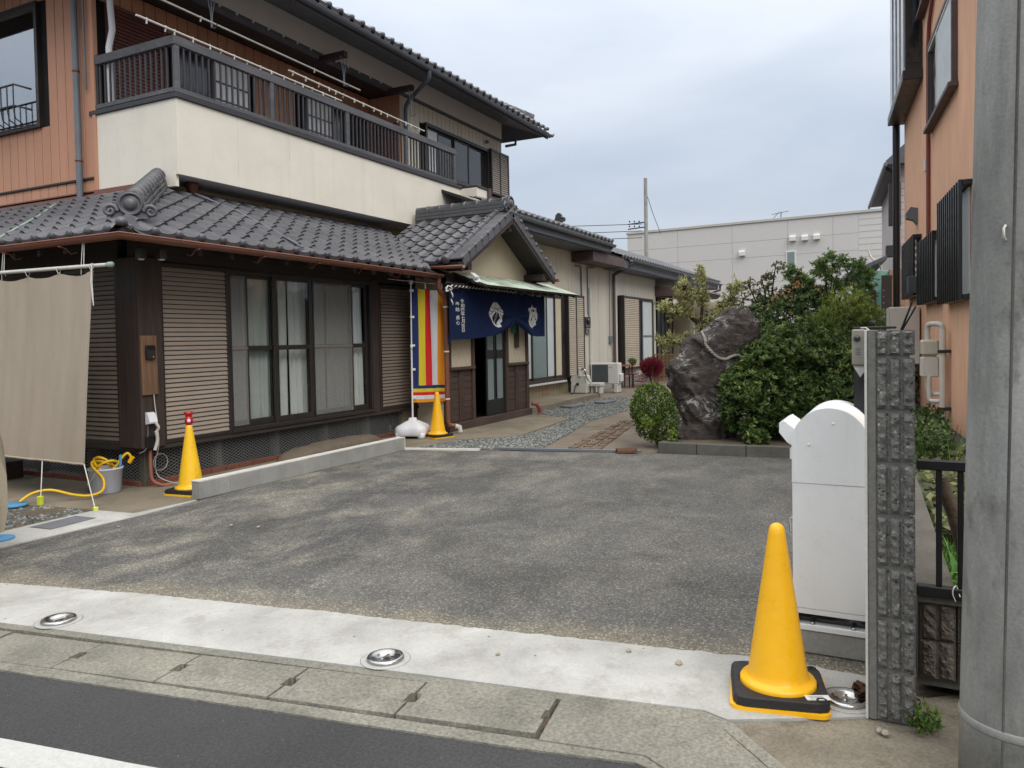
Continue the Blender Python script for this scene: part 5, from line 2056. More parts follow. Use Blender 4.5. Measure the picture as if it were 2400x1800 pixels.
# barge boards
for sx, xe in ((1, PX), (-1, RX)):
    m = MB()
    a, b = (xe - sx * 0.02, PZ - 0.02), (PC, RZ - 0.02)
    m.prism([a, (a[0] + sx * 0.02, a[1] - 0.13), (b[0], b[1] - 0.17), b], GV - 0.02, GV + 0.03, 'y')
    m.build('barge_board', 'dark_beam', prf)
m = MB()
m.cbox(PC - 0.05, PC + 0.05, GV + 0.03, PV, RZ - 0.32, RZ - 0.12, 0.005)
m.build('ridge_beam', 'dark_beam', prf)
for xx in (5.16, 8.02):
    m = MB()
    m.cbox(xx - 0.06, xx + 0.06, GV + 0.03, PV, 2.60, 2.72, 0.005)
    m.build('purlin', 'dark_beam', prf)
half_gutter(prf, [(PX - 0.06, -0.2, PZ - 0.05), (PX - 0.06, -1.14, PZ - 0.06)][::-1], 0.05)
half_gutter(prf, [(RX + 0.06, 0.3, PZ - 0.05), (RX + 0.06, -1.14, PZ - 0.06)], 0.05)
# drain down from the gutters
dpp = link('downpipe', None, Matrix.Translation((4.9, -0.7, 0)), house)
m = MB()
m.tube([(4.70, -0.72, 2.46), (4.70, -0.71, 2.32), (4.78, -0.70, 2.24), (4.90, -0.70, 2.17), (4.92, -0.70, 2.08), (4.92, -0.70, 0.22), (4.93, -0.71, 0.15), (5.0, -0.78, 0.13)], 0.038, 10)
m.build('pipe', 'copper_brown', dpp)
m = MB()
m.tube([(5.0, -0.78, 0.13), (5.05, -0.83, 0.11), (5.06, -0.84, 0.03)], 0.042, 10)
m.build('elbow', 'pump_white', dpp)
for z in (0.55, 1.3, 2.0):
    m = MB()
    m.lathe([(0.043, 0), (0.043, 0.025)], 12, (4.92, -0.70, z))
    m.build('clamp', 'pipe_cream', dpp)
m = MB()
m.tube([(8.18, -0.62, 0.22), (8.24, -0.70, 0.2), (8.28, -0.74, 0.12), (8.28, -0.74, 0.02)], 0.04, 10)
m.build('drain_elbow', 'pipe_red', house)
# copper awning over the door, laid in overlapping plates
aw = link('copper_awning', None, Matrix.Translation((7.2, -0.9, 2.3)), house)
A0, A1, AV0, AV1, AZ0, AZ1 = 5.30, 9.15, -0.605, -1.24, 2.60, 2.365
rows_, cols_ = 5, 9
for i in range(rows_):
    for j in range(cols_):
        t0, t1 = i / rows_, (i + 1.08) / rows_
        off = (i % 2) * 0.5
        xa, xb = A0 + (A1 - A0) * max(0, (j - off) / (cols_ - 0.5)), A0 + (A1 - A0) * min(1, (j + 1 - off) / (cols_ - 0.5))
        if xb - xa < 0.02:
            continue
        yv = lambda t: AV0 + (AV1 - AV0) * t
        zv = lambda t: AZ0 + (AZ1 - AZ0) * t
        m = MB()
        e = 0.006
        P = [(xa + 0.002, yv(t0), zv(t0) + 0.002), (xb - 0.002, yv(t0), zv(t0) + 0.002), (xb - 0.002, yv(min(t1, 1.02)), zv(min(t1, 1.02)) + e), (xa + 0.002, yv(min(t1, 1.02)), zv(min(t1, 1.02)) + e)]
        Q = [(p[0], p[1], p[2] - 0.005) for p in P]
        m.add(P + Q, [(0, 1, 2, 3), (7, 6, 5, 4), (2, 6, 7, 3), (1, 5, 6, 2), (0, 3, 7, 4), (0, 4, 5, 1)])
        m.build('copper_plate', 'awning_copper', aw)
quad_part('awning_board', 'dark_beam', aw, [(A0, AV1, AZ1 - 0.006), (A1, AV1, AZ1 - 0.006), (A1, AV0, AZ0 - 0.006), (A0, AV0, AZ0 - 0.006)], 0.03)
for k in range(12):
    xx = A0 + 0.1 + (A1 - A0 - 0.2) * k / 11
    m = MB()
    m.prism([(AV0, AZ0 - 0.085), (AV0, AZ0 - 0.037), (AV1 + 0.03, AZ1 - 0.03), (AV1 + 0.03, AZ1 - 0.07)], xx - 0.018, xx + 0.018, 'x')
    m.build('awning_rafter', 'dark_beam', aw)
m = MB()
m.cbox(4.85, 8.75, -0.86, -0.80, 2.32, 2.39, 0.005)
m.build('awning_beam', 'dark_beam', aw)

# ---------------------------------------------------------------- noren curtain
NV = -0.83
NBOT = [(4.88, 1.498), (5.55, 1.506), (5.796, 1.518), (6.137, 1.544), (6.404, 1.568), (6.683, 1.628), (6.933, 1.699), (7.08, 1.77), (7.153, 1.812), (7.23, 1.77), (7.391, 1.701), (7.575, 1.619), (7.742, 1.553), (8.002, 1.530), (8.47, 1.533)]
SHX = (NV + 0.78) * 1.55                    # the cloth hangs a little in front of the plane its image coordinates were read on
NBOT = [(x + SHX, z) for x, z in NBOT]
NX0, NX1, NZ1 = NBOT[0][0], NBOT[-1][0], 2.30
GX, GZ = 7.153 + SHX, 1.83


def nbot(x):
    for (a, za), (b, zb) in zip(NBOT[:-1], NBOT[1:]):
        if x <= b:
            return za + (zb - za) * max(0, (x - a) / (b - a))
    return NBOT[-1][1]


def noren_y(x, z):
    dx, dz = x - GX, z - GZ
    r = math.hypot(dx, dz * 1.2)
    ang = math.atan2(dz - 0.06, abs(dx) + 0.02)
    w = math.exp(-((r - 0.35) / 0.55) ** 2) * max(0.0, min(1.0, (0.55 - ang) * 1.3))
    y = -0.038 * w * math.sin(ang * 13 + (0.8 if dx > 0 else 0.0)) * min(1, r * 2.2)
    y += 0.008 * math.sin(x * 6.1 + 0.4) * (NZ1 - z) + 0.004 * math.sin(x * 14)
    y -= 0.03 * w
    return NV + y


nor = thing('noren_curtain', (6.6, NV, 2.3), 'navy noren curtain with white writing and two crests over the entrance', 'noren')


def nfn(u, v):
    x = NX0 + (NX1 - NX0) * u
    zb = nbot(x)
    z = zb + (NZ1 - zb) * v
    return (x, noren_y(x, z), z)


m = MB()
m.grid(nfn, 150, 44)
nc = m.build('cloth', 'navy_cloth', nor)
for k in range(11):
    x = NX0 + 0.08 + (NX1 - NX0 - 0.16) * k / 10
    m = MB()
    m.cbox(x - 0.035, x + 0.035, NV - 0.012, NV + 0.012, 2.295, 2.40, 0.003)
    m.build('loop', 'navy_cloth', nor)
m = MB()
m.tube([(NX0 - 0.06, NV, 2.385), (NX1 + 0.06, NV, 2.385)], 0.014, 8)
m.build('rod', 'dark_beam', nor)
m = MB()
m.cbox(NX0 - 0.015, NX0 + 0.02, NV - 0.02, NV + 0.02, 1.43, 1.52, 0.006)
m.build('weight', 'navy_cloth', nor)


def lay(pts2, tris, name, mat, off=0.006, parent=nor):
    m = MB()
    V = [(x + SHX, noren_y(x + SHX, z) - off, z) for x, z in pts2]
    m.add(V, tris)
    me = m.mesh(name, mat)
    return link(name, me, None, parent)


def poly_fill(loops):
    """dense triangles inside outline minus holes so that print can follow the folds"""
    vs = [Vector((x, z, 0)) for lp in loops for x, z in lp]
    tr = tessellate_polygon([[Vector((x, z, 0)) for x, z in lp] for lp in loops])
    bm = bmesh.new()
    bv = [bm.verts.new(v) for v in vs]
    for t in tr:
        try:
            bm.faces.new([bv[i] for i in t])
        except ValueError:
            pass
    for _ in range(2):
        bmesh.ops.subdivide_edges(bm, edges=[e for e in bm.edges if e.calc_length() > 0.05], cuts=1, use_grid_fill=False)
        bmesh.ops.triangulate(bm, faces=bm.faces[:])
    bm.verts.index_update()
    P = [(v.co.x, v.co.y) for v in bm.verts]
    F = [tuple(v.index for v in f.verts) for f in bm.faces]
    bm.free()
    return P, F


def strip2(pts, w):
    out, F = [], []
    for i, p in enumerate(pts):
        a, b = pts[max(i - 1, 0)], pts[min(i + 1, len(pts) - 1)]
        d = Vector((b[0] - a[0], b[1] - a[1])).normalized()
        n = Vector((-d.y, d.x)) * w / 2
        out += [(p[0] + n.x, p[1] + n.y), (p[0] - n.x, p[1] - n.y)]
    for i in range(len(pts) - 1):
        F.append((2 * i, 2 * i + 1, 2 * i + 3, 2 * i + 2))
    return out, F


E1 = [(6.409, 2.138), (6.499, 2.124), (6.562, 2.079), (6.624, 2.025), (6.641, 1.974), (6.629, 1.913), (6.627, 1.861), (6.663, 1.836), (6.653, 1.805), (6.558, 1.766), (6.575, 1.714), (6.482, 1.696), (6.41, 1.713), (6.34, 1.755), (6.271, 1.814), (6.22, 1.855), (6.169, 1.896), (6.153, 1.946), (6.191, 2.005), (6.237, 2.057), (6.319, 2.118)]
H1 = [(6.384, 1.964), (6.438, 1.952), (6.492, 1.945), (6.527, 1.894), (6.581, 1.86), (6.505, 1.808), (6.452, 1.765), (6.475, 1.737), (6.403, 1.751), (6.341, 1.789), (6.281, 1.847), (6.283, 1.89), (6.329, 1.924)]
lay(*poly_fill([E1, H1]), 'crest', 'print_white', 0.005)
for ln, w in (([(6.41, 2.135), (6.415, 2.06), (6.42, 2.0)], 0.014), ([(6.24, 2.05), (6.3, 2.025), (6.36, 2.03), (6.41, 2.0)], 0.014), ([(6.18, 1.99), (6.24, 1.965), (6.30, 1.975), (6.36, 2.0)], 0.012),
              ([(6.62, 2.025), (6.56, 2.02), (6.5, 2.035), (6.43, 2.0)], 0.014), ([(6.635, 1.96), (6.58, 1.965), (6.52, 1.985), (6.46, 2.0)], 0.012), ([(6.165, 1.92), (6.22, 1.93), (6.28, 1.96)], 0.01), ([(6.625, 1.9), (6.57, 1.905), (6.53, 1.94)], 0.01),
              ([(6.36, 1.98), (6.39, 1.955), (6.40, 1.93)], 0.012), ([(6.47, 1.985), (6.45, 1.955), (6.46, 1.94)], 0.012)):
    lay(*strip2(ln, w), 'crest_line', 'navy_cloth', 0.008)
for ln in ([(6.43, 1.95), (6.40, 1.90), (6.375, 1.87), (6.385, 1.83), (6.40, 1.80), (6.37, 1.77)], [(6.43, 1.95), (6.445, 1.90), (6.44, 1.86), (6.405, 1.83), (6.375, 1.80), (6.40, 1.76)]):
    lay(*strip2(ln, 0.009), 'crest_strand', 'print_white', 0.006)
E2 = [(7.895, 2.142), (7.915, 2.10), (7.94, 2.085), (7.98, 2.074), (8.064, 2.081), (8.055, 2.04), (8.061, 2.006), (8.085, 1.94), (8.07, 1.92), (8.095, 1.902), (8.07, 1.87), (8.055, 1.845), (8.02, 1.82), (8.013, 1.798), (8.035, 1.775), (8.028, 1.746), (7.98, 1.74), (7.944, 1.722), (7.91, 1.72), (7.877, 1.684), (7.84, 1.715), (7.802, 1.716), (7.80, 1.745), (7.771, 1.753), (7.775, 1.78), (7.762, 1.795), (7.73, 1.81), (7.715, 1.841), (7.70, 1.87), (7.692, 1.914), (7.715, 1.94), (7.733, 1.98), (7.73, 2.02), (7.746, 2.073), (7.80, 2.065), (7.828, 2.08), (7.87, 2.09)]
H2 = [[(7.892, 2.058), (7.978, 2.032), (7.955, 2.003), (7.889, 1.988), (7.825, 2.01)], [(7.788, 1.888), (7.83, 1.88), (7.85, 1.833), (7.806, 1.823)], [(8.017, 1.901), (8.034, 1.873), (7.981, 1.835), (7.953, 1.844)], [(8.023, 2.043), (8.049, 2.024), (8.02, 1.967)], [(7.761, 2.036), (7.784, 1.962), (7.741, 1.961)]]
lay(*poly_fill([E2] + H2), 'crest', 'print_white', 0.005)
for ln, w in (([(7.892, 2.06), (7.89, 2.02), (7.889, 1.985)], 0.016), ([(7.85, 1.96), (7.87, 1.92), (7.85, 1.89)], 0.009), ([(7.93, 1.96), (7.91, 1.92), (7.94, 1.89)], 0.009), ([(7.86, 1.80), (7.87, 1.76), (7.865, 1.73)], 0.008), ([(7.92, 1.81), (7.91, 1.77), (7.92, 1.74)], 0.008), ([(7.80, 1.93), (7.84, 1.905), (7.89, 1.90), (7.95, 1.905), (7.99, 1.935)], 0.009)):
    lay(*strip2(ln, w), 'crest_line', 'navy_cloth' if w < 0.016 else 'print_white', 0.008)


def glyph(ch, cx, cz, s, parent=nor):
    cu = bpy.data.curves.new('glyph', 'FONT')
    cu.body = ch
    cu.size = 1.0
    cu.align_x = 'CENTER'
    cu.offset = 0.012
    cu.resolution_u = 3
    tmp = bpy.data.objects.new('glyph_tmp', cu)
    COL.objects.link(tmp)
    dg = bpy.context.evaluated_depsgraph_get()
    me = bpy.data.meshes.new_from_object(tmp.evaluated_get(dg))
    bpy.data.objects.remove(tmp, do_unlink=True)
    if not me.vertices:
        return
    xs = [v.co.x for v in me.vertices]
    ys = [v.co.y for v in me.vertices]
    mx, my = (min(xs) + max(xs)) / 2, (min(ys) + max(ys)) / 2
    for v in me.vertices:
        x = cx + SHX + (v.co.x - mx) * s * 1.75
        z = cz + (v.co.y - my) * s
        v.co = (x, noren_y(x, z) - 0.006, z)
    me.materials.clear()
    me.materials.append(MT['print_white'])
    link('character', me, None, parent)


for ch, (x, z) in zip('令和四年七月吉日', [(5.282, 2.116), (5.295, 2.042), (5.292, 1.975), (5.297, 1.912), (5.303, 1.845), (5.3, 1.786), (5.302, 1.719), (5.306, 1.648)]):
    glyph(ch, x, z, 0.069)
for ch, (x, z) in zip('奉納貞心', [(5.138, 2.064), (5.135, 1.979), (5.145, 1.85), (5.146, 1.768)]):
    glyph(ch, x, z, 0.073)

# black and white twisted rope along the noren rod, with its knot and tail
rp = thing('twisted_rope', (5.0, -0.9, 2.35), 'black and white twisted rope tied beside the noren', 'rope')


def twist(pts, r, m1, m2, turns, name='strand'):
    P = [Vector(p) for p in pts]
    seg = []
    tot = 0
    for a, b in zip(P[:-1], P[1:]):
        n = max(2, int((b - a).length / 0.012))
        for k in range(n):
            seg.append(a.lerp(b, k / n))
    seg.append(P[-1])
    out = [MB(), MB()]
    for s in (0, 1):
        line = []
        for i, p in enumerate(seg):
            d = (seg[min(i + 1, len(seg) - 1)] - seg[max(0, i - 1)]).normalized()
            a = d.cross(Vector((0, 1, 0.3))).normalized()
            b = a.cross(d)
            t = i * 0.012 * turns * 6.28 + s * math.pi
            line.append(p + (a * math.cos(t) + b * math.sin(t)) * r * 0.55)
        out[s].tube(line, r * 0.62, 6)
    return out


for s, mb in enumerate(twist([(4.66, -0.86, 2.30), (4.76, -0.89, 2.335), (5.0, -0.9, 2.335), (6.0, -0.89, 2.345), (7.0, -0.9, 2.335)], 0.018, 0, 0, 9)):
    mb.build('strand', ('rope_black', 'print_white')[s], rp)
for s, mb in enumerate(twist([(4.73, -0.90, 2.33), (4.745, -0.93, 2.27), (4.745, -0.93, 2.14), (4.75, -0.925, 2.04)], 0.018, 0, 0, 9)):
    mb.build('tail_strand', ('rope_black', 'print_white')[s], rp)
for s, mb in enumerate(twist([(4.62, -0.88, 2.24), (4.65, -0.91, 2.30), (4.72, -0.92, 2.27), (4.68, -0.92, 2.24), (4.62, -0.9, 2.24)], 0.018, 0, 0, 9)):
    mb.build('knot_strand', ('rope_black', 'print_white')[s], rp)
# solar security light under the awning corner
sl = thing('security_light', (5.25, -1.02, 2.42), 'twin white security light with a small solar panel at the awning corner', 'light')
sx0 = Vector((5.22, -1.05, 2.42))
for k, (dx, rz) in enumerate(((-0.03, 0.35), (0.11, -0.45))):
    M = Matrix.Translation(sx0 + Vector((dx, 0, 0))) @ Matrix.Rotation(rz, 4, 'Z') @ Matrix.Rotation(R(-35), 4, 'X')
    m = MB()
    m.cbox(-0.055, 0.055, -0.03, 0.02, -0.045, 0.045, 0.006, M)
    m.build('lamp_head', 'black_metal', sl)
    m = MB()
    m.cbox(-0.048, 0.048, -0.034, -0.031, -0.038, 0.038, 0.001, M)
    m.build('lens', 'white_plastic', sl)
M = Matrix.Translation(sx0 + Vector((0.04, 0.0, 0.1))) @ Matrix.Rotation(R(-50), 4, 'X')
m = MB()
m.cbox(-0.07, 0.07, -0.006, 0.006, -0.06, 0.06, 0.003, M)
m.build('solar_panel', 'ac_white', sl)
m = MB()
m.tube([sx0 + Vector((0.04, 0.02, 0.06)), sx0 + Vector((0.04, 0.1, 0.0)), sx0 + Vector((0.04, 0.2, -0.03))], 0.012, 6)
m.build('arm', 'black_metal', sl)
# name board and green bottle shaped hanger beside the door
nb = thing('name_board', (7.62, PV - 0.03, 1.4), 'dark vertical wooden name board with carved marks right of the door', 'sign')
m = MB()
m.cbox(7.50, 7.66, PV - 0.03, PV - 0.005, 1.33, 1.95, 0.005)
m.build('plank', 'dark_wood', nb)
for z, w in ((1.62, 0.03), (1.56, 0.07), (1.50, 0.04), (1.45, 0.06)):
    m = MB()
    m.cbox(7.58 - w / 2, 7.58 + w / 2, PV - 0.033, PV - 0.0305, z, z + 0.012, 0.0005)
    m.build('carved_mark', 'oriental_dark', nb)
gh = thing('green_hanger', (7.33, PV - 0.06, 1.6), 'green plastic tube hanging right of the door below the noren', 'hanger')
m = MB()
m.lathe([(0.0, 0), (0.035, 0.005), (0.04, 0.02), (0.04, 0.24), (0.03, 0.27), (0.012, 0.28), (0.012, 0.34)], 16, (7.34, PV - 0.07, 1.60))
m.build('tube', 'green_plastic', gh)
m = MB()
m.tube([(7.34, PV - 0.07, 1.93), (7.34, PV - 0.02, 2.1)], 0.004, 5)
m.build('cord', 'string_white', gh)

# ================================================================== THINGS IN THE LOT
def cone_set(name, c, rot, label_c, label_w, mat, h=0.70, z=0.0, ring=True):
    """traffic cone on its square foot, with a separate black rubber weight dropped over it"""
    t = thing(name, (c[0], c[1], z), label_c, 'traffic cone', 'yellow traffic cones')
    M = Matrix.Translation((c[0], c[1], z)) @ Matrix.Rotation(rot, 4, 'Z')
    m = MB()
    s = 0.19
    out = []
    for sx, sy, a0 in ((1, 1, 0), (-1, 1, 90), (-1, -1, 180), (1, -1, 270)):
        for k in range(5):
            a = R(a0 + 90 * k / 4)
            out.append((sx * (s - 0.04) + 0.04 * math.cos(a), sy * (s - 0.04) + 0.04 * math.sin(a)))
    m.prism(out, 0.0, 0.018, 'z', M)
    m.build('foot', mat, t)
    m = MB()
    m.lathe([(0.152, 0.018), (0.152, 0.064), (0.146, 0.074), (0.128, 0.078), (0.122, 0.086), (0.116, 0.11), (0.034, h - 0.045), (0.031, h - 0.022), (0.023, h - 0.007), (0.01, h), (0.0, h + 0.001)], 44, (c[0], c[1], z))
    m.build('body', mat, t)
    w = thing('rubber_weight', (c[0], c[1], z + 0.02), label_w, 'weight', 'black rubber weights on the cones')
    M2 = Matrix.Translation((c[0], c[1], z)) @ Matrix.Rotation(rot + R(3), 4, 'Z')
    m = MB()
    n = 48
    s = 0.186
    V = []
    for zz, inset in ((0.021, 0.0), (0.052, 0.004), (0.056, 0.01)):
        for k in range(n):
            a = 2 * math.pi * k / n
            q = (abs(math.cos(a)) ** 9 + abs(math.sin(a)) ** 9) ** (-1 / 9)
            V.append(M2 @ Vector(((s - inset) * q * math.cos(a), (s - inset) * q * math.sin(a), zz)))
    for zz in (0.056, 0.021):
        for k in range(n):
            a = 2 * math.pi * k / n
            V.append(M2 @ Vector((0.156 * math.cos(a), 0.156 * math.sin(a), zz)))
    m.add(V, [(r * n + k, r * n + (k + 1) % n, (r + 1) * n + (k + 1) % n, (r + 1) * n + k) for r in range(4) for k in range(n)] + [(4 * n + k, 4 * n + (k + 1) % n, (k + 1) % n, k) for k in range(n)])
    m.build('plate', 'rubber_black', w)
    for sx in (-1, 1):
        m = MB()
        M3 = M2 @ Matrix.Translation((sx * 0.15, -0.15, 0.054))
        m.lathe([(0.02, 0), (0.02, 0.005), (0.012, 0.005), (0.01, 0.002), (0, 0.002)], 14, (0, 0, 0), True, M3)
        m.build('boss', 'rubber_black', w)
    return t, w, M2


c3, w3_, M3w = cone_set('traffic_cone', (-2.13, -6.645), R(10), 'glossy yellow traffic cone at the street edge by the white parcel box', 'black rubber weight with a paper sticker, round the front cone', 'cone_yellow', 0.715, 0.003)
m = MB()
m.cbox(0.06, 0.155, -0.178, -0.135, 0.0565, 0.0578, 0.0004, M3w @ Matrix.Rotation(R(-78), 4, 'Z'))
m.build('sticker', 'paper', w3_)
m = MB()
for k in range(3):
    m.box(0.075, 0.13, -0.172 + 0.012 * k, -0.168 + 0.012 * k, 0.0579, 0.0582, M3w @ Matrix.Rotation(R(-78), 4, 'Z'))
m.build('sticker_print', 'gutter_grey', w3_)
c1_, _, _ = cone_set('traffic_cone', (-0.02, -0.70), R(4), 'scuffed yellow traffic cone carrying a red light at the house corner', 'black rubber weight round the cone at the house corner', 'cone_yellow_old', 0.70, 0.002)
cone_set('traffic_cone', (4.55, -0.74), R(-20), 'yellow traffic cone in front of the striped flag', 'black rubber weight round the cone in front of the flag', 'cone_yellow', 0.70, 0.006)
# red warning light on the corner cone
rl_ = thing('warning_light', (-0.02, -0.70, 0.69), 'red plastic warning light topping the corner cone', 'light')
m = MB()
m.lathe([(0.024, 0.0), (0.03, 0.01), (0.033, 0.018), (0.04, 0.028), (0.04, 0.072), (0.031, 0.083), (0.029, 0.1), (0.044, 0.114), (0.046, 0.135), (0.04, 0.137), (0.04, 0.127), (0.0, 0.125)], 22, (-0.02, -0.70, 0.685))
m.build('body', 'red_plastic', rl_)
m = MB()
cd = Vector((-5.4 + 0.02, -7.1 + 0.7, 0)).normalized()
Mr = frame(Vector((-0.02, -0.70, 0.685 + 0.05)) + cd * 0.038, Vector((0, 0, 1)).cross(cd), (0, 0, 1), cd)
m.lathe([(0.017, 0.0), (0.017, 0.005), (0.012, 0.008), (0.0, 0.009)], 18, (0, 0, 0), True, Mr)
m.build('reflector', 'white_plastic', rl_)

# --- stepping stone under the window
ss = MB()


def stone_fn(u, v):
    a = u * 2 * math.pi
    r = v
    ex = (abs(math.cos(a)) ** 3 + abs(math.sin(a)) ** 3) ** (-1 / 3)
    x = 1.05 * r * ex * math.cos(a)
    y = 0.24 * r * ex * math.sin(a)
    z = 0.205 * (1 - r ** 9) * (0.8 + 0.2 * min(1, (x + 1.05) / 0.9)) + 0.02 * noise.noise(Vector((x * 3, y * 3, 1)))
    z += 0.02 * noise.noise(Vector((x * 9, y * 9, 4))) * (r > 0.2)
    return (2.45 + x + 0.05 * noise.noise(Vector((a * 2, 0, 0))) * r, -0.46 + y + 0.03 * x, max(0.0, z))


ss.grid(stone_fn, 64, 14, True, True)
ss.build('stepping_stone', 'stone_flat', None, label='long flat brown stepping stone below the sliding window', cat='stone')

# --- linen screen on its bamboo pole, guyed to the ground
ls = thing('screen_pole', (-0.75, 1.0, 2.24), 'pale bamboo pole under the eaves carrying the linen screen', 'pole')
m = MB()
m.tube([(-0.755, -0.56, 2.25), (-0.755, 2.9, 2.285)], 0.019, 10)
m.build('pole', 'string_white', ls)
m = MB()
m.lathe([(0.0, -0.03), (0.02, -0.025), (0.026, 0.0), (0.026, 0.045), (0.0, 0.05)], 12, (0, 0, 0), True, frame((-0.755, -0.58, 2.25), (1, 0, 0), (0, 0, 1), (0, -1, 0)))
m.build('end_cap', 'copper_green', ls)
for y in (-0.22, 1.05, 2.2):
    m = MB()
    m.tube([(-0.75, y - 0.02, 2.23), (-0.755, y, 2.28), (-0.735, y + 0.01, 2.50), (-0.74, y + 0.025, 2.50), (-0.76, y + 0.03, 2.27), (-0.75, y + 0.05, 2.18)], 0.004, 5)
    m.build('tie', 'string_white', ls)
scr = thing('linen_screen', (-0.78, 0.5, 0.4), 'plain beige linen screen hanging from the pole on the left', 'sun screen')


def scr_fn(u, v):
    y = -0.40 + 2.75 * u
    zt = 2.205 - 0.035 * abs(math.sin(math.pi * u * 5.2)) - 0.0 * u
    zb = 0.385 + 0.02 * u
    z = zb + (zt - zb) * v
    yy = y + (0.19 * (1 - v)) * (1 - u) ** 2
    x = -0.765 - 0.05 * (1 - v) + 0.02 * math.sin(y * 6.3 + v * 1.8 + 0.8 * math.sin(y * 2.1)) * (0.35 + 0.65 * v) + 0.008 * math.sin(y * 15.5 + 2 + 1.5 * v) * (0.3 + v) + 0.004 * math.sin(y * 33 + v * 4) + 0.02 * math.sin(math.pi * v) * math.sin(y * 2.1)
    return (x, yy, z)


m = MB()
m.grid(scr_fn, 70, 24)
m.build('cloth', 'linen', scr)
m = MB()
m.tube([scr_fn(k / 40, 0.0) for k in range(41)], 0.012, 6)
m.build('bottom_hem', 'linen', scr)
m = MB()
m.tube([scr_fn(0.0, k / 20) for k in range(21)], 0.005, 5)
m.build('side_hem', 'linen', scr)
for k in range(6):
    u = 0.005 + k / 5.2
    p = Vector(scr_fn(min(1, u), 1.0))
    m = MB()
    m.tube([p, p + Vector((0.02, 0.005, 0.03)), p + Vector((0.01, 0.0, 0.07)), p + Vector((-0.03, 0, 0.05)), p + Vector((-0.01, -0.005, 0.0))], 0.004, 5)
    m.build('ring', 'string_white', scr)
m = MB()
p = Vector(scr_fn(0.0, 1.0))
m.tube([p + Vector((-0.01, 0, 0.05)), p + Vector((-0.02, -0.01, -0.1)), p + Vector((-0.03, -0.035, -0.33))], 0.005, 5)
m.tube([p + Vector((-0.01, 0, 0.05)), p + Vector((-0.025, 0.0, -0.1)), p + Vector((-0.03, -0.03, -0.30))], 0.005, 5)
m.build('loose_cord', 'string_white', scr)
for i, ((sx_, sy_), (gx, gy), lb) in enumerate((((-0.815, -0.21), (-0.95, -0.555), 'white guy string with a lime tag, from the screen corner to the side strip'), ((-0.815, 0.43), (-0.99, 0.20), 'white guy string with a lime tag, beside the yellow hose'), ((-0.815, 1.15), (-1.0, 0.95), 'white guy string with a lime tag at the left edge'))):
    t = thing('guy_string', (gx, gy, 0), lb, 'string', 'guy strings holding the linen screen')
    m = MB()
    m.tube([(sx_, sy_, 0.385), ((sx_ + gx) / 2, (sy_ + gy) / 2, 0.19), (gx, gy, 0.0)], 0.0055, 5)
    m.build('string', 'string_white', t)
    m = MB()
    M = Matrix.Translation((gx, gy, 0.0)) @ Matrix.Rotation(R(30 * i - 20), 4, 'Z')
    m.cbox(-0.02, 0.02, -0.022, 0.022, 0.0, 0.035 if i == 0 else 0.085, 0.004, M)
    m.build('tag', 'neon_tag', t)
# --- bucket and hose
bk = thing('bucket', (-0.34, 0.16, 0.0), 'pale grey bucket by the underfloor mesh, holding a yellow hose', 'bucket')
bc = (-0.34, 0.16, 0.002)
m = MB()
m.lathe([(0.128, 0.0), (0.14, 0.012), (0.158, 0.235), (0.166, 0.24), (0.17, 0.25), (0.166, 0.258), (0.152, 0.258), (0.148, 0.24), (0.132, 0.03), (0.0, 0.028)], 40, bc)
m.build('shell', 'bucket_grey', bk)
m = MB()
m.tube([(bc[0] + 0.16 * math.cos(a), bc[1] + 0.16 * math.sin(a) , 0.245 - 0.15 * math.sin((a - R(95)) / R(110) * math.pi)) for a in [R(95 + 110 * k / 14) for k in range(15)]], 0.006, 6)
m.build('handle', 'bucket_grey', bk)
hs = thing('garden_hose', (-0.6, 0.2, 0.0), 'yellow garden hose coiled in the bucket and trailing to the blue lid', 'hose')


def smooth_path(pts, n=8):
    P = [Vector(p) for p in pts]
    P = [P[0]] + P + [P[-1]]
    out = []
    for i in range(1, len(P) - 2):
        for k in range(n):
            t = k / n
            a, b, c, d = P[i - 1], P[i], P[i + 1], P[i + 2]
            out.append(0.5 * ((2 * b) + (c - a) * t + (2 * a - 5 * b + 4 * c - d) * t * t + (3 * b - a - 3 * c + d) * t ** 3))
    out.append(P[-2])
    return out


m = MB()
m.tube(smooth_path([(-1.08, 0.37, 0.035), (-0.98, 0.33, 0.10), (-0.86, 0.24, 0.115), (-0.74, 0.08, 0.06), (-0.64, -0.02, 0.04), (-0.52, -0.04, 0.07), (-0.46, 0.03, 0.17), (-0.50, 0.12, 0.285), (-0.44, 0.21, 0.33), (-0.34, 0.17, 0.31), (-0.30, 0.08, 0.24), (-0.36, 0.1, 0.16)]), 0.0135, 9)
m.build('hose', 'hose_yellow', hs)
for k, (r, zz, ph) in enumerate(((0.10, 0.27, 0.3), (0.085, 0.29, 1.8), (0.11, 0.25, 3.0))):
    m = MB()
    m.tube([(bc[0] + r * math.cos(a + ph), bc[1] + r * math.sin(a + ph), zz + 0.085 * math.sin(a)) for a in [2 * math.pi * q / 28 for q in range(24)]], 0.0135, 8)
    m.build('coil', 'hose_yellow', hs)
m = MB()
m.tube(smooth_path([(-0.30, 0.10, 0.22), (-0.24, 0.06, 0.33), (-0.19, 0.02, 0.39), (-0.155, 0.0, 0.34)]), 0.0135, 8)
m.build('coil', 'hose_yellow', hs)
m = MB()
m.tube([(-0.15, -0.01, 0.35), (-0.17, 0.02, 0.29)], [0.024, 0.02], 10)
m.build('nozzle', 'cone_yellow', hs)
m = MB()
m.tube([(-0.25, 0.06, 0.22), (-0.24, 0.055, 0.38)], 0.016, 8)
m.build('connector', 'blue_lid', hs)
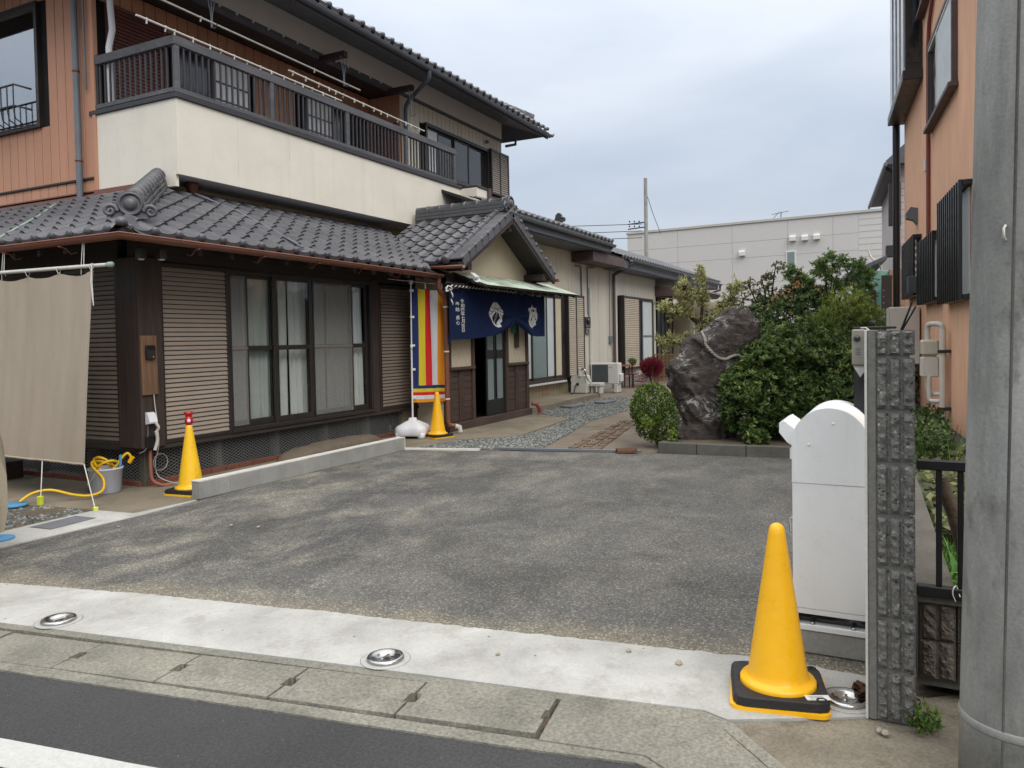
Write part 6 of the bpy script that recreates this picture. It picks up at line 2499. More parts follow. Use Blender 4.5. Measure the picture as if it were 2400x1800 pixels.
# --- corner post: plank with intercom, outlet box, conduit and cable
pk = thing('intercom_plank', (0.01, -0.1, 1.0), 'reddish brown plank fixed upright to the dark corner post', 'plank')
m = MB()
M = frame((-0.085, -0.115, 0.98), Vector((1, 0.0, 0)), (0, 1, 0), Vector((-0.012, 0, 1)).normalized())
m.cbox(0.0, 0.19, 0.0, 0.022, 0.0, 0.62, 0.004, M)
m.build('board', 'plank_wood', pk)
ic = thing('door_intercom', (0.0, -0.13, 1.35), 'black square door intercom on the reddish plank', 'intercom')
m = MB()
m.cbox(-0.048, 0.062, -0.145, -0.116, 1.352, 1.498, 0.006)
m.build('housing', 'black_metal', ic)
m = MB()
m.cbox(-0.038, 0.052, -0.149, -0.1455, 1.36, 1.45, 0.003)
m.build('face', 'bronze_frame', ic)
m = MB()
m.lathe([(0.012, 0), (0.012, 0.004), (0.0, 0.006)], 12, (0, 0, 0), True, frame((0.028, -0.149, 1.375), (1, 0, 0), (0, 0, 1), (0, -1, 0)))
m.build('button', 'gutter_grey', ic)
ob = thing('outlet_box', (0.0, -0.1, 0.65), 'white weatherproof outlet box with plugged leads on the corner post', 'outlet')
m = MB()
m.prism([(-0.092, 0.80), (-0.125, 0.79), (-0.16, 0.70), (-0.155, 0.685), (-0.092, 0.675)], -0.05, 0.045, 'x')
m.build('hood', 'white_plastic', ob)
m = MB()
m.tube(smooth_path([(0.02, -0.15, 0.70), (0.05, -0.16, 0.64), (0.05, -0.14, 0.60)]), 0.016, 8)
m.build('plug', 'string_white', ob)
m = MB()
m.tube(smooth_path([(0.03, -0.15, 0.60), (0.05, -0.14, 0.50), (0.03, -0.12, 0.40)]), 0.018, 8)
m.build('plug', 'string_white', ob)
m = MB()
m.tube(smooth_path([(0.04, -0.12, 0.98), (0.05, -0.12, 0.85), (0.062, -0.13, 0.70), (0.08, -0.12, 0.45), (0.10, -0.03, 0.25), (0.13, -0.04, 0.10), (0.24, -0.12, 0.02), (0.30, -0.14, 0.01)]), 0.005, 5)
m.build('lead', 'string_white', ob)
m = MB()
m.tube(smooth_path([(-0.03, -0.10, 0.68), (-0.04, -0.11, 0.55), (-0.06, -0.10, 0.42), (-0.11, -0.06, 0.38)]), 0.006, 5)
m.build('lead', 'gutter_grey', ob)
m = MB()
m.tube([Vector((0.16 + 0.09 * math.cos(a), -0.04, 0.25 + 0.09 * math.sin(a))) for a in [k / 20 * 12.4 for k in range(40)]], 0.005, 5)
m.build('lead_coil', 'string_white', ob)
m = MB()
m.cbox(-0.06, 0.07, -0.12, -0.092, 0.42, 0.55, 0.006)
m.build('junction_box', 'black_metal', ob)
cdn = thing('conduit_pipe', (0.04, -0.05, 0.0), 'salmon plastic conduit rising at the house corner', 'pipe')
m = MB()
m.tube(smooth_path([(0.02, -0.06, 0.40), (0.02, -0.06, 0.2), (0.03, -0.07, 0.08), (0.10, -0.12, 0.02), (0.2, -0.17, 0.012)]), 0.018, 9)
m.build('pipe', 'terracotta', cdn)
fl = thing('eave_spotlight', (-0.3, -0.45, 2.4), 'small black spotlights under the roof corner', 'light')
for dx, dy in ((0.0, 0.0), (0.14, -0.12)):
    m = MB()
    m.cbox(-0.30 + dx, -0.22 + dx, -0.42 + dy, -0.34 + dy, 2.36, 2.47, 0.006)
    m.build('housing', 'bronze_frame', fl)
    m = MB()
    m.lathe([(0.032, 0), (0.03, 0.01), (0.0, 0.016)], 14, (0, 0, 0), True, frame((-0.26 + dx, -0.38 + dy, 2.358), (1, 0, 0), (0, -1, 0), (0, 0, -1)))
    m.build('lens', 'string_white', fl)
cb_ = thing('timber_block', (-0.15, 2.3, 0), 'squared timber block on the apron behind the linen screen', 'timber')
m = MB()
m.cbox(-0.42, -0.1, 1.95, 2.6, 0.0, 0.2, 0.01)
m.build('block', 'dark_wood', cb_)

# --- banner stand with its water tank foot, and the striped flag
bs_ = thing('banner_stand', (4.42, -0.36, 0), 'white banner pole standing in a squat white water tank', 'banner stand')
bx_, by_ = 4.44, -0.36
M = Matrix.Translation((bx_, by_, 0.004)) @ Matrix.Rotation(R(20), 4, 'Z')
m = MB()
lev = [(0.23, 0.035), (0.245, 0.06), (0.245, 0.15), (0.22, 0.185), (0.10, 0.25), (0.06, 0.265), (0.055, 0.30), (0.03, 0.305)]
V = []
n = 40
for r, z in lev:
    for k in range(n):
        a = 2 * math.pi * k / n
        q = (abs(math.cos(a)) ** 5 + abs(math.sin(a)) ** 5) ** (-1 / 5)
        notch = 1 - 0.06 * max(0, math.cos(4 * a)) * (z < 0.2)
        V.append(M @ Vector((r * q * notch * math.cos(a), r * q * notch * math.sin(a), z)))
m.add(V, [(i * n + k, i * n + (k + 1) % n, (i + 1) * n + (k + 1) % n, (i + 1) * n + k) for i in range(len(lev) - 1) for k in range(n)] + [tuple(range(n))[::-1], tuple((len(lev) - 1) * n + k for k in range(n))], True)
m.build('tank', 'white_plastic', bs_)
for sx in (-1, 1):
    for sy in (-1, 1):
        m = MB()
        m.lathe([(0.055, 0.0), (0.06, 0.03), (0.065, 0.09)], 14, (0, 0, 0), True, M @ Matrix.Translation((sx * 0.17, sy * 0.17, 0)))
        m.build('tank_foot', 'white_plastic', bs_)
m = MB()
m.tube([(bx_, by_, 0.29), (bx_ + 0.01, by_, 1.4)], 0.0145, 10)
m.tube([(bx_ + 0.01, by_, 1.38), (bx_ + 0.03, by_, 2.43)], 0.0115, 10)
m.build('pole', 'white_plastic', bs_)
m = MB()
m.lathe([(0.02, 0), (0.02, 0.07)], 12, (bx_ + 0.01, by_, 1.36))
m.build('joint', 'white_plastic', bs_)
fd = Vector((0.80, -0.28, 0)).normalized()      # the flag's run from pole to free edge
ft = Vector((bx_ + 0.03, by_, 2.38))
m = MB()
m.tube([ft - fd * 0.42 + Vector((0, 0, 0.05)), ft + fd * 0.62 + Vector((0, 0, 0.0))], 0.006, 6)
m.build('cross_arm', 'white_plastic', bs_)
m = MB()
m.cbox(-0.03, 0.03, -0.02, 0.02, -0.03, 0.03, 0.004, Matrix.Translation(ft + Vector((0.005, 0, 0.02))))
m.build('arm_clamp', 'white_plastic', bs_)
fg = thing('striped_flag', (bx_ + 0.3, by_ - 0.1, 0.5), 'tall flag with blue, yellow, red, white and orange stripes by the porch', 'flag')
FW, FZ0, FZ1, FB = 0.62, 0.545, 2.30, 0.80


def flag_pt(s, z):
    """s across 0..1"""
    v = (z - FZ0) / (FZ1 - FZ0)
    wv = 0.022 * math.sin(s * 9 + 1 + v * 1.2) * (1 - 0.4 * v) + 0.012 * math.sin(s * 17 + v * 4)
    lean = 0.05 * (1 - v)
    wid = FW * (1 + 0.04 * (1 - v))
    p = Vector((bx_ + 0.055 - 0.012 * (1 - v), by_, 0)) + fd * (s * wid - lean * 0.35)
    q = Vector((-fd.y, fd.x, 0)) * wv
    return (p.x + q.x, p.y + q.y, z - 0.02 * s)


CUT = [0.0, 0.18, 0.385, 0.59, 0.795, 1.0]
for (a, b), c in zip(zip(CUT[:-1], CUT[1:]), ('navy', 'yellow', 'red', 'white', 'orange')):
    m = MB()
    m.grid(lambda u, v: flag_pt(a + (b - a) * u, FB + (FZ1 - FB) * v), 8, 26)
    m.build('stripe', 'flag_' + c, fg)
zb = FB
for hh, c in zip((0.05, 0.055, 0.05, 0.06, 0.05), ('navy', 'yellow', 'red', 'white', 'orange')):
    m = MB()
    m.grid(lambda u, v: flag_pt(u, zb - hh + hh * v), 40, 3)
    m.build('cross_stripe', 'flag_' + c, fg)
    zb -= hh
for k, z in enumerate((0.62, 1.05, 1.42, 1.86, 2.27)):
    m = MB()
    m.cbox(-0.016, 0.06, -0.012, 0.012, -0.018, 0.018, 0.003, Matrix.Translation((bx_ + 0.012, by_, z)) @ Matrix.Rotation(math.atan2(fd.y, fd.x), 4, 'Z'))
    m.build('clip', 'white_plastic', fg)
for s in (0.45, 0.98):
    p = ft + fd * (s * FW)
    m = MB()
    m.cbox(-0.014, 0.014, -0.008, 0.008, -0.075, 0.015, 0.003, Matrix.Translation(p))
    m.build('top_loop', 'white_plastic', fg)
wo = thing('wall_outlet', (5.0, -0.63, 0.45), 'small grey wall outlet behind the cone by the porch', 'outlet')
m = MB()
m.cbox(5.07, 5.09, -0.50, -0.42, 0.40, 0.55, 0.004)
m.build('plate', 'pump_white', wo)
m = MB()
m.cbox(5.06, 5.07, -0.485, -0.435, 0.43, 0.50, 0.003)
m.build('socket_cover', 'gutter_grey', wo)

# ================================================================== RIGHT FOREGROUND
# --- pillar of ribbed split-face blocks
pil = thing('block_pillar', (-2.1, -7.07, 0), 'narrow gatepost of stacked grey ribbed split face blocks', 'gatepost')
m = MB()
m.box(-2.185, -1.82, -7.135, -6.998, 0.0, 1.505)
m.build('mortar_core', 'mortar', pil)
m = MB()
m.cbox(-2.195, -1.83, -7.02, -6.99, 0.0, 1.508, 0.003)
m.build('render_edge', 'mortar', pil)
m = MB()
m.cbox(-2.20, -1.85, -6.9895, -6.980, 0.0, 1.509, 0.002)
m.build('white_edge', 'white_paint', pil)


def rib_block(parent, x, y0, y1, z0, z1, nr, seed, mat='split_block', name='block', deep=0.012):
    """split face block facing -x, with rough ribs"""
    r = random.Random(seed)
    m = MB()
    w = (y1 - y0) / nr
    m.box(x + 0.006, x + 0.05, y0, y1, z0, z1)
    for k in range(nr):
        a, b = y0 + w * k + w * 0.1, y0 + w * (k + 1) - w * 0.1
        ny, nz = 6, 14
        off = r.uniform(0, 50)

        def fn(u, v):
            yy, zz = a + (b - a) * u, z0 + 0.003 + (z1 - z0 - 0.006) * v
            e = min(u, 1 - u, v * 3, (1 - v) * 3)
            d = deep * min(1, e * 5) + 0.012 * noise.noise(Vector((yy * 45 + off, zz * 45, 0))) * min(1, e * 6) + 0.005 * noise.noise(Vector((yy * 120, zz * 120, off)))
            return (x + 0.004 - d, yy, zz)
        m.grid(fn, ny, nz, False)
    return m.build(name, mat, parent)


zs = [0.0, 0.2, 0.4, 0.6, 0.8, 1.0, 1.2, 1.405, 1.51]
for k, (a, b) in enumerate(zip(zs[:-1], zs[1:])):
    rib_block(pil, -2.195, -7.152, -7.018, a + 0.006, b - 0.006, 3, k)
# --- gate intercom on the pillar, with a scrap of paper
gi = thing('gate_intercom', (-2.05, -6.95, 1.37), 'beige camera intercom fixed to the side of the gatepost', 'intercom')
m = MB()
m.cbox(-2.05, -1.98, -6.978, -6.928, 1.368, 1.512, 0.005)
m.build('housing', 'intercom_beige', gi)
m = MB()
m.lathe([(0.0125, 0.0), (0.0125, 0.004), (0.008, 0.008), (0.0, 0.009)], 18, (0, 0, 0), True, frame((-2.051, -6.948, 1.475), (0, 1, 0), (0, 0, 1), (-1, 0, 0)))
m.build('lens', 'dark_pane', gi)
for k in range(4):
    m = MB()
    m.cbox(-2.0515, -2.0495, -6.960, -6.942, 1.41 + 0.008 * k, 1.413 + 0.008 * k, 0.0005)
    m.build('speaker_slot', 'gutter_grey', gi)
pp = thing('paper_scrap', (-2.03, -6.95, 1.33), 'white torn paper taped below the gate intercom', 'paper')
m = MB()
m.add([(-2.03, -6.932, 1.366), (-2.03, -6.976, 1.366), (-2.035, -6.976, 1.345), (-2.032, -6.958, 1.318), (-2.04, -6.94, 1.35)], [(0, 1, 2, 3, 4)])
m.add([(-2.028, -6.932, 1.366), (-2.028, -6.976, 1.366), (-2.033, -6.976, 1.345), (-2.030, -6.958, 1.318), (-2.038, -6.94, 1.35)], [(4, 3, 2, 1, 0)])
m.build('sheet', 'paper', pp)
st = thing('steel_strip', (-2.0, -7.05, 1.51), 'dark metal strip and cable lying on top of the gatepost', 'strip')
m = MB()
m.cbox(-2.0, -1.975, -7.09, -6.93, 1.512, 1.522, 0.002)
m.build('bar', 'black_metal', st)
m = MB()
m.tube([(-2.0, -6.96, 1.517), (-2.04, -6.98, 1.518), (-2.06, -6.995, 1.505)], 0.003, 5)
m.build('cable', 'string_white', st)
# --- folded gate
fgt = thing('folding_gate', (-1.1, -6.9, 0), 'black folded slatted gate behind the white parcel box', 'gate')
for k in range(5):
    m = MB()
    m.cbox(-1.28 + 0.05 * k, -1.25 + 0.05 * k, -6.945 + 0.0 * k, -6.895, 0.05, 1.38, 0.004)
    m.build('bar', 'black_metal', fgt)
for z in (0.12, 1.26):
    m = MB()
    m.cbox(-1.30, -1.02, -6.955, -6.94, z, z + 0.04, 0.003)
    m.build('rail', 'black_metal', fgt)
m = MB()
m.cbox(-1.0, -0.94, -6.96, -6.90, 0.0, 1.42, 0.004)
m.build('hinge_post', 'black_metal', fgt)
# --- white parcel box with barrel top
pb = thing('parcel_box', (-1.4, -6.82, 0), 'white metal parcel box with rounded top on a concrete block', 'parcel box')
m = MB()
m.cbox(-1.645, -1.17, -6.965, -6.655, 0.0, 0.112, 0.008)
m.build('plinth', 'grey_concrete', pb)
PY0, PY1 = -6.978, -6.648
pc_ = (PY0 + PY1) / 2
pr_ = (PY1 - PY0) / 2
PZC = 0.99
arch = [(pc_ + pr_ * math.cos(math.pi * k / 36), PZC + pr_ * math.sin(math.pi * k / 36)) for k in range(37)]
m = MB()
n = len(arch)
outl = arch + [(PY0, 0.805), (PY1, 0.805)]
m.prism(outl, -1.655, -1.17, 'x')
m.build('upper_body', 'box_white', pb)
m = MB()
m.cbox(-1.653, -1.17, PY0 + 0.001, PY1 - 0.001, 0.215, 0.8035, 0.004)
m.build('lower_body', 'box_white', pb)
for b in ((-1.653, -1.17, PY0 + 0.001, PY0 + 0.014, 0.113, 0.2145), (-1.653, -1.17, PY1 - 0.02, PY1 - 0.001, 0.113, 0.2145), (-1.651, -1.62, PY0 + 0.014, PY1 - 0.02, 0.190, 0.2145), (-1.651, -1.17, PY0 + 0.014, PY1 - 0.02, 0.113, 0.14)):
    m = MB()
    m.cbox(*b, 0.002)
    m.build('base_frame', 'box_white', pb)
m = MB()
m.box(-1.60, -1.59, PY0 + 0.014, PY1 - 0.02, 0.14, 0.19)
m.build('base_back', 'dark_pane', pb)
for yy in (PY0 + 0.07, PY1 - 0.085):
    m = MB()
    m.lathe([(0.011, 0), (0.011, 0.008), (0.006, 0.012), (0, 0.012)], 10, (-1.635, yy, 0.14))
    m.build('bolt', 'steel', pb)
for yy, zz in ((pc_ - 0.015, 1.085), (pc_ + 0.09, 0.985)):
    m = MB()
    m.lathe([(0.006, 0), (0.005, 0.003), (0, 0.004)], 10, (0, 0, 0), True, frame((-1.6555, yy, zz), (0, 1, 0), (0, 0, 1), (-1, 0, 0)))
    m.build('rivet', 'box_white', pb)
m = MB()
m.prism([(-6.66, 1.045), (-6.605, 1.085), (-6.585, 1.075), (-6.585, 1.03), (-6.62, 0.985), (-6.648, 0.965)], -1.60, -1.25, 'x')
m.build('letter_flap', 'box_white', pb)
m = MB()
m.cbox(-1.58, -1.28, -6.647, -6.63, 0.90, 0.955, 0.004)
m.build('handle', 'box_white', pb)
m = MB()
m.tube([(-1.62, -6.648, 0.63), (-1.62, -6.635, 0.63), (-1.62, -6.635, 0.56), (-1.62, -6.648, 0.56)], 0.005, 6)
m.build('latch', 'steel', pb)
m = MB()
m.cbox(-1.60, -1.25, PY1, PY1 + 0.004, 0.22, 0.80, 0.001)
m.build('door', 'box_white', pb)
# --- utility pole
up_az, up_d, up_r = R(33.3), 2.95, 0.165
upx, upy = cam_to_house(up_d * math.sin(up_az), up_d * math.cos(up_az))
upo = thing('utility_pole', (upx, upy, 0), 'thick grey concrete utility pole filling the right edge', 'utility pole')
m = MB()
UPM = Matrix.Translation((upx, upy, 0)) @ Matrix.Rotation(R(1.1), 4, Vector((_fwdh.x, _fwdh.y, 0)))
m.lathe([(up_r, -0.02), (up_r * 0.995, 0.3), (up_r * 0.955, 1.5), (up_r * 0.91, 3.0), (up_r * 0.78, 8.0), (up_r * 0.66, 12.5)], 64, (0, 0, 0), True, UPM)
m.build('shaft', 'pole_weathered', upo)
m = MB()
m.tube([UPM @ Vector((-up_r * 0.992 * math.cos(R(20)) * (1 - 0.025 * k), up_r * 0.992 * math.sin(R(20)) * (1 - 0.025 * k), k * 0.85)) for k in range(5)], 0.0045, 5)
m.build('mould_seam', 'dark_concrete', upo)
m = MB()
m.lathe([(up_r + 0.001, 0), (up_r + 0.003, 0.004), (up_r + 0.003, 0.024), (up_r + 0.001, 0.028)], 64, (0, 0, 0.22), True, UPM)
m.build('paint_band', 'pole_concrete', upo)
pb2 = cam_to_house(2.53 * math.sin(R(29.5)), 2.53 * math.cos(R(29.5)))
m = MB()
_e = Vector((upx, upy, 0)) - _right * 0.125 - _fwdh * 0.09 + _right * 0.03
m.tube([_e + Vector((0, 0, 1.775)), _e - _right * 0.012 - _fwdh * 0.01 + Vector((0, 0, 1.785)), _e - _right * 0.012 - _fwdh * 0.01 + Vector((0, 0, 1.81)), _e + Vector((0, 0, 1.82))], 0.004, 6)
m.build('cable_clip', 'string_white', upo)
# --- low ribbed wall, kerb and black fence between pillar and pole
lw = thing('garden_wall', (-1.9, -7.3, 0), 'low dark ribbed block wall between the gatepost and utility pole', 'wall')
for k in range(4):
    y1 = -7.168 - 0.135 * k
    for q, (a, b) in enumerate(((0.09, 0.245), (0.25, 0.40))):
        rib_block(lw, -1.93, y1 - 0.13, y1 - 0.004, a, b, 2, 40 + k * 2 + q, 'split_block_dark')
m = MB()
m.box(-1.9, -1.78, -7.75, -7.165, 0.05, 0.41)
m.build('wall_core', 'dark_concrete', lw)
m = MB()
m.prism([(-1.945, -7.165), (-1.945, -7.80), (-1.77, -7.80), (-1.77, -7.3), (0.9, -7.2), (0.9, -7.12), (-1.8, -7.16)], 0.405, 0.435)
m.build('coping', 'dark_concrete', lw)
m = MB()
m.prism([(-1.765, -7.29), (0.9, -7.195), (0.9, -7.125), (-1.765, -7.165)], 0.0, 0.404)
m.build('side_wall', 'dark_concrete', lw)
fn_ = thing('black_fence', (-1.95, -7.3, 0.4), 'black tubular fence on the low wall beside the utility pole', 'fence')
for nm, z0, z1 in (('top_rail', 0.945, 0.985), ('bottom_rail', 0.435, 0.478)):
    m = MB()
    m.cbox(-1.965, -1.925, -7.95, -7.16, z0, z1, 0.004)
    m.build(nm, 'black_metal', fn_)
for yy in (-7.25, -7.325, -7.50, -7.70):
    m = MB()
    m.cbox(-1.955, -1.935, yy, yy + 0.022, 0.478, 0.945, 0.003)
    m.build('bar', 'black_metal', fn_)
m = MB()
m.tube(smooth_path([(-1.968, -7.295, 0.43), (-1.972, -7.285, 0.46), (-1.970, -7.288, 0.482), (-1.95, -7.30, 0.485), (-1.97, -7.31, 0.45)]), 0.0025, 5)
m.build('tie_wire', 'string_white', fn_)
lg = thing('cut_branch', (-1.3, -7.5, 0), 'weathered cut branch leaning behind the black fence', 'branch')
m = MB()
m.tube(smooth_path([(-1.72, -7.40, 0.25), (-1.72, -7.37, 0.42), (-1.72, -7.345, 0.55), (-1.72, -7.315, 0.68), (-1.72, -7.275, 0.80), (-1.72, -7.255, 0.88)]), [0.034] * 14 + [0.03] * 12 + [0.026] * 15, 10)
m.build('stem', 'bark', lg)
dl = thing('dry_leaves', (-1.95, -6.96, 0.0), 'crumpled brown dead leaves beside the steel cover at the gatepost', 'leaves')
for k in range(7):
    x, y = -2.02 + rnd.uniform(-0.05, 0.06), -6.955 + rnd.uniform(-0.025, 0.02)
    m = MB()
    a = rnd.uniform(0, 6)
    V = []
    for q in range(6):
        t = a + q / 6 * 6.28
        V.append((x + 0.035 * math.cos(t) * (1.4 if q % 3 == 0 else 0.7), y + 0.03 * math.sin(t), 0.012 + rnd.uniform(0, 0.035)))
    V.append((x, y, 0.01))
    m.add(V, [(q, (q + 1) % 6, 6) for q in range(6)])
    m.build('leaf', 'dead_leaf', dl)
# --- sliver of a parked car at the left edge
car = thing('parked_car', (-2.4, 0.4, 0), 'beige parked car showing only its tail corner at the left edge', 'car')
cdir = Vector((-0.05, 1.0, 0)).normalized()
cside = Vector((cdir.y, -cdir.x, 0))
CM = frame((-2.95, -1.57, 0), cdir, -cside, (0, 0, 1))     # x runs from tail to bonnet, y to the side


def car_sec(x):
    """half width and roof height along the car"""
    top = [(0.0, 0.95), (0.08, 1.28), (0.25, 1.45), (0.8, 1.52), (1.7, 1.5), (2.35, 1.36), (2.75, 1.02), (3.3, 0.92), (3.42, 0.7)]
    for (a, za), (b, zb_) in zip(top[:-1], top[1:]):
        if x <= b:
            t = max(0, (x - a) / (b - a))
            return za + (zb_ - za) * t
    return 0.6


def car_fn(u, v):
    x = 3.42 * u
    zt = car_sec(x)
    endr = min(1, math.sqrt(max(0, min(x, 3.42 - x)) / 0.16 + 0.25))
    hw = 0.74 * (0.84 + 0.16 * endr)
    t = (v - 0.5) * 2
    a = abs(t)
    sgn = 1 if t >= 0 else -1
    prof = [(0.0, 1.0), (0.42, 0.995), (0.55, 0.95), (0.70, 0.66), (0.80, 0.6), (0.92, 0.35), (1.0, 0.16)]
    wid = [(0.0, 0.0), (0.42, 0.74), (0.55, 0.84), (0.70, 0.98), (0.80, 1.0), (0.92, 1.0), (1.0, 0.95)]

    def itp(tb):
        for (p, q), (r_, s_) in zip(tb[:-1], tb[1:]):
            if a <= r_:
                return q + (s_ - q) * (a - p) / (r_ - p)
        return tb[-1][1]
    belt = 0.88
    zz = itp(prof)
    z = 0.22 + (zt - 0.22) * (zz - 0.16) / 0.84
    if zt < 1.05 and zz > 0.6:
        z = 0.22 + (zt - 0.22) * (zz - 0.16) / 0.84
    return CM @ Vector((x, sgn * hw * itp(wid), z))


m = MB()
m.grid(car_fn, 36, 28)
for uu in (0.0, 1.0):
    m.add([car_fn(uu, k / 28) for k in range(29)], [tuple(range(29))])
m.build('body', 'car_beige', car)
for sg in (0, 1):
    m = MB()

    def side_glass(u, v):
        a_ = 0.555 + 0.125 * v
        p = CM.inverted() @ Vector(car_fn(0.09 + 0.58 * u, 0.5 + a_ / 2 if sg else 0.5 - a_ / 2))
        return CM @ Vector((p.x, p.y + (0.012 if sg else -0.012), p.z))
    m.grid(side_glass, 14, 4)
    m.build('side_window', 'dark_pane', car)
m = MB()
m.add([CM @ Vector(q) for q in ((-0.012, -0.5, 0.975), (-0.012, 0.5, 0.975), (0.066, 0.45, 1.27), (0.066, -0.45, 1.27))], [(0, 1, 2, 3)])
m.build('rear_window', 'dark_pane', car)
m = MB()
for sx in (0.62, 2.75):
    pass
for sx in (0.62, 2.78):
    for sy in (-0.66, 0.66):
        wm_ = CM @ Matrix.Translation((sx, sy, 0.285)) @ Matrix.Rotation(R(90), 4, 'X')
        wl_ = link('wheel', None, wm_, car)
        m = MB()
        m.lathe([(0.19, -0.085), (0.27, -0.085), (0.285, -0.06), (0.285, 0.06), (0.27, 0.085), (0.19, 0.085)], 28, (0, 0, 0), True, wm_)
        m.build('tyre', 'rubber_black', wl_)
        m = MB()
        m.lathe([(0.19, -0.07), (0.17, -0.03), (0.0, -0.03), (0.0, 0.03), (0.17, 0.03), (0.19, 0.07)], 24, (0, 0, 0), True, wm_)
        m.build('rim', 'steel', wl_)
for nm, mat, x0, x1, y0, y1, z0, z1 in (('bumper', 'car_beige', -0.04, 0.1, -0.60, 0.60, 0.25, 0.5), ('tail_light', 'red_plastic', -0.015, 0.06, 0.44, 0.56, 0.62, 0.90), ('tail_light', 'red_plastic', -0.015, 0.06, -0.56, -0.44, 0.62, 0.90)):
    m = MB()
    m.cbox(x0, x1, y0, y1, z0, z1, 0.015, CM)
    m.build(nm, mat, car)

# ================================================================== SINGLE STOREY WING
wing = thing('single_storey_wing', (14, 0.45, 0), 'pale grey single storey wing running back behind the porch', 'building')
WV = 0.45
m = MB()
m.box(8.12, 20.4, WV + 0.03, WV + 0.35, 0.0, 3.9)
m.box(20.4, 28.0, 2.2, 2.5, 0.0, 3.9)
m.build('wall_core', 'interior', wing)
# big window beside the porch
wb = link('garden_window', None, Matrix.Translation((9.9, WV, 0.5)), wing)
for b in ((9.70, 12.30, WV - 0.06, WV + 0.1, 2.50, 2.60), (12.15, 12.32, WV - 0.06, WV + 0.1, 0.52, 2.5), (9.7, 9.76, WV - 0.06, WV + 0.1, 0.52, 2.5), (9.7, 12.32, WV - 0.09, WV + 0.1, 0.45, 0.52)):
    m = MB()
    m.cbox(*b, 0.005)
    m.build('frame', 'bronze_frame', wb)
for k, (a, b, g) in enumerate(((9.76, 10.45, 'frosted'), (10.4, 11.25, 'grey_green_pane'), (11.2, 11.75, 'frosted'), (11.7, 12.15, 'plaster_warm'))):
    sash(wb, a, b, 0.52, 2.5, WV - 0.01 - 0.03 * (k % 2), 0.045, None, 0.06, gmat=g)
m = MB()
m.cbox(9.65, 12.2, WV - 0.14, WV - 0.0, 0.405, 0.448, 0.004)
m.build('sill_board', 'pump_white', wb)
m = MB()
m.cbox(12.18, 12.30, WV - 0.075, WV - 0.06, 1.35, 1.62, 0.004)
m.build('shutter_pull', 'black_metal', wb)
shutter_box(12.34, 13.44, 0.50, 2.58, WV - 0.12, 'cream_slat', 0.045, 0.05, 0.13, 'x', 'bronze_frame', wing, 'shutter_box', True)
boards(wing, 8.12, 12.6, 0.17, 0.10, 0.40, WV, 'wing_siding_aged', 'x', 0.014, 0.03)
boards(wing, 8.12, 12.9, 0.165, 2.60, 3.9, WV, 'beige_siding', 'x', 0.014, 0.03)
m = MB()
m.cbox(11.0, 11.4, WV - 0.012, WV + 0.01, 0.16, 0.30, 0.004)
m.build('floor_vent', 'tan_siding', wing)
boards(wing, 12.9, 16.2, 0.66, 0.25, 3.9, WV, 'wing_siding', 'x', 0.022, 0.03, ((12.3, 13.44, 0.4, 2.6),))
boards(wing, 16.3, 20.4, 0.30, 0.25, 3.9, WV - 0.02, 'wing_siding', 'x', 0.018, 0.04, ((16.55, 19.9, 0.5, 2.72),))
m = MB()
m.cbox(16.2, 16.32, WV - 0.05, WV + 0.03, 0.25, 3.7, 0.004)
m.build('corner_trim', 'pump_white', wing)
m = MB()
m.cbox(12.9, 20.4, WV - 0.01, WV + 0.029, 0.0, 0.249, 0.004)
m.build('footing', 'grey_concrete', wing)
# second window with shutter
shutter_box(16.55, 18.10, 0.50, 2.72, WV - 0.16, 'cream_slat', 0.06, 0.055, 0.14, 'x', 'bronze_frame', wing)
m = MB()
m.box(16.50, 16.56, WV - 0.2, WV - 0.02, 0.5, 2.73)
m.build('shutter_side', 'bronze_frame', wing)
wc = link('second_window', None, Matrix.Translation((18.1, WV, 0.5)), wing)
for b in ((18.10, 19.92, WV - 0.09, WV + 0.1, 2.66, 2.73), (19.84, 19.92, WV - 0.09, WV + 0.1, 0.5, 2.66), (18.10, 19.92, WV - 0.09, WV + 0.1, 0.48, 0.55)):
    m = MB()
    m.cbox(*b, 0.005)
    m.build('frame', 'bronze_frame', wc)
sash(wc, 18.10, 18.85, 0.55, 2.66, WV - 0.02, 0.1, None, 0.08, gmat='dark_pane')
sash(wc, 18.75, 19.84, 0.55, 2.66, WV - 0.05, 0.05, 1.5, 0.06, gmat='frosted', fmat='gutter_grey')
# roofs of the wing
wr = link('wing_roof', None, Matrix.Translation((14, 1, 3.8)), wing)
quad_part('roof_deck', 'roof_deck', wr, [(7.6, -0.3, 3.96), (13.9, -0.3, 3.96), (13.9, 3.6, 5.5), (7.6, 3.6, 5.5)], 0.05)
tile_mass('roof_tiles', wr, (0, -0.32, 3.98), (1, 0, 0), (0, 1, 0), 0.40, [7.6 + 0.275 * k for k in range(23)], 3)
half_gutter(wr, [(7.6, -0.36, 3.92), (13.95, -0.36, 3.90)], 0.06, 'gutter_grey')
m = MB()
m.cbox(7.6, 13.95, -0.285, -0.25, 3.72, 3.93, 0.004)
m.build('fascia', 'upper_dark', wr)
m = MB()
m.prism([(-0.32, 3.80), (-0.32, 3.98), (3.6, 5.52), (3.6, 5.3)], 13.9, 13.96, 'x')
m.build('barge_board', 'upper_dark', wr)
m = MB()
m.box(7.6, 13.9, -0.24, WV, 3.70, 3.74)
m.build('soffit', 'upper_dark', wr)
m = MB()
m.prism([(12.93, WV - 0.005), (12.93, -0.15), (15.4, -0.15), (16.2, WV - 0.005)], 3.44, 3.68, 'z')
m.build('boxed_eave', 'purple_brown', wr)
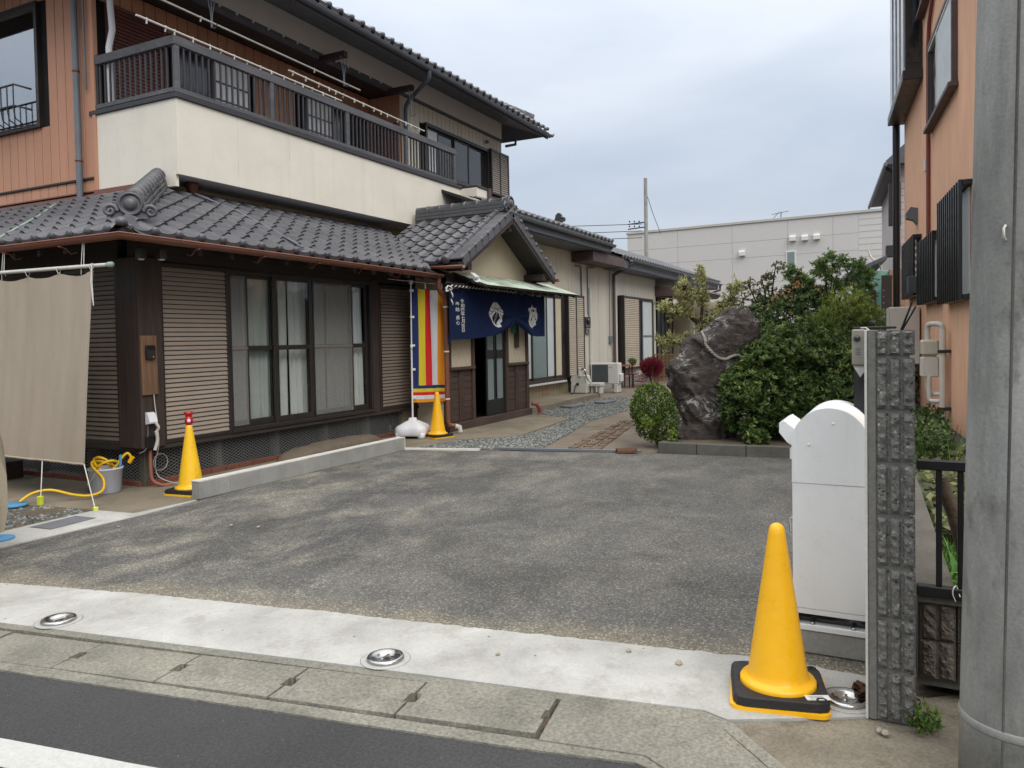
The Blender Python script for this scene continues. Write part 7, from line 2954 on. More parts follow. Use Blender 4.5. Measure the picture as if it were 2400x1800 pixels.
quad_part('roof_deck', 'roof_deck', wr, [(15.2, -0.12, 3.72), (28.2, -0.12, 3.72), (27.0, 3.8, 5.25), (15.2, 3.8, 5.25)], 0.05)
tile_mass('roof_tiles', wr, (0, -0.14, 3.74), (1, 0, 0), (0, 1, 0), 0.39, [15.2 + 0.275 * k for k in range(47)], 12)
half_gutter(wr, [(15.9, -0.2, 3.70), (28.2, -0.2, 3.66)], 0.06, 'gutter_grey')
m = MB()
m.cbox(15.3, 28.1, -0.09, -0.05, 3.45, 3.69, 0.004)
m.build('fascia', 'upper_dark', wr)
m = MB()
m.box(15.3, 28.1, -0.05, 2.2, 3.42, 3.45)
m.build('soffit', 'upper_dark', wr)
ridge(wr, (13.9, 3.3, 5.4), (7.6, 3.3, 5.4), 0.2, 0.15, 0.08, 0.4, 2)
onigawara(wr, (13.95, 1.2, 4.62), (1, -0.5, 0), 0.9)
m = MB()
m.tube([(27.9, -0.2, 3.62), (27.9, -0.2, 3.4), (27.0, 0.3, 3.15), (27.0, 0.4, 2.6)], 0.045, 8)
m.build('downpipe', 'black_metal', wing)
m = MB()
m.tube(smooth_path([(15.95, -0.2, 3.66), (15.95, -0.15, 3.55), (15.95, 0.1, 3.42), (15.95, 0.34, 3.30), (15.95, 0.37, 3.15), (15.95, 0.37, 1.5), (15.95, 0.37, 0.12)]), 0.045, 9)
m.build('downpipe', 'purple_brown', wing)
m = MB()
m.tube([(15.95, 0.37, 0.22), (15.95, 0.37, 0.0)], 0.05, 9)
m.build('downpipe_foot', 'gutter_grey', wing)
# meter box, conduits
mb_ = link('electric_meter', None, Matrix.Translation((13.6, WV, 1.7)), wing)
m = MB()
m.cbox(13.50, 14.02, WV - 0.03, WV - 0.002, 1.70, 2.08, 0.005)
m.build('backboard', 'pipe_cream', mb_)
m = MB()
m.cbox(13.52, 13.90, WV - 0.14, WV - 0.03, 1.74, 2.04, 0.02)
m.build('meter_case', 'dark_pane', mb_)
m = MB()
m.lathe([(0.1, 0), (0.09, 0.03), (0, 0.04)], 16, (0, 0, 0), True, frame((13.71, WV - 0.14, 1.92), (1, 0, 0), (0, 0, 1), (0, -1, 0)))
m.build('meter_glass', 'dark_pane', mb_)
for pts, r, mt in ((((13.15, WV - 0.03, 3.35), (13.4, WV - 0.03, 3.35), (13.52, WV - 0.03, 3.25), (13.55, WV - 0.03, 2.3), (13.65, WV - 0.03, 2.1)), 0.02, 'gutter_grey'),
                   (((14.55, WV - 0.03, 3.4), (14.0, WV - 0.03, 3.36), (13.98, WV - 0.03, 3.2), (14.0, WV - 0.03, 1.75), (13.95, WV - 0.03, 1.6), (13.8, WV - 0.03, 1.62), (13.78, WV - 0.03, 1.72)), 0.018, 'gutter_grey'),
                   (((14.12, WV - 0.04, 2.82), (14.12, WV - 0.04, 0.75)), 0.05, 'pump_white'),
                   (((15.72, WV - 0.03, 3.6), (15.70, WV - 0.03, 1.5)), 0.012, 'gutter_grey')):
    m = MB()
    m.tube(smooth_path(pts, 5) if len(pts) > 2 else pts, r, 8)
    m.build('conduit', mt, wing)
m = MB()
m.cbox(15.64, 15.86, WV - 0.07, WV - 0.002, 1.32, 1.52, 0.006)
m.build('junction_box', 'gutter_grey', wing)
# recessed entrance at the far end with its own small canopy
m = MB()
m.prism([(WV, 3.22), (WV, 2.86), (-0.9, 2.84), (-1.05, 2.98), (-1.0, 3.05)], 20.3, 24.0, 'x')
m.build('canopy', 'purple_brown', wing)
m = MB()
m.box(20.36, 20.40, WV + 0.05, 2.2, 0, 3.5)
m.build('return_wall', 'wing_siding', wing)
boards(wing, 20.45, 28, 0.5, 0.0, 3.45, 2.17, 'plaster_warm', 'x', 0.006, 0.03)
en = link('far_door', None, Matrix.Translation((21, 0.4, 0)), wing)
for k in range(5):
    m = MB()
    m.cbox(20.6 + 0.5 * k, 20.7 + 0.5 * k, WV - 0.02, WV + 0.04, 0.1, 2.85, 0.004)
    m.build('stile', 'black_metal', en)
m = MB()
m.box(20.62, 22.6, WV + 0.0, WV + 0.02, 0.1, 2.85)
m.build('pane', 'dark_pane', en)
m = MB()
m.cbox(23.4, 23.55, WV - 0.6, WV - 0.45, 0.0, 2.86, 0.004)
m.build('canopy_post', 'pump_white', wing)
m = MB()
m.box(24.4, 24.45, -0.9, 2.2, 0.0, 2.75)
m.build('end_wall', 'plaster_warm', wing)
fw = link('far_window', None, Matrix.Translation((24.3, -0.5, 1.6)), wing)
for b in ((24.36, 24.40, -0.30, -0.24, 1.35, 2.5), (24.36, 24.40, -0.80, -0.74, 1.35, 2.5), (24.36, 24.40, -0.55, -0.51, 1.35, 2.5)):
    m = MB()
    m.cbox(*b, 0.003)
    m.build('frame', 'pump_white', fw)
m = MB()
m.box(24.37, 24.385, -0.78, -0.26, 1.38, 2.48)
m.build('pane', 'mirror_glass', fw)

# --- air conditioner and well pump on the step
ac = thing('air_conditioner', (14.1, 0.0, 0), 'white outdoor air conditioner unit against the wing wall', 'air conditioner')
AU = 14.05
m = MB()
m.cbox(AU, AU + 0.30, -0.38, 0.40, 0.24, 0.80, 0.015)
m.build('casing', 'ac_white', ac)
m = MB()
m.box(AU - 0.004, AU + 0.0, -0.10, 0.36, 0.28, 0.755)
m.build('grille_back', 'ac_grille', ac)
for k in range(15):
    m = MB()
    y = -0.09 + 0.03 * k
    m.cbox(AU - 0.014, AU - 0.004, y, y + 0.008, 0.275, 0.76, 0.002)
    m.build('grille_bar', 'gutter_grey', ac)
m = MB()
m.cbox(AU + 0.05, AU + 0.22, -0.46, -0.38, 0.30, 0.52, 0.02)
m.build('valve_cover', 'ac_white', ac)
for y in (-0.3, 0.3):
    m = MB()
    m.cbox(AU + 0.0, AU + 0.32, y - 0.06, y + 0.06, 0.0, 0.24, 0.02)
    m.build('foot', 'pump_white', ac)
for i, (y, w) in enumerate(((-0.22, 0.014), (-0.20, 0.012), (-0.185, 0.010), (-0.17, 0.014), (-0.155, 0.011), (-0.14, 0.012), (-0.127, 0.01))):
    m = MB()
    m.box(AU - 0.002, AU + 0.001, y - 0.002, y + w - 0.003, 0.668, 0.684 + 0.004 * (i % 2))
    m.build('maker_mark', 'gutter_grey', ac)
pm = thing('well_pump', (12.6, 0.1, 0.1), 'white well pump with a hose tap on the concrete step', 'pump')
m = MB()
m.prism([(-0.16, 0.36), (0.24, 0.36), (0.26, 0.45), (0.22, 0.55), (0.10, 0.565), (-0.08, 0.56), (-0.14, 0.53)], 12.3, 12.62, 'x')
m.build('cover', 'pump_white', pm)
m = MB()
m.cbox(12.28, 12.64, -0.165, 0.25, 0.12, 0.355, 0.012)
m.build('body', 'pump_white', pm)
for y in (-0.14, 0.21):
    m = MB()
    m.cbox(12.3, 12.62, y, y + 0.03, 0.10, 0.125, 0.003)
    m.build('foot', 'pump_white', pm)
m = MB()
m.cbox(12.45, 12.8, -0.46, -0.17, 0.28, 0.36, 0.01)
m.build('shelf', 'pump_white', pm)
for y in (-0.44, -0.24):
    m = MB()
    m.cbox(12.5, 12.75, y, y + 0.04, 0.10, 0.28, 0.006)
    m.build('shelf_leg', 'pump_white', pm)
m = MB()
m.tube([(12.3, 0.01, 0.54), (12.3, 0.01, 0.74)], 0.045, 12)
m.build('tap_post', 'ac_white', pm)
m = MB()
m.tube(smooth_path([(12.28, -0.02, 0.70), (12.26, -0.10, 0.72), (12.25, -0.16, 0.66), (12.25, -0.17, 0.56), (12.27, -0.22, 0.45), (12.3, -0.30, 0.37)]), 0.02, 8)
m.build('tap', 'steel', pm)
m = MB()
m.tube(smooth_path([(12.27, 0.06, 0.35), (12.2, 0.06, 0.36), (12.17, 0.09, 0.28), (12.15, 0.12, 0.14), (12.05, 0.16, 0.115)]), 0.012, 6)
m.build('hose', 'wire_dark', pm)
m = MB()
m.lathe([(0.035, 0), (0.035, 0.02), (0.0, 0.025)], 14, (0, 0, 0), True, frame((12.275, 0.06, 0.345), (0, 1, 0), (0, 0, 1), (-1, 0, 0)))
m.build('inlet_cap', 'rubber_black', pm)
# flat slabs in the gravel
for i, (x, y) in enumerate(((9.75, -0.78), (10.9, -1.1))):
    m = MB()
    m.prism([(x - 0.3, y - 0.16), (x + 0.35, y - 0.2), (x + 0.42, y + 0.08), (x - 0.2, y + 0.14)], 0.0, 0.05)
    m.build('slab_stone', 'grey_lid', None, label=('grey stone slab lying in the gravel near the step', 'thin dark slab lying far back in the gravel')[i], cat='slab')
# --- plant stand, trellis
tb = thing('plant_table', (16.3, 0.1, 0), 'small plum coloured wooden table with shelves by the far shutter', 'table')
TX, TY0, TY1 = 16.4, -0.02, 0.36
m = MB()
m.cbox(TX - 0.15, TX + 0.2, TY0, TY1, 0.62, 0.66, 0.005)
m.build('top', 'terracotta', tb)
for y in (TY0 + 0.05, TY1 - 0.09):
    for x in (TX - 0.12, TX + 0.15):
        m = MB()
        m.cbox(x, x + 0.04, y, y + 0.04, 0.0, 0.62, 0.004)
        m.build('leg', 'plum_wood', tb)
m = MB()
m.cbox(TX - 0.3, TX + 0.05, TY0 - 0.14, TY0 + 0.2, 0.38, 0.41, 0.005)
m.build('shelf', 'plum_wood', tb)
for y in (TY0 - 0.12, TY0 + 0.15):
    m = MB()
    m.cbox(TX - 0.28, TX - 0.24, y, y + 0.04, 0.0, 0.38, 0.004)
    m.build('leg', 'plum_wood', tb)
m = MB()
m.cbox(TX - 0.35, TX - 0.05, TY0 - 0.42, TY0 - 0.16, 0.18, 0.21, 0.005)
m.build('shelf', 'plum_wood', tb)
tr = thing('trellis', (19.2, -0.2, 0), 'brown diagonal trellis screen beside the maroon bush', 'trellis')
TU = 19.0
for b in ((-0.72, -0.66, 0.0, 0.9), (0.06, 0.12, 0.0, 0.9)):
    m = MB()
    m.cbox(TU - 0.02, TU + 0.02, b[0], b[1], b[2], b[3], 0.003)
    m.build('post', 'lattice_wood', tr)
for z in (0.05, 0.87):
    m = MB()
    m.cbox(TU - 0.022, TU + 0.022, -0.72, 0.12, z, z + 0.04, 0.003)
    m.build('rail', 'lattice_wood', tr)
for s in (1, -1):
    for k in range(-6, 8):
        y0, z0 = -0.66 + 0.12 * k, 0.09
        pts = []
        for t in (0, 0.78):
            pts.append((y0 + (t if s == 1 else -t) + (0 if s == 1 else 0.78 * 0), z0 + t))
        (ya, za), (yb, zb2) = pts
        if s == -1:
            ya, yb = ya + 0.4, yb + 0.4
        lo, hi = -0.66, 0.06
        t0, t1 = 0.0, 1.0
        for lim in (lo, hi):
            pass
        ta, tb_ = (lo - ya) / (yb - ya), (hi - ya) / (yb - ya)
        t0, t1 = max(0, min(ta, tb_)), min(1, max(ta, tb_))
        if t1 - t0 < 0.05:
            continue
        A = Vector((TU + 0.008 * s, ya + (yb - ya) * t0, za + (zb2 - za) * t0))
        B = Vector((TU + 0.008 * s, ya + (yb - ya) * t1, za + (zb2 - za) * t1))
        d = (B - A)
        M = frame(A, d.normalized(), Vector((1, 0, 0)), d.normalized().cross(Vector((1, 0, 0))))
        m = MB()
        m.box(0, d.length, -0.005, 0.005, -0.016, 0.016, M)
        m.build('slat', 'lattice_wood', tr)

# ================================================================== ORANGE NEIGHBOUR
ob_ = thing('orange_house', (4.86, -7.57, 0), 'tall orange stucco house behind the gatepost', 'house')
oa = R(5)
od = Vector((math.cos(oa), math.sin(oa), 0))
on = Vector((-od.y, od.x, 0))           # outward, towards the lot
OM = frame((4.86, -7.567, 0), od, on, (0, 0, 1))
m = MB()
m.box(-1.95, 4.72, -5.0, 0.0, 0.40, 7.9, OM)
m.build('wall', 'orange_stucco', ob_)
m = MB()
m.box(-1.93, 4.70, -4.98, -0.02, -0.05, 0.40, OM)
m.build('foundation', 'grey_building_trim', ob_)


def owin(s0, s1, z0, z1, split=0.5):
    w = link('window', None, OM @ Matrix.Translation((s0, 0, z0)), ob_)
    for b in ((s0 - 0.05, s0, z0 - 0.05, z1 + 0.05), (s1, s1 + 0.05, z0 - 0.05, z1 + 0.05), (s0, s1, z1, z1 + 0.05), (s0, s1, z0 - 0.05, z0)):
        m = MB()
        m.cbox(b[0], b[1], -0.02, 0.06, b[2], b[3], 0.004, OM)
        m.build('frame', 'purple_brown', w)
    m = MB()
    m.cbox(s0 - 0.1, s1 + 0.1, 0.0, 0.10, z0 - 0.10, z0 - 0.052, 0.004, OM)
    m.build('sill', 'purple_brown', w)
    sm = s0 + (s1 - s0) * split
    m = MB()
    m.box(s0, sm + 0.03, 0.035, 0.041, z0, z1, OM)
    m.build('screen', 'frosted', w)
    m = MB()
    m.box(sm, s1, 0.005, 0.012, z0, z1, OM)
    m.build('pane', 'dark_pane', w)
    m = MB()
    m.cbox(sm, sm + 0.04, 0.01, 0.05, z0, z1, 0.003, OM)
    m.build('stile', 'ac_white', w)
    for zz in (z0, z1 - 0.03):
        m = MB()
        m.cbox(s0, s1, 0.012, 0.052, zz, zz + 0.03, 0.003, OM)
        m.build('rail', 'ac_white', w)
    return w


owin(-0.80, 1.12, 4.17, 5.12, 0.62)
owin(1.2, 1.95, 5.95, 7.4, 0.6)
# dark projecting bay with tall glazing
by = link('bay', None, OM @ Matrix.Translation((3.4, 0, 5)), ob_)
m = MB()
m.cbox(2.1, 4.74, -0.2, 0.26, 5.06, 5.20, 0.01, OM)
m.build('bay_sill', 'bronze_frame', by)
m = MB()
m.box(2.15, 4.70, 0.0, 0.22, 5.20, 7.74, OM)
m.build('bay_body', 'bronze_frame', by)
for k in range(4):
    m = MB()
    s0 = 2.22 + 0.61 * k
    m.box(s0 + 0.04, s0 + 0.57, 0.22, 0.226, 5.3, 7.6, OM)
    m.build('pane', 'dark_pane', by)
    m = MB()
    m.cbox(s0 + 0.02, s0 + 0.035, 0.22, 0.24, 5.24, 7.7, 0.002, OM)
    m.build('mullion', 'ac_white', by)
m = MB()
m.cbox(2.15, 4.70, 0.2205, 0.25, 5.202, 5.24, 0.003, OM)
m.build('bay_trim', 'ac_white', by)
m = MB()
m.box(2.14, 2.15, 0.05, 0.2, 5.3, 7.6, OM)
m.build('pane', 'dark_pane', by)
orf = link('roof', None, OM @ Matrix.Translation((0, -2, 9)), ob_)
m = MB()
m.prism([(0.75, 7.75), (0.75, 7.88), (-2.5, 9.9), (-5.6, 7.9), (-5.6, 7.75)], -2.3, 5.0, 'x', OM)
m.build('roof_slab', 'slate_roof', orf)
m = MB()
m.tube([OM @ Vector((-2.3, 0.80, 7.75)), OM @ Vector((5.0, 0.80, 7.72))], 0.06, 8)
m.build('gutter', 'gutter_grey', orf)
# slatted window guards
for s0, s1, z0, z1, n, lb in ((0.22, 1.80, 1.86, 2.70, 10, 0), (2.3, 3.95, 2.02, 2.90, 11, 1), (-1.7, -0.22, 1.80, 2.95, 11, 2)):
    g = link('window_guard', None, OM @ Matrix.Translation((s0, 0.1, z0)), ob_)
    m = MB()
    m.box(s0 + 0.1, s1 - 0.1, 0.004, 0.02, z0 + 0.06, z1 - 0.06, OM)
    m.build('pane', 'frosted' if lb != 1 else 'grey_green_pane', g)
    for b in ((s0, s1, z0, z0 + 0.05), (s0, s1, z1 - 0.05, z1)):
        m = MB()
        m.cbox(b[0], b[1], 0.0, 0.085, b[2], b[3], 0.004, OM)
        m.build('rail', 'black_metal', g)
    for k in range(n):
        a = s0 + (s1 - s0 - 0.03) * k / (n - 1)
        m = MB()
        m.cbox(a, a + 0.045, 0.086, 0.12, z0 - 0.0, z1 + 0.0, 0.003, OM)
        m.build('slat', 'black_metal', g)
    if lb == 1:
        for k in range(7):
            m = MB()
            zz = z0 + 0.1 + 0.105 * k
            M = OM @ Matrix.Translation((s0 + 0.25, 0.06, zz)) @ Matrix.Rotation(R(40), 4, 'Y')
            m.box(-0.12, 0.12, -0.01, 0.01, -0.03, 0.03, M)
            m.build('louvre', 'ac_white', g)
m = MB()
m.tube([OM @ Vector((1.32, 0.03, 1.9)), OM @ Vector((1.32, 0.03, 5.2)), OM @ Vector((1.2, 0.03, 5.5)), OM @ Vector((0.2, 0.03, 6.1))], 0.025, 8)
m.build('pipe', 'pipe_red', ob_)
m = MB()
m.tube([OM @ Vector((4.80, 0.12, 0.2)), OM @ Vector((4.80, 0.12, 7.8))], 0.06, 8)
m.build('downpipe', 'black_metal', ob_)
m = MB()
m.prism([(0.0, 3.1), (0.0, 3.34), (0.10, 3.36), (0.16, 3.27), (0.15, 3.2), (0.06, 3.17)], 2.76, 2.96, 'x', OM)
m.build('vent_hood', 'gutter_grey', ob_)
m = MB()
m.cbox(1.71, 1.80, 0.0, 0.03, 3.68, 3.85, 0.008, OM)
m.build('wall_plate', 'ac_white', ob_)
wh = thing('water_heater', tuple(OM @ Vector((2.6, 0.3, 1.2))), 'pale grey wall mounted water heater on the orange house', 'water heater')
m = MB()
m.cbox(2.35, 2.80, 0.02, 0.42, 1.02, 1.86, 0.012, OM)
m.build('case', 'pipe_cream', wh)
for k in range(5):
    m = MB()
    m.cbox(2.36 + 0.0, 2.38, 0.421, 0.424, 1.36 + 0.09 * k, 1.42 + 0.09 * k, 0.0005, OM)
    m.build('slot', 'black_metal', wh)
m = MB()
m.cbox(2.352, 2.798, 0.421, 0.428, 1.03, 1.85, 0.002, OM)
m.build('front_panel', 'pipe_cream', wh)
for k in range(2):
    m = MB()
    m.tube(smooth_path([OM @ Vector((2.0, 0.16, 1.9)), OM @ Vector((2.05 + 0.1 * k, 0.25, 1.62)), OM @ Vector((2.15 + 0.1 * k, 0.28, 1.50)), OM @ Vector((2.22, 0.22, 1.60)), OM @ Vector((2.1, 0.1, 1.85))]), 0.012, 6)
    m.build('cable', 'wire_dark', wh)
m = MB()
m.cbox(2.02, 2.3, 0.06, 0.2, 2.05, 2.28, 0.01, OM)
m.build('control_box', 'ac_grille', wh)
# gas meter and its pipes
gm = thing('gas_meter', (4.3, -7.3, 0), 'beige gas meter with white pipes at the corner of the orange house', 'gas meter')
GXY = lambda s, o, z: OM @ Vector((s, o, z))
m = MB()
m.cbox(-0.25, -0.02, 0.10, 0.28, 1.22, 1.40, 0.02, OM)
m.build('meter_head', 'meter_beige', gm)
m = MB()
m.cbox(-0.22, -0.05, 0.12, 0.26, 0.98, 1.22, 0.015, OM)
m.build('meter_body', 'meter_beige', gm)
for s in (-0.20, -0.08):
    m = MB()
    m.cbox(s - 0.03, s + 0.03, 0.10, 0.28, 0.97, 1.20, 0.012, OM)
    m.build('meter_column', 'pipe_cream', gm)
m = MB()
m.tube([GXY(-0.35, 0.08, 0.0), GXY(-0.35, 0.08, 1.52)], 0.035, 10)
m.build('riser', 'pipe_cream', gm)
m = MB()
m.tube(smooth_path([GXY(-0.35, 0.08, 1.50), GXY(-0.35, 0.09, 1.56), GXY(-0.30, 0.14, 1.58), GXY(-0.2, 0.2, 1.57), GXY(-0.17, 0.21, 1.5), GXY(-0.17, 0.21, 1.38)]), 0.03, 9)
m.build('elbow', 'string_white', gm)
m = MB()
m.tube(smooth_path([GXY(-0.12, 0.2, 0.98), GXY(-0.12, 0.2, 0.84), GXY(-0.16, 0.17, 0.78), GXY(-0.32, 0.09, 0.78)]), 0.026, 9)
m.build('outlet_pipe', 'pipe_cream', gm)
m = MB()
m.tube(smooth_path([GXY(-0.22, 0.2, 0.98), GXY(-0.22, 0.2, 0.76), GXY(-0.24, 0.18, 0.70), GXY(-0.33, 0.1, 0.70)]), 0.026, 9)
m.build('inlet_pipe', 'pipe_cream', gm)
for z in (1.25, 0.6):
    m = MB()
    m.cbox(-0.40, -0.30, 0.0, 0.125, z, z + 0.035, 0.003, OM)
    m.build('bracket', 'wire_dark', gm)

# ================================================================== HOUSES AND BLOCKS BEHIND
# mint and tan house
mh = thing('mint_house', (*cam_to_house(11, 22), 0), 'mint and tan two storey house behind the orange house', 'house')
q0 = Vector((*cam_to_house(9.15, 20.0), 0))
md = Vector((od.x, od.y, 0))
MM = frame(q0, Vector((od.y, -od.x, 0)), od, (0, 0, 1))


def mbox(b, name, mat, parent, c=0.01):
    m = MB()
    m.cbox(*b, c, MM)
    return m.build(name, mat, parent)


mbox((0.0, 0.62, 0.3, 8, 0.0, 3.1), 'mint_wall', 'mint_siding', mh)
mbox((0.62, 3.5, 0.0, 8, 0.0, 3.1), 'tan_wall_core', 'tan_siding', mh)
for k in range(17):
    mbox((0.60, 0.95, -0.03, 0.0, 0.18 * k, 0.18 * k + 0.172), 'siding_course', 'tan_siding', mh, 0.006)
mbox((0.97, 3.5, 1.3, 8, 3.1, 6.3), 'upper_wall', 'pink_grey_siding', mh)
for k in range(17):
    mbox((0.95, 1.6, 1.27, 1.30, 3.12 + 0.185 * k, 3.12 + 0.185 * k + 0.178), 'siding_course', 'pink_grey_siding', mh, 0.006)
m = MB()
m.prism([(-0.45, 2.93), (-0.45, 3.02), (0.55, 3.46), (0.55, 3.36)], -0.1, 7.5, 'y', MM)
m.build('lower_roof', 'slate_roof', mh)
mbox((-0.5, -0.42, -0.12, 7.5, 2.9, 2.99), 'roof_gutter', 'gutter_grey', mh)
m = MB()
m.prism([(0.6, 5.95), (0.6, 6.05), (2.2, 7.5), (3.8, 6.1), (3.8, 6.0)], 0.9, 8.5, 'y', MM)
m.build('upper_roof', 'slate_roof', mh)
mbox((0.55, 0.63, 0.85, 8.5, 5.9, 6.0), 'roof_gutter', 'gutter_grey', mh)
m = MB()
m.tube([MM @ Vector((0.62, 1.2, 5.9)), MM @ Vector((0.9, 1.2, 5.7)), MM @ Vector((0.9, 1.2, 3.9)), MM @ Vector((0.75, 1.15, 3.75))], 0.05, 8)
m.build('downpipe', 'bronze_frame', mh)
m = MB()
m.tube([MM @ Vector((-0.42, 0.1, 2.9)), MM @ Vector((-0.1, 0.2, 2.8)), MM @ Vector((-0.05, 0.25, 2.6)), MM @ Vector((-0.05, 0.25, 0.3))], 0.04, 8)
m.build('downpipe', 'black_metal', mh)
for x0, x1, z0, z1 in ((0.12, 0.30, 1.6, 2.6), (0.42, 0.66, 1.75, 2.95)):
    w = link('shuttered_window', None, MM @ Matrix.Translation((x0, 0.2, z0)), mh)
    mbox((x0, x1, 0.20 if x1 < 0.4 else -0.07, 0.31 if x1 < 0.4 else 0.02, z0, z1), 'shutter', 'bronze_frame', w, 0.008)
    for k in range(5):
        mbox((x0 + 0.03, x0 + 0.06, 0.19 if x1 < 0.4 else -0.08, 0.2 if x1 < 0.4 else -0.069, z0 + 0.15 + 0.16 * k, z0 + 0.19 + 0.16 * k), 'slot', 'gutter_grey', w, 0.002)
mbox((0.68, 0.98, 1.2, 1.3, 4.35, 5.5), 'upper_window', 'bronze_frame', mh)
mbox((-0.9, 0.45, 0.0 - 2.0, 0.2 - 2.0, 0.0, 1.72), 'garden_wall', 'pink_grey_siding', mh)
mbox((-0.95, 0.5, -2.05, 0.25 - 2.0, 1.72, 1.86), 'wall_coping', 'gutter_grey', mh)
# satellite box and cable on the corner
bx2 = link('wall_box', None, MM @ Matrix.Translation((0.4, 1.1, 3.5)), mh)
mbox((0.6, 0.94, 0.85, 1.2, 3.5, 3.8), 'box', 'wire_dark', bx2)
m = MB()
m.tube(smooth_path([MM @ Vector((0.22, 1.0, 3.85)), MM @ Vector((0.18, 1.0, 3.7)), MM @ Vector((0.25, 1.0, 3.5)), MM @ Vector((0.45, 1.0, 3.3)), MM @ Vector((0.5, 1.0, 3.05))]), 0.025, 6)
m.build('cable', 'pipe_cream', bx2)

# long pale commercial block
fb = thing('commercial_block', (*cam_to_house(14, 45), 0), 'long pale grey flat roofed block across the background', 'building')
b0_ = Vector((*cam_to_house(6.84, 45.0), 0))
az = R(122)                                  # runs right and towards the viewer
fdv = _right * math.sin(az) + _fwdh * math.cos(az)
fnv = Vector((fdv.y, -fdv.x, 0))
if fnv.dot(-_fwdh) < 0:
    fnv = -fnv
FM = frame(b0_, fdv, -fnv, (0, 0, 1))
FH = 7.42
m = MB()
m.box(0, 22, 0.03, 14, 0, FH, FM)
m.build('core', 'grey_building_trim', fb)
joints = [0.0, 3.05, 6.1, 9.0, 11.2, 12.4]
rows = [0.0, 1.5, 2.9, 4.25, 5.6, 6.45, FH]
for a, b in zip(joints[:-1], joints[1:]):
    for z0, z1 in zip(rows[:-1], rows[1:]):
        m = MB()
        m.cbox(a + 0.006, b - 0.006, 0.0, 0.03, z0 + 0.006, z1 - 0.006, 0.003, FM)
        m.build('panel', 'grey_building', fb)
for k in range(24):
    z0 = FH - 0.31 * (k + 1)
    if z0 < 0:
        break
    m = MB()
    m.prism([(0.0, z0), (0.03, z0), (0.03, z0 + 0.31), (0.012, z0 + 0.31)], 12.4, 22, 'x', FM)
    m.build('siding_course', 'grey_building', fb)
m = MB()
m.cbox(-0.05, 22.05, -0.06, 0.2, FH, FH + 0.14, 0.01, FM)
m.build('parapet_cap', 'grey_building_trim', fb)


def on_fb(X, Z, Y=45.0):
    """point of the facade seen at camera offset ratio X/Y"""
    r = X / Y
    # solve b0 + t*fdv with same bearing
    bx0, by0 = 6.84, 45.0
    dx, dy = math.sin(az), math.cos(az)
    t = (r * by0 - bx0) / (dx - r * dy)
    return t, (by0 + t * dy) / Y


for X, Z in ((13.55, 6.24), (16.5, 7.05), (17.21, 7.07), (17.9, 7.12)):
    t_, k_ = on_fb(X, Z)
    z = 1.5 + (Z - 1.5) * k_
    m = MB()
    m.prism([(0.0, z - 0.16), (-0.2, z - 0.15), (-0.2, z + 0.04), (-0.14, z + 0.13), (0.0, z + 0.15)], t_ - 0.15, t_ + 0.15, 'x', FM)
    m.build('vent_hood', 'ac_white', fb)
ta_, ka_ = on_fb(16.14, 6.23)
tb2_, kb_ = on_fb(16.61, 4.77)
wz1, wz0 = 1.5 + (6.23 - 1.5) * ka_, 1.5 + (4.77 - 1.5) * kb_
w = link('window', None, FM @ Matrix.Translation((ta_, 0, wz0)), fb)
m = MB()
m.cbox(ta_ - 0.06, tb2_ + 0.06, -0.05, 0.03, wz0 - 0.06, wz1 + 0.06, 0.01, FM)
m.build('frame', 'ac_white', w)
m = MB()
m.box(ta_ + 0.02, tb2_ - 0.02, -0.06, -0.052, wz0, wz1, FM)
m.build('pane', 'grey_green_pane', w)
m = MB()
m.tube([FM @ Vector((19.3, -0.12, 4.9)), FM @ Vector((19.3, -0.12, 0))], 0.09, 8)
m.build('downpipe', 'ac_white', fb)
rc = link('recess', None, FM @ Matrix.Translation((20.5, 0, 4)), fb)
m = MB()
m.box(20.2, 21.9, -0.02, 0.02, 3.9, 5.75, FM)
m.build('recess_back', 'gutter_grey', rc)
m = MB()
m.box(20.6, 21.2, -0.04, -0.02, 4.0, 4.9, FM)
m.build('recess_window', 'dark_pane', rc)
m = MB()
m.tube([FM @ Vector((8.0, 3, FH)), FM @ Vector((8.0, 3, FH + 0.9))], 0.03, 5)
m.tube([FM @ Vector((7.5, 3, FH + 0.8)), FM @ Vector((8.4, 3, FH + 0.9))], 0.02, 5)
m.tube([FM @ Vector((7.6, 3, FH + 0.6)), FM @ Vector((7.9, 3, FH + 0.9))], 0.02, 5)
m.build('aerial', 'gutter_grey', fb)
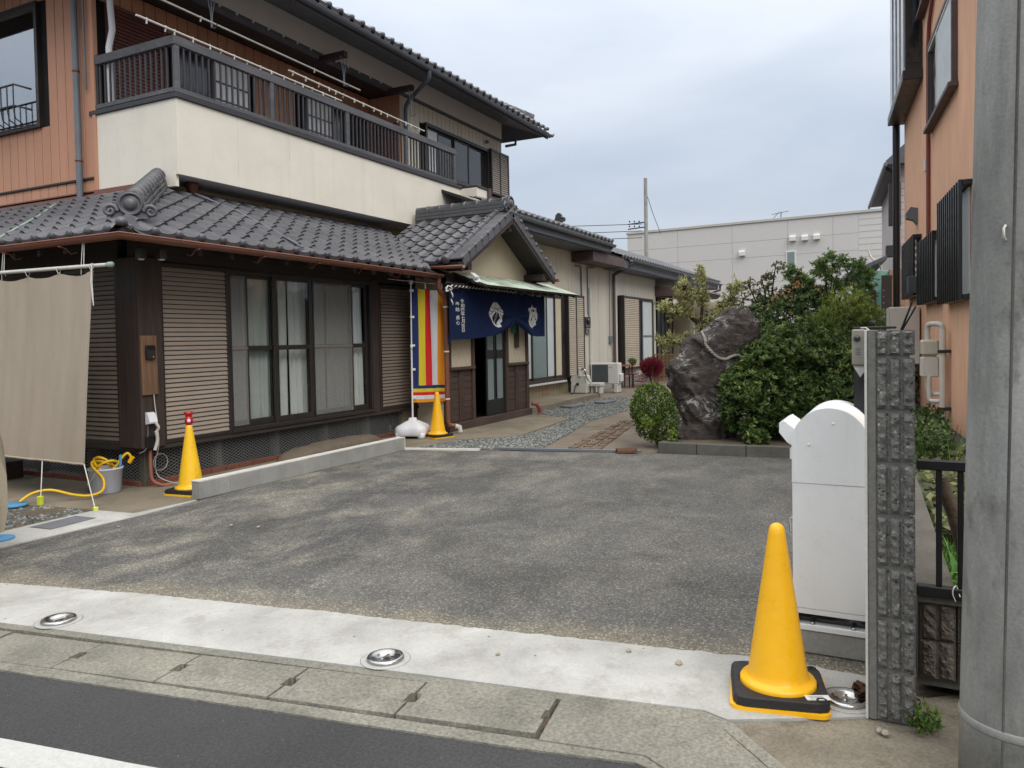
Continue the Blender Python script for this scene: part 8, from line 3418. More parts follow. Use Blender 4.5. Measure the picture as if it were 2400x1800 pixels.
# distant pole and its wires
dp_ = thing('distant_pole', (*cam_to_house(7.05, 40), 0), 'slim grey utility pole rising behind the wing roof', 'utility pole')
px2, py2 = cam_to_house(7.06, 40)
m = MB()
m.tube([(px2, py2, 0), (px2, py2, 9.65)], [0.115, 0.09], 14)
m.build('shaft', 'grey_concrete', dp_)
for k, z in enumerate((7.4, 7.15)):
    m = MB()
    m.tube([(px2, py2, z), (px2 - 0.9 * _right.x - 0.1, py2 - 0.9 * _right.y, z - 0.12)], 0.035, 6)
    m.build('cross_arm', 'wire_dark', dp_)
    for q in range(3):
        m = MB()
        p = Vector((px2, py2, z)) - _right * (0.35 + 0.25 * q)
        m.lathe([(0.03, 0.0), (0.045, 0.03), (0.025, 0.08)], 8, tuple(p))
        m.build('insulator', 'wire_dark', dp_)
for i, (z, dz) in enumerate(((7.3, -0.15), (6.95, -0.3), (6.6, -0.3))):
    m = MB()
    a = Vector((px2, py2, z)) - _right * 0.2
    b = a - _right * 26 + Vector((0, 0, dz)) - _fwdh * 4
    m.tube([a.lerp(b, k / 12) - Vector((0, 0, 1.0 * math.sin(math.pi * k / 12) * 0.25)) for k in range(13)], 0.018, 5)
    m.build('overhead_wire', 'wire_dark', None, label=('highest overhead wire running left from the distant pole', 'middle overhead wire running left from the distant pole', 'lowest overhead wire running left from the distant pole')[i], cat='wire', group='overhead wires of the distant pole')
m = MB()
a = Vector((px2, py2, 9.0))
b = a + _right * 0.75 - Vector((0, 0, 2.2))
m.tube([a, a.lerp(b, 0.5) - Vector((0, 0, 0.1)), b], 0.015, 5)
m.build('stay_wire', 'wire_dark', dp_)

# ================================================================== STONE AND PLANTS
RNG = np.random.default_rng(11)


def leaf_mesh(name, P, D, N, Ln, Wd, mat, parent=None, fold=0.25, tone=None, droop=0.0, **tags):
    """one mesh of folded leaf blades: base P, direction D, normal N, length, width"""
    n = len(P)
    D = D / np.linalg.norm(D, axis=1, keepdims=True)
    S = np.cross(D, N)
    S /= np.linalg.norm(S, axis=1, keepdims=True) + 1e-9
    U = np.cross(S, D)
    Ln, Wd = Ln[:, None], Wd[:, None]
    base = P
    mid = P + D * Ln * 0.5
    tip = P + D * Ln - U * Ln * droop
    ml = mid - S * Wd * 0.5 + U * Wd * fold
    mr = mid + S * Wd * 0.5 + U * Wd * fold
    V = np.stack([base, ml, mid, mr, tip], 1).reshape(-1, 3)
    k = np.arange(n)[:, None] * 5
    F = np.concatenate([k + np.array([[0, 2, 1]]), k + np.array([[0, 3, 2]]), k + np.array([[1, 2, 4]]), k + np.array([[2, 3, 4]])], 1).reshape(-1, 3)
    me = bpy.data.meshes.new(name)
    me.from_pydata(V.tolist(), [], F.tolist())
    at = me.attributes.new('tone', 'FLOAT', 'POINT')
    tn = RNG.uniform(0, 1, n) if tone is None else tone
    at.data.foreach_set('value', np.repeat(np.clip(tn, 0, 1), 5).astype(np.float32))
    me.materials.append(MT[mat])
    return link(name, me, None, parent, **tags)


def whorls(C, dirs, per, Ln, Wd, spread=0.9, tone=None, jit=0.25):
    """rosettes of leaves at points C facing dirs"""
    n = len(C)
    dirs = dirs / np.linalg.norm(dirs, axis=1, keepdims=True)
    ref = np.where(np.abs(dirs[:, 2:3]) < 0.9, np.array([[0, 0, 1.0]]), np.array([[1.0, 0, 0]]))
    A = np.cross(dirs, ref)
    A /= np.linalg.norm(A, axis=1, keepdims=True)
    B = np.cross(dirs, A)
    P, D, N, L, W, T = [], [], [], [], [], []
    ph = RNG.uniform(0, 6.28, n)
    t0 = RNG.uniform(0.15, 0.85, n) if tone is None else tone
    for k in range(per):
        a = ph + 2 * np.pi * k / per + RNG.normal(0, jit, n)
        s = spread * RNG.uniform(0.55, 1.25, n)
        d = dirs + (A * np.cos(a)[:, None] + B * np.sin(a)[:, None]) * s[:, None]
        P.append(C + RNG.normal(0, 0.006, C.shape))
        D.append(d)
        N.append(dirs + RNG.normal(0, 0.2, C.shape))
        L.append(Ln * RNG.uniform(0.65, 1.2, n))
        W.append(Wd * RNG.uniform(0.75, 1.2, n))
        T.append(t0 + RNG.normal(0, 0.13, n))
    return [np.concatenate(x) for x in (P, D, N, L, W, T)]


def lump(d, seed, amp):
    """uneven radius factor by direction"""
    out = np.empty(len(d))
    for i, q in enumerate(d):
        out[i] = 1 + amp * noise.noise(Vector(q) * 2.1 + Vector((seed, 0, 0))) + amp * 0.6 * noise.noise(Vector(q) * 4.7 + Vector((0, seed, 0)))
    return out


def bush_points(blobs, count, seed=0.0, amp=0.28, inner=0.72, zmin=0.05):
    """points and outward directions near the surface of a union of ellipsoids"""
    vol = np.array([b[3] * b[4] + b[4] * b[5] + b[3] * b[5] for b in blobs])
    cnt = (count * vol / vol.sum()).astype(int)
    C, Dr = [], []
    for b, c in zip(blobs, cnt):
        d = RNG.normal(0, 1, (c, 3))
        d /= np.linalg.norm(d, axis=1, keepdims=True)
        r = lump(d, seed + b[0] * 3.1, amp) * RNG.uniform(inner, 1.0, c)
        p = np.array(b[:3]) + d * r[:, None] * np.array(b[3:6])
        nn = d / np.array(b[3:6])
        nn /= np.linalg.norm(nn, axis=1, keepdims=True)
        ok = np.ones(c, bool)
        for o in blobs:
            if o is b:
                continue
            q = (p - np.array(o[:3])) / np.array(o[3:6])
            ok &= (q ** 2).sum(1) > 0.55
        ok &= p[:, 2] > zmin
        C.append(p[ok])
        Dr.append(nn[ok])
    return np.concatenate(C), np.concatenate(Dr)


def twigs(parent, base, ends, r0, r1, mat='bark', name='stem', seed=1):
    rr = random.Random(seed)
    m = MB()
    for e in ends:
        b, e = Vector(base), Vector(e)
        mid = b.lerp(e, 0.5) + Vector((rr.uniform(-0.1, 0.1), rr.uniform(-0.1, 0.1), rr.uniform(-0.02, 0.1)))
        m.tube(smooth_path([b, mid, e], 5), [r0 + (r1 - r0) * k / 10 for k in range(11)], 6)
    return m.build(name, mat, parent)


# --- the standing stone
RY = 10.85
L_T = [(0.0, 2.22), (0.06, 2.22), (0.24, 2.38), (0.34, 2.33), (0.53, 2.28), (0.72, 2.20), (0.97, 2.18), (1.2, 2.36), (1.39, 2.47), (1.52, 2.68), (1.63, 2.83), (1.79, 3.03), (1.84, 3.18)]
R_T = [(0.0, 3.15), (0.4, 3.22), (0.8, 3.32), (1.2, 3.40), (1.41, 3.46), (1.56, 3.46), (1.75, 3.36), (1.80, 3.30), (1.84, 3.24)]


def itp(tb, z):
    if z <= tb[0][0]:
        return tb[0][1]
    for (a, x), (b, y) in zip(tb[:-1], tb[1:]):
        if z <= b:
            return x + (y - x) * (z - a) / (b - a)
    return tb[-1][1]


def rock_fn(u, v):
    z = 1.84 * v
    l, r = itp(L_T, z), itp(R_T, z)
    c, h = (l + r) / 2, (r - l) / 2
    dp = 0.40 * min(1, math.sqrt(max(0, 1 - v) * 3) + 0.12)
    a = u * 2 * math.pi
    ca, sa = math.cos(a), math.sin(a)
    ex = (abs(ca) ** 2.6 + abs(sa) ** 2.6) ** (-1 / 2.6)
    X, Y = c + h * ex * ca, dp * ex * sa
    q = Vector((X, Y, z))
    rot = Vector((X * 0.8 + z * 0.6, Y, z * 0.8 - X * 0.6))
    d = 0.055 * noise.fractal(Vector((rot.x * 5.0, rot.y * 2.4, rot.z * 1.8)), 0.8, 2.1, 6) + 0.07 * noise.noise(q * 1.6)
    d -= 0.06 * abs(noise.noise(Vector((rot.x * 7, rot.y * 3, rot.z * 2.4)))) + 0.03 * abs(noise.noise(q * 6.5))
    X += d * ca
    Y += d * sa
    p = cam_to_house(X, RY + Y)
    return (p[0], p[1], z + 0.02 * noise.noise(q * 6) * (v > 0.02) + 0.06)


m = MB()
m.grid(rock_fn, 150, 130, True, True)
top_ring = [rock_fn(k / 150, 1.0) for k in range(150)]
m.add(top_ring, [tuple(range(150))])
m.build('standing_stone', 'standing_stone', None, label='tall dark leaning rock with white veins beside the azalea', cat='rock')
# rope round it
ro = thing('straw_rope', (*cam_to_house(2.85, 10.4), 1.2), 'pale twisted rope slung round the dark rock', 'rope')


def rock_surf(X, z, push):
    """front surface of the stone near X at height z"""
    best = None
    for k in range(75, 150):
        p = rock_fn(k / 150, (z - 0.06) / 1.84)
        d = Vector((p[0], p[1], 0)) - Vector((CAMP.x, CAMP.y, 0))
        xx = d.dot(_right)
        if best is None or abs(xx - X) < best[0]:
            best = (abs(xx - X), p)
    p = Vector(best[1])
    p.z = z
    return p - _fwdh * push


rope_pts = [rock_surf(x, z, 0.035) for x, z in ((2.62, 1.55), (2.64, 1.44), (2.66, 1.36), (2.70, 1.28), (2.77, 1.21), (2.84, 1.175), (2.92, 1.17), (2.98, 1.20), (3.06, 1.22), (3.16, 1.21), (3.25, 1.22))]
rope_pts = smooth_path(rope_pts, 6)
for s, mb in enumerate(twist(rope_pts, 0.019, 0, 0, 9)):
    mb.build('strand', 'rope_pale', ro)

# --- azalea mass
az_ = thing('azalea_bush', (*cam_to_house(3.8, 10.6), 0.07), 'big dense green azalea bush right of the dark rock', 'bush')
def sb(X, Y, z, rx, ry, rz):
    p = cam_to_house(X, Y)
    return (p[0], p[1], z, (rx + ry) / 2, (rx + ry) / 2, rz)


blobs = [sb(3.95, 10.9, 0.95, 0.72, 0.7, 0.72), sb(3.35, 10.45, 0.62, 0.50, 0.5, 0.50), sb(4.35, 10.9, 0.85, 0.6, 0.6, 0.70), sb(3.75, 10.5, 0.48, 0.6, 0.5, 0.42), sb(4.3, 10.3, 0.5, 0.6, 0.5, 0.45), sb(3.08, 10.25, 0.42, 0.27, 0.3, 0.24), sb(3.12, 10.35, 0.82, 0.28, 0.3, 0.25), sb(3.02, 10.2, 0.62, 0.22, 0.22, 0.22), sb(3.45, 10.45, 1.12, 0.36, 0.36, 0.32), sb(4.75, 10.6, 0.7, 0.5, 0.5, 0.6)]
C_, D_ = bush_points(blobs, 11000, 1.3, 0.34, 0.74, 0.1)
kp = np.array([noise.noise(Vector(q) * 5.5) + 0.35 * noise.noise(Vector(q) * 13) for q in C_]) > -0.16
C_, D_ = C_[kp], D_[kp]
up_ = D_ * 0.75 + np.array([0, 0, 0.65])
lay_ = np.clip((C_[:, 2] - 0.1) / 1.5, 0, 1)
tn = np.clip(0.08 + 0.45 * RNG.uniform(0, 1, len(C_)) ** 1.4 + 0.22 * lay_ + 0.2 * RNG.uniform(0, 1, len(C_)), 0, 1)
fr = RNG.uniform(0, 1, len(C_)) < 0.08
tn[fr] = 0.9
w_ = whorls(C_, up_, 6, 0.072, 0.027, 0.95, tn)
leaf_mesh('crown', *w_[:5], 'azalea_leaf', az_, 0.18, w_[5], 0.12, kind='stuff')
# inner leaf layer toned darker: the bush's inner shade put into leaf colour
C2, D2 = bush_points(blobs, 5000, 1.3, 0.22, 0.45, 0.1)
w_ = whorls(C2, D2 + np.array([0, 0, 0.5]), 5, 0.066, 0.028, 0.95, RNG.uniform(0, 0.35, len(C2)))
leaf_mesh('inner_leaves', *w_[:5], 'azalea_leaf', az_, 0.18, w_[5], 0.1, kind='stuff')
twigs(az_, (*cam_to_house(3.8, 10.7), 0.05), [(*cam_to_house(3.4, 10.5), 0.8), (*cam_to_house(3.9, 10.8), 1.3), (*cam_to_house(4.3, 10.8), 1.2), (*cam_to_house(3.2, 10.4), 0.5), (*cam_to_house(4.4, 10.4), 0.6), (*cam_to_house(3.7, 10.4), 0.5)], 0.03, 0.008)
m = MB()
m.tube([(*cam_to_house(3.16, 10.35), 0.05), (*cam_to_house(3.15, 10.35), 0.42)], 0.018, 8)
m.build('water_tap_pipe', 'grey_concrete', None, label='grey standpipe between the rock and the azalea', cat='pipe')
sg = thing('azalea_sprig', (*cam_to_house(3.18, 10.0), 0.05), 'small azalea sprig spilling over the planter edging', 'plant')
bl2 = [sb(3.17, 10.0, 0.14, 0.17, 0.14, 0.12)]
C3, D3 = bush_points(bl2, 90, 2, 0.3, 0.5, 0.06)
w_ = whorls(C3, D3 + np.array([0, 0, 0.6]), 6, 0.07, 0.028, 0.9)
leaf_mesh('crown', *w_[:5], 'azalea_leaf', sg, 0.18, w_[5], 0.1, kind='stuff')
twigs(sg, (*cam_to_house(3.17, 10.02), 0.0), [(*cam_to_house(3.1, 10.0), 0.15), (*cam_to_house(3.25, 10.0), 0.16)], 0.006, 0.003)

# --- clipped box ball
bb = thing('box_ball', (*cam_to_house(1.93, 10.4), 0.05), 'small rounded yellow green shrub left of the dark rock', 'bush')
blobs = [sb(1.90, 10.45, 0.56, 0.30, 0.3, 0.31), sb(2.03, 10.4, 0.38, 0.22, 0.22, 0.24), sb(1.80, 10.4, 0.50, 0.2, 0.2, 0.22), sb(1.98, 10.3, 0.22, 0.16, 0.16, 0.2), sb(1.84, 10.35, 0.3, 0.18, 0.18, 0.2), sb(2.1, 10.35, 0.2, 0.12, 0.12, 0.16)]
C_, D_ = bush_points(blobs, 4200, 4.1, 0.14, 0.8, 0.08)
tn = np.clip(RNG.uniform(0.05, 0.75, len(C_)) + 0.2 * (RNG.uniform(0, 1, len(C_)) < 0.12), 0, 1)
w_ = whorls(C_, D_ + np.array([0, 0, 0.35]), 5, 0.026, 0.014, 0.9, tn)
leaf_mesh('crown', *w_[:5], 'box_leaf', bb, 0.15, w_[5], 0.05, kind='stuff')
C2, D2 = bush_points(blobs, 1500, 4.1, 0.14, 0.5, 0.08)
w_ = whorls(C2, D2, 4, 0.028, 0.016, 0.9, RNG.uniform(0, 0.2, len(C2)))  # low tones only: shade inside the ball painted into the leaves
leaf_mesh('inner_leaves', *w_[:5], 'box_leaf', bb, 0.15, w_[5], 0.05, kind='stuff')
twigs(bb, (*cam_to_house(1.97, 10.4), 0.0), [(*cam_to_house(1.85, 10.4), 0.6), (*cam_to_house(1.98, 10.45), 0.65), (*cam_to_house(2.05, 10.4), 0.45)], 0.02, 0.005)
cl = thing('yellow_sprout', (*cam_to_house(2.05, 10.12), 0.05), 'yellow green sprout under the rounded shrub', 'plant')
C3, D3 = bush_points([sb(1.76, 10.1, 0.36, 0.10, 0.08, 0.09), sb(2.08, 10.1, 0.14, 0.06, 0.06, 0.12)], 160, 7, 0.3, 0.4, 0.03)
w_ = whorls(C3, D3 + np.array([0, 0, 0.6]), 5, 0.035, 0.018, 0.9)
leaf_mesh('crown', *w_[:5], 'yellow_green_leaf', cl, 0.15, w_[5], 0.05, kind='stuff')
twigs(cl, (*cam_to_house(2.06, 10.15), 0.0), [(*cam_to_house(2.08, 10.1), 0.2), (*cam_to_house(1.78, 10.12), 0.36)], 0.005, 0.002)
ti = thing('broken_roof_tile', (*cam_to_house(1.46, 9.85), 0.0), 'broken brown ridge tile lying at the path edge', 'tile')
m = MB()
tp = Vector((*cam_to_house(1.46, 9.85), 0.03))
V = []
for a in range(7):
    th = math.pi * a / 6
    for xx in (-0.14, 0.12):
        V.append(tp + _right * xx + _fwdh * 0.07 * math.cos(th) + Vector((0, 0, 0.06 * math.sin(th) - 0.02 + 0.02 * xx)))
m.add(V, [(2 * a, 2 * a + 1, 2 * a + 3, 2 * a + 2) for a in range(6)])
m.build('shard', 'dead_leaf', ti)


# --- trees behind
def branchy(name, base, label, cat, mat, spec, leaf, wood_mat='bark', droop=0.2, seed=1, per=3):
    """tree with explicit limbs; leaves cluster along the outer part of every limb"""
    rr = random.Random(seed)
    t = thing(name, base, label, cat)
    tips = []
    m = MB()
    for limb, r0, r1 in spec['limbs']:
        pts = smooth_path(limb, 6)
        n = len(pts)
        m.tube(pts, [r0 + (r1 - r0) * k / (n - 1) for k in range(n)], 7)
        for k in range(int(n * spec.get('from', 0.35)), n):
            for q in range(spec.get('twigs', 3)):
                a = pts[k]
                e = a + Vector((rr.gauss(0, 1), rr.gauss(0, 1), rr.gauss(0.35, 0.8))).normalized() * rr.uniform(0.4, 1) * spec['tl']
                m.tube([a, a.lerp(e, 0.5) + Vector((0, 0, 0.02)), e], [0.006, 0.005, 0.003], 4, False)
                for s in range(spec['lpt']):
                    f = rr.uniform(0.25, 1.0)
                    p = a.lerp(e, f)
                    tips.append((p, (e - a).normalized()))
    m.build('trunk', wood_mat, t)
    C = np.array([tuple(p) for p, d in tips])
    D = np.array([tuple(d) for p, d in tips])
    w = whorls(C, D + RNG.normal(0, 0.5, D.shape), per, leaf[0], leaf[1], 1.2)
    leaf_mesh('crown', *w[:5], mat, t, 0.15, w[5], droop, kind='stuff')
    return t


S3 = lambda X, Y, z: Vector((*cam_to_house(X, Y), z))
branchy('persimmon_tree', tuple(S3(3.15, 13.4, 0.0)), 'gnarled little tree with sparse pale yellow green leaves behind the rock', 'tree', 'pale_leaf',
        dict(limbs=[([S3(3.25, 13.4, 0.0), S3(3.2, 13.4, 0.7), S3(3.35, 13.4, 1.3), S3(3.3, 13.4, 1.7)], 0.07, 0.05),
                    ([S3(3.3, 13.4, 1.68), S3(3.05, 13.4, 1.86), S3(2.85, 13.3, 1.9), S3(2.62, 13.3, 2.02)], 0.045, 0.012),
                    ([S3(3.3, 13.4, 1.68), S3(3.35, 13.5, 2.05), S3(3.3, 13.4, 2.2), S3(3.32, 13.4, 2.6)], 0.035, 0.007),
                    ([S3(3.3, 13.4, 1.7), S3(3.6, 13.4, 1.92), S3(3.8, 13.4, 2.05), S3(3.95, 13.4, 2.35)], 0.035, 0.008),
                    ([S3(3.32, 13.4, 1.3), S3(3.05, 13.3, 1.42), S3(2.9, 13.3, 1.36), S3(2.55, 13.3, 1.40)], 0.035, 0.01),
                    ([S3(3.05, 13.4, 1.86), S3(3.0, 13.4, 2.1), S3(2.98, 13.3, 2.35)], 0.02, 0.006),
                    ([S3(3.3, 13.4, 1.6), S3(3.5, 13.2, 1.75), S3(3.75, 13.2, 1.85)], 0.025, 0.008)],
             tl=0.22, lpt=4, twigs=5), (0.072, 0.03), droop=0.45, seed=3)
branchy('plum_leaved_shrub', tuple(S3(4.4, 13.0, 0.0)), 'slim shrub with brownish plum leaves rising highest behind the rock', 'shrub', 'plum_leaf',
        dict(limbs=[([S3(4.4, 13.0, 0.0), S3(4.38, 13.0, 1.3), S3(4.4, 13.0, 2.1), S3(4.47, 13.0, 2.66)], 0.04, 0.006),
                    ([S3(4.38, 13.0, 1.4), S3(4.15, 13.0, 2.0), S3(4.0, 13.0, 2.36)], 0.02, 0.006),
                    ([S3(4.38, 13.0, 1.5), S3(4.3, 13.0, 2.1), S3(4.22, 13.0, 2.48)], 0.02, 0.006),
                    ([S3(4.38, 13.0, 1.3), S3(4.05, 13.0, 1.75), S3(3.9, 13.0, 2.05)], 0.02, 0.006),
                    ([S3(4.4, 13.0, 1.6), S3(4.6, 13.0, 2.1), S3(4.75, 13.0, 2.35)], 0.02, 0.006)],
             tl=0.16, lpt=4, twigs=2), (0.085, 0.032), droop=0.3, seed=8, per=2)
bs2 = thing('osmanthus_bush', (*cam_to_house(4.9, 13.0), 0.0), 'broad olive green bush with orange blossom behind the azalea', 'bush')
blobs = [sb(4.7, 13.2, 1.35, 0.75, 0.7, 0.85), sb(5.2, 13.2, 1.5, 0.7, 0.7, 0.72), sb(4.45, 13.0, 1.75, 0.45, 0.45, 0.42), sb(4.95, 13.0, 2.0, 0.4, 0.4, 0.32), sb(4.25, 12.8, 1.2, 0.45, 0.45, 0.6)]
C_, D_ = bush_points(blobs, 4200, 6.1, 0.3, 0.7, 0.3)
w_ = whorls(C_, D_ + np.array([0, 0, 0.4]), 5, 0.075, 0.028, 0.95)
leaf_mesh('crown', *w_[:5], 'shrub_leaf', bs2, 0.16, w_[5], 0.15, kind='stuff')
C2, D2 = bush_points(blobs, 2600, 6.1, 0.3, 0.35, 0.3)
w_ = whorls(C2, D2, 5, 0.08, 0.034, 0.95, RNG.uniform(0, 0.25, len(C2)))  # darker tones colour these leaves as if shaded by the outer crown
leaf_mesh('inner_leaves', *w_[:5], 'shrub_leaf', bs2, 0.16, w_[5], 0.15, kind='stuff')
fl_c = []
for X, z, n, s in ((4.68, 2.28, 16, 0.09), (4.90, 2.22, 8, 0.08), (4.42, 2.14, 8, 0.06), (4.30, 2.10, 5, 0.05), (4.52, 2.05, 4, 0.06), (4.15, 1.9, 3, 0.04), (4.60, 1.8, 3, 0.06)):
    for _ in range(n):
        p = cam_to_house(X + rnd.gauss(0, s), 12.52 + rnd.uniform(-0.08, 0.15))
        fl_c.append((p[0], p[1], z + rnd.gauss(0, s * 0.6)))
fl_c = np.array(fl_c)
w_ = whorls(fl_c, RNG.normal(0, 1, fl_c.shape) + np.array([0, 0, 0.6]), 5, 0.026, 0.018, 0.9)
leaf_mesh('blossom', *w_[:5], 'orange_flower', bs2, 0.1, w_[5], 0.0, kind='stuff')
twigs(bs2, (*cam_to_house(4.8, 13.1), 0.0), [tuple(S3(4.5, 13.0, 1.9)), tuple(S3(5.0, 13.1, 2.1)), tuple(S3(5.4, 13.2, 1.7)), tuple(S3(4.3, 12.9, 1.4))], 0.04, 0.01)
_nl = [([S3(5.42, 13.1, 0.0), S3(5.45, 13.1, 1.0), S3(5.42, 13.1, 1.8)], 0.045, 0.03)]
_rr = random.Random(5)
for X, z in ((4.8, 2.52), (4.98, 2.40), (5.12, 2.60), (5.3, 2.52), (5.4, 2.72), (5.55, 2.66), (5.72, 2.60), (5.8, 2.42), (5.95, 2.25), (6.05, 1.95), (5.2, 2.3), (5.6, 2.3), (5.75, 2.1), (6.2, 1.85)):
    Y = 13.0 + _rr.uniform(-0.4, 0.3)
    a = S3(5.42 + _rr.uniform(-0.04, 0.04), 13.1, _rr.uniform(1.1, 1.75))
    _nl.append(([a, a.lerp(S3(X, Y, z), 0.45) + Vector((0, 0, 0.12)), S3(X, Y, z) + Vector((0, 0, 0.04)), S3(X + 0.12 * (1 if X > 5.4 else -1), Y, z - 0.06)], 0.016, 0.003))
branchy('nandina_tree', tuple(S3(5.4, 13.0, 0)), 'bright green feathery tree overtopping the bushes near the mint house', 'tree', 'nandina_leaf',
        dict(limbs=_nl, tl=0.17, lpt=5, twigs=4, **{'from': 0.45}), (0.052, 0.017), droop=0.25, seed=12, per=4)
yg = thing('podocarpus_bush', tuple(S3(5.5, 12.6, 0)), 'yellow tipped narrow leaved bush below the feathery tree', 'bush')
blobs = [sb(5.45, 12.5, 1.75, 0.42, 0.4, 0.45), sb(5.15, 12.4, 1.5, 0.35, 0.35, 0.4), sb(5.75, 12.5, 1.45, 0.4, 0.4, 0.5)]
C_, D_ = bush_points(blobs, 1500, 9.3, 0.3, 0.6, 0.3)
w_ = whorls(C_, D_ + np.array([0, 0, 0.7]), 8, 0.10, 0.013, 0.8, np.clip((C_[:, 2] - 1.2) * 1.1 + RNG.normal(0, 0.15, len(C_)), 0, 1))
leaf_mesh('crown', *w_[:5], 'yellow_green_leaf', yg, 0.1, w_[5], 0.1, kind='stuff')
twigs(yg, tuple(S3(5.5, 12.6, 0)), [tuple(S3(5.4, 12.5, 1.8)), tuple(S3(5.2, 12.4, 1.5)), tuple(S3(5.75, 12.5, 1.5))], 0.03, 0.01)
dk = thing('dark_shrub', tuple(S3(5.5, 12.0, 0)), 'dark green shrub between the azalea and gate', 'bush')
blobs = [sb(5.35, 11.9, 1.0, 0.55, 0.5, 0.62), sb(4.85, 11.7, 0.95, 0.45, 0.45, 0.6), sb(5.8, 11.8, 0.8, 0.5, 0.5, 0.7)]
C_, D_ = bush_points(blobs, 2600, 2.3, 0.25, 0.55, 0.1)
w_ = whorls(C_, D_ + np.array([0, 0, 0.5]), 6, 0.065, 0.024, 0.9)
leaf_mesh('crown', *w_[:5], 'dark_leaf', dk, 0.14, w_[5], 0.1, kind='stuff')
twigs(dk, tuple(S3(5.4, 12.0, 0)), [tuple(S3(5.3, 11.9, 1.2)), tuple(S3(4.9, 11.7, 1.1)), tuple(S3(5.8, 11.8, 1.0))], 0.03, 0.01)
fs = thing('far_shrub', (22.0, -0.9, 0), 'small dark shrub by the wing beyond the trellis', 'bush')
C_, D_ = bush_points([(21.6, -0.55, 1.0, 0.3, 0.3, 0.22)], 300, 3, 0.3, 0.5)
w_ = whorls(C_, D_, 5, 0.08, 0.04, 0.9)
leaf_mesh('crown', *w_[:5], 'dark_leaf', fs, 0.14, w_[5], 0.1, kind='stuff')
twigs(fs, (21.6, -0.55, 0), [(21.6, -0.55, 1.0), (21.5, -0.6, 0.9)], 0.03, 0.01)

# --- maroon kochia by the trellis
ko = thing('kochia_bush', (17.0, -0.45, 0), 'feathery maroon bush in front of the trellis', 'bush')
n = 7000
d = RNG.normal(0, 1, (n, 3))
d /= np.linalg.norm(d, axis=1, keepdims=True)
P0 = np.array([17.0, -0.42, 0.57]) + d * np.array([0.30, 0.34, 0.27]) * RNG.uniform(0.35, 1.0, (n, 1))
leaf_mesh('crown', P0, d + np.array([0, 0, 0.8]), RNG.normal(0, 1, (n, 3)), RNG.uniform(0.05, 0.1, n), np.full(n, 0.013), 'kochia_leaf', ko, 0.1, kind='stuff')
n = 1200
d = RNG.normal(0, 1, (n, 3)) * np.array([1, 1, 0.3])
P0 = np.array([16.9, -0.35, 0.25]) + d * np.array([0.13, 0.16, 0.25])
P0[:, 2] = np.clip(P0[:, 2], 0.05, 0.5)
leaf_mesh('skirt', P0, d + np.array([0, 0, 0.8]), RNG.normal(0, 1, (n, 3)), RNG.uniform(0.05, 0.1, n), np.full(n, 0.008), 'kochia_leaf', ko, 0.1, kind='stuff')
twigs(ko, (17.0, -0.42, 0.0), [(16.9, -0.5, 0.5), (17.1, -0.35, 0.5), (17.0, -0.42, 0.6)], 0.015, 0.004)
tpot = thing('potted_herb', (16.45, 0.02, 0.66), 'little green herb on the plum table', 'plant')
C_, D_ = bush_points([(16.45, 0.0, 0.76, 0.12, 0.12, 0.08)], 90, 3, 0.3, 0.4)
w_ = whorls(C_, D_ + np.array([0, 0, 0.6]), 5, 0.05, 0.02, 0.9)
leaf_mesh('crown', *w_[:5], 'weed_leaf', tpot, 0.14, w_[5], 0.1, kind='stuff')
m = MB()
m.lathe([(0.04, 0), (0.06, 0.07), (0.064, 0.08), (0.05, 0.08), (0.0, 0.07)], 14, (16.45, 0.0, 0.662))
m.build('pot', 'terracotta', tpot)

# --- neighbour's strip behind the black fence: ivy, grass, weeds
sheet('garden_bed', [(-1.76, -7.30), (0.95, -7.20), (14, -6.9), (14, -7.4), (4.5, -7.6), (-4, -8.4), (-1.76, -7.9)], 0.22, 'soil', thick=0.25)
n = 2600
P0 = np.stack([RNG.uniform(-0.3, 3.2, n), RNG.uniform(-7.85, -7.22, n), np.zeros(n)], 1)
P0[:, 2] = 0.24 + 0.12 * RNG.uniform(0, 1, n)
d = np.stack([RNG.normal(0, 1, n), RNG.normal(0, 1, n), RNG.uniform(0.0, 0.6, n)], 1)
leaf_mesh('ivy', P0, d, np.stack([RNG.normal(-0.5, 0.5, n), RNG.normal(0, 0.5, n), np.ones(n)], 1), RNG.uniform(0.06, 0.12, n), RNG.uniform(0.05, 0.09, n), 'ivy_leaf', None, 0.1, None, 0.1,
          label='dull green ivy covering the ground behind the black fence', cat='ivy', kind='stuff')
n = 1500
P0 = np.stack([RNG.uniform(-1.72, -0.5, n), RNG.uniform(-7.85, -7.24, n), np.full(n, 0.22)], 1)
d = np.stack([RNG.normal(0, 0.45, n), RNG.normal(0, 0.45, n), np.ones(n)], 1)
leaf_mesh('grass', P0, d, RNG.normal(0, 1, (n, 3)), RNG.uniform(0.05, 0.2, n), RNG.uniform(0.005, 0.012, n), 'grass_blade', None, 0.1, None, 0.2,
          label='fresh green grass behind the low wall and black fence', cat='grass', kind='stuff')
n = 320
P0 = np.stack([RNG.uniform(2.0, 4.8, n), RNG.uniform(-7.55, -7.15, n), np.full(n, 0.15)], 1)
d = np.stack([RNG.normal(0, 0.5, n), RNG.normal(0.1, 0.5, n), np.ones(n)], 1)
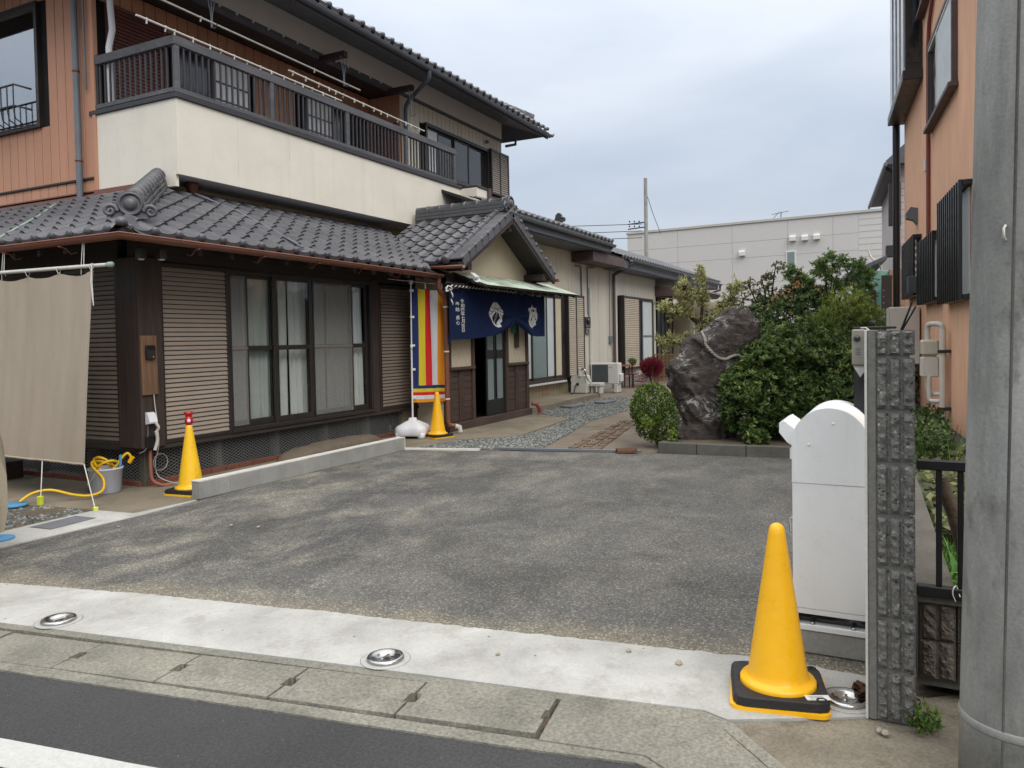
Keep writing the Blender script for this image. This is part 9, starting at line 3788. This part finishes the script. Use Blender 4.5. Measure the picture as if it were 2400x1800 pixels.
leaf_mesh('tall_weeds', P0, d, RNG.normal(0, 1, (n, 3)), RNG.uniform(0.15, 0.6, n), RNG.uniform(0.006, 0.014, n), 'weed_leaf', None, 0.1, None, 0.35,
          label='tall weeds growing round the gas meter pipes', cat='weeds', kind='stuff')
n = 1100
C_ = np.stack([RNG.uniform(2.2, 4.8, n), RNG.uniform(-7.5, -7.15, n), RNG.uniform(0.2, 0.62, n)], 1)
w_ = whorls(C_, RNG.normal(0, 0.5, (n, 3)) + np.array([0, 0, 1]), 4, 0.06, 0.03, 1.0)
leaf_mesh('weed_leaves', *w_[:5], 'dark_leaf', None, 0.14, w_[5], 0.1, label='leafy dark weeds below the gas meter', cat='weeds', kind='stuff')
lf = thing('broad_leaf_plant', (-1.55, -7.42, 0.2), 'bright broad leaved plant by the cut branch', 'plant')
n = 26
P0 = np.array([-1.5, -7.40, 0.36]) + RNG.normal(0, 1, (n, 3)) * np.array([0.05, 0.06, 0.04])
d = np.stack([RNG.normal(-0.2, 1, n), RNG.normal(0, 1, n), RNG.uniform(0.1, 0.9, n)], 1)
leaf_mesh('leaves', P0, d, np.stack([RNG.normal(0, 0.3, n), RNG.normal(0, 0.3, n), np.ones(n)], 1), RNG.uniform(0.09, 0.15, n), RNG.uniform(0.03, 0.045, n), 'grass_blade', lf, 0.12, None, 0.2)
twigs(lf, (-1.52, -7.41, 0.2), [(-1.5, -7.40, 0.38), (-1.53, -7.43, 0.38)], 0.004, 0.002, 'bark')
wd_ = thing('wall_weed', (-2.22, -7.19, 0), 'small green weed sprouting at the foot of the gatepost', 'plant')
C_ = np.array([-2.20, -7.185, 0.03]) + RNG.normal(0, 1, (46, 3)) * np.array([0.03, 0.03, 0.022])
C_[:, 2] = np.clip(C_[:, 2], 0.008, 0.1)
w_ = whorls(C_, RNG.normal(0, 0.4, C_.shape) + np.array([-0.4, 0, 1]), 5, 0.024, 0.013, 1.0)
leaf_mesh('leaves', *w_[:5], 'weed_leaf', wd_, 0.12, w_[5], 0.05)
twigs(wd_, (-2.195, -7.185, 0.0), [(-2.22, -7.17, 0.05), (-2.19, -7.2, 0.06), (-2.2, -7.185, 0.07)], 0.002, 0.001)
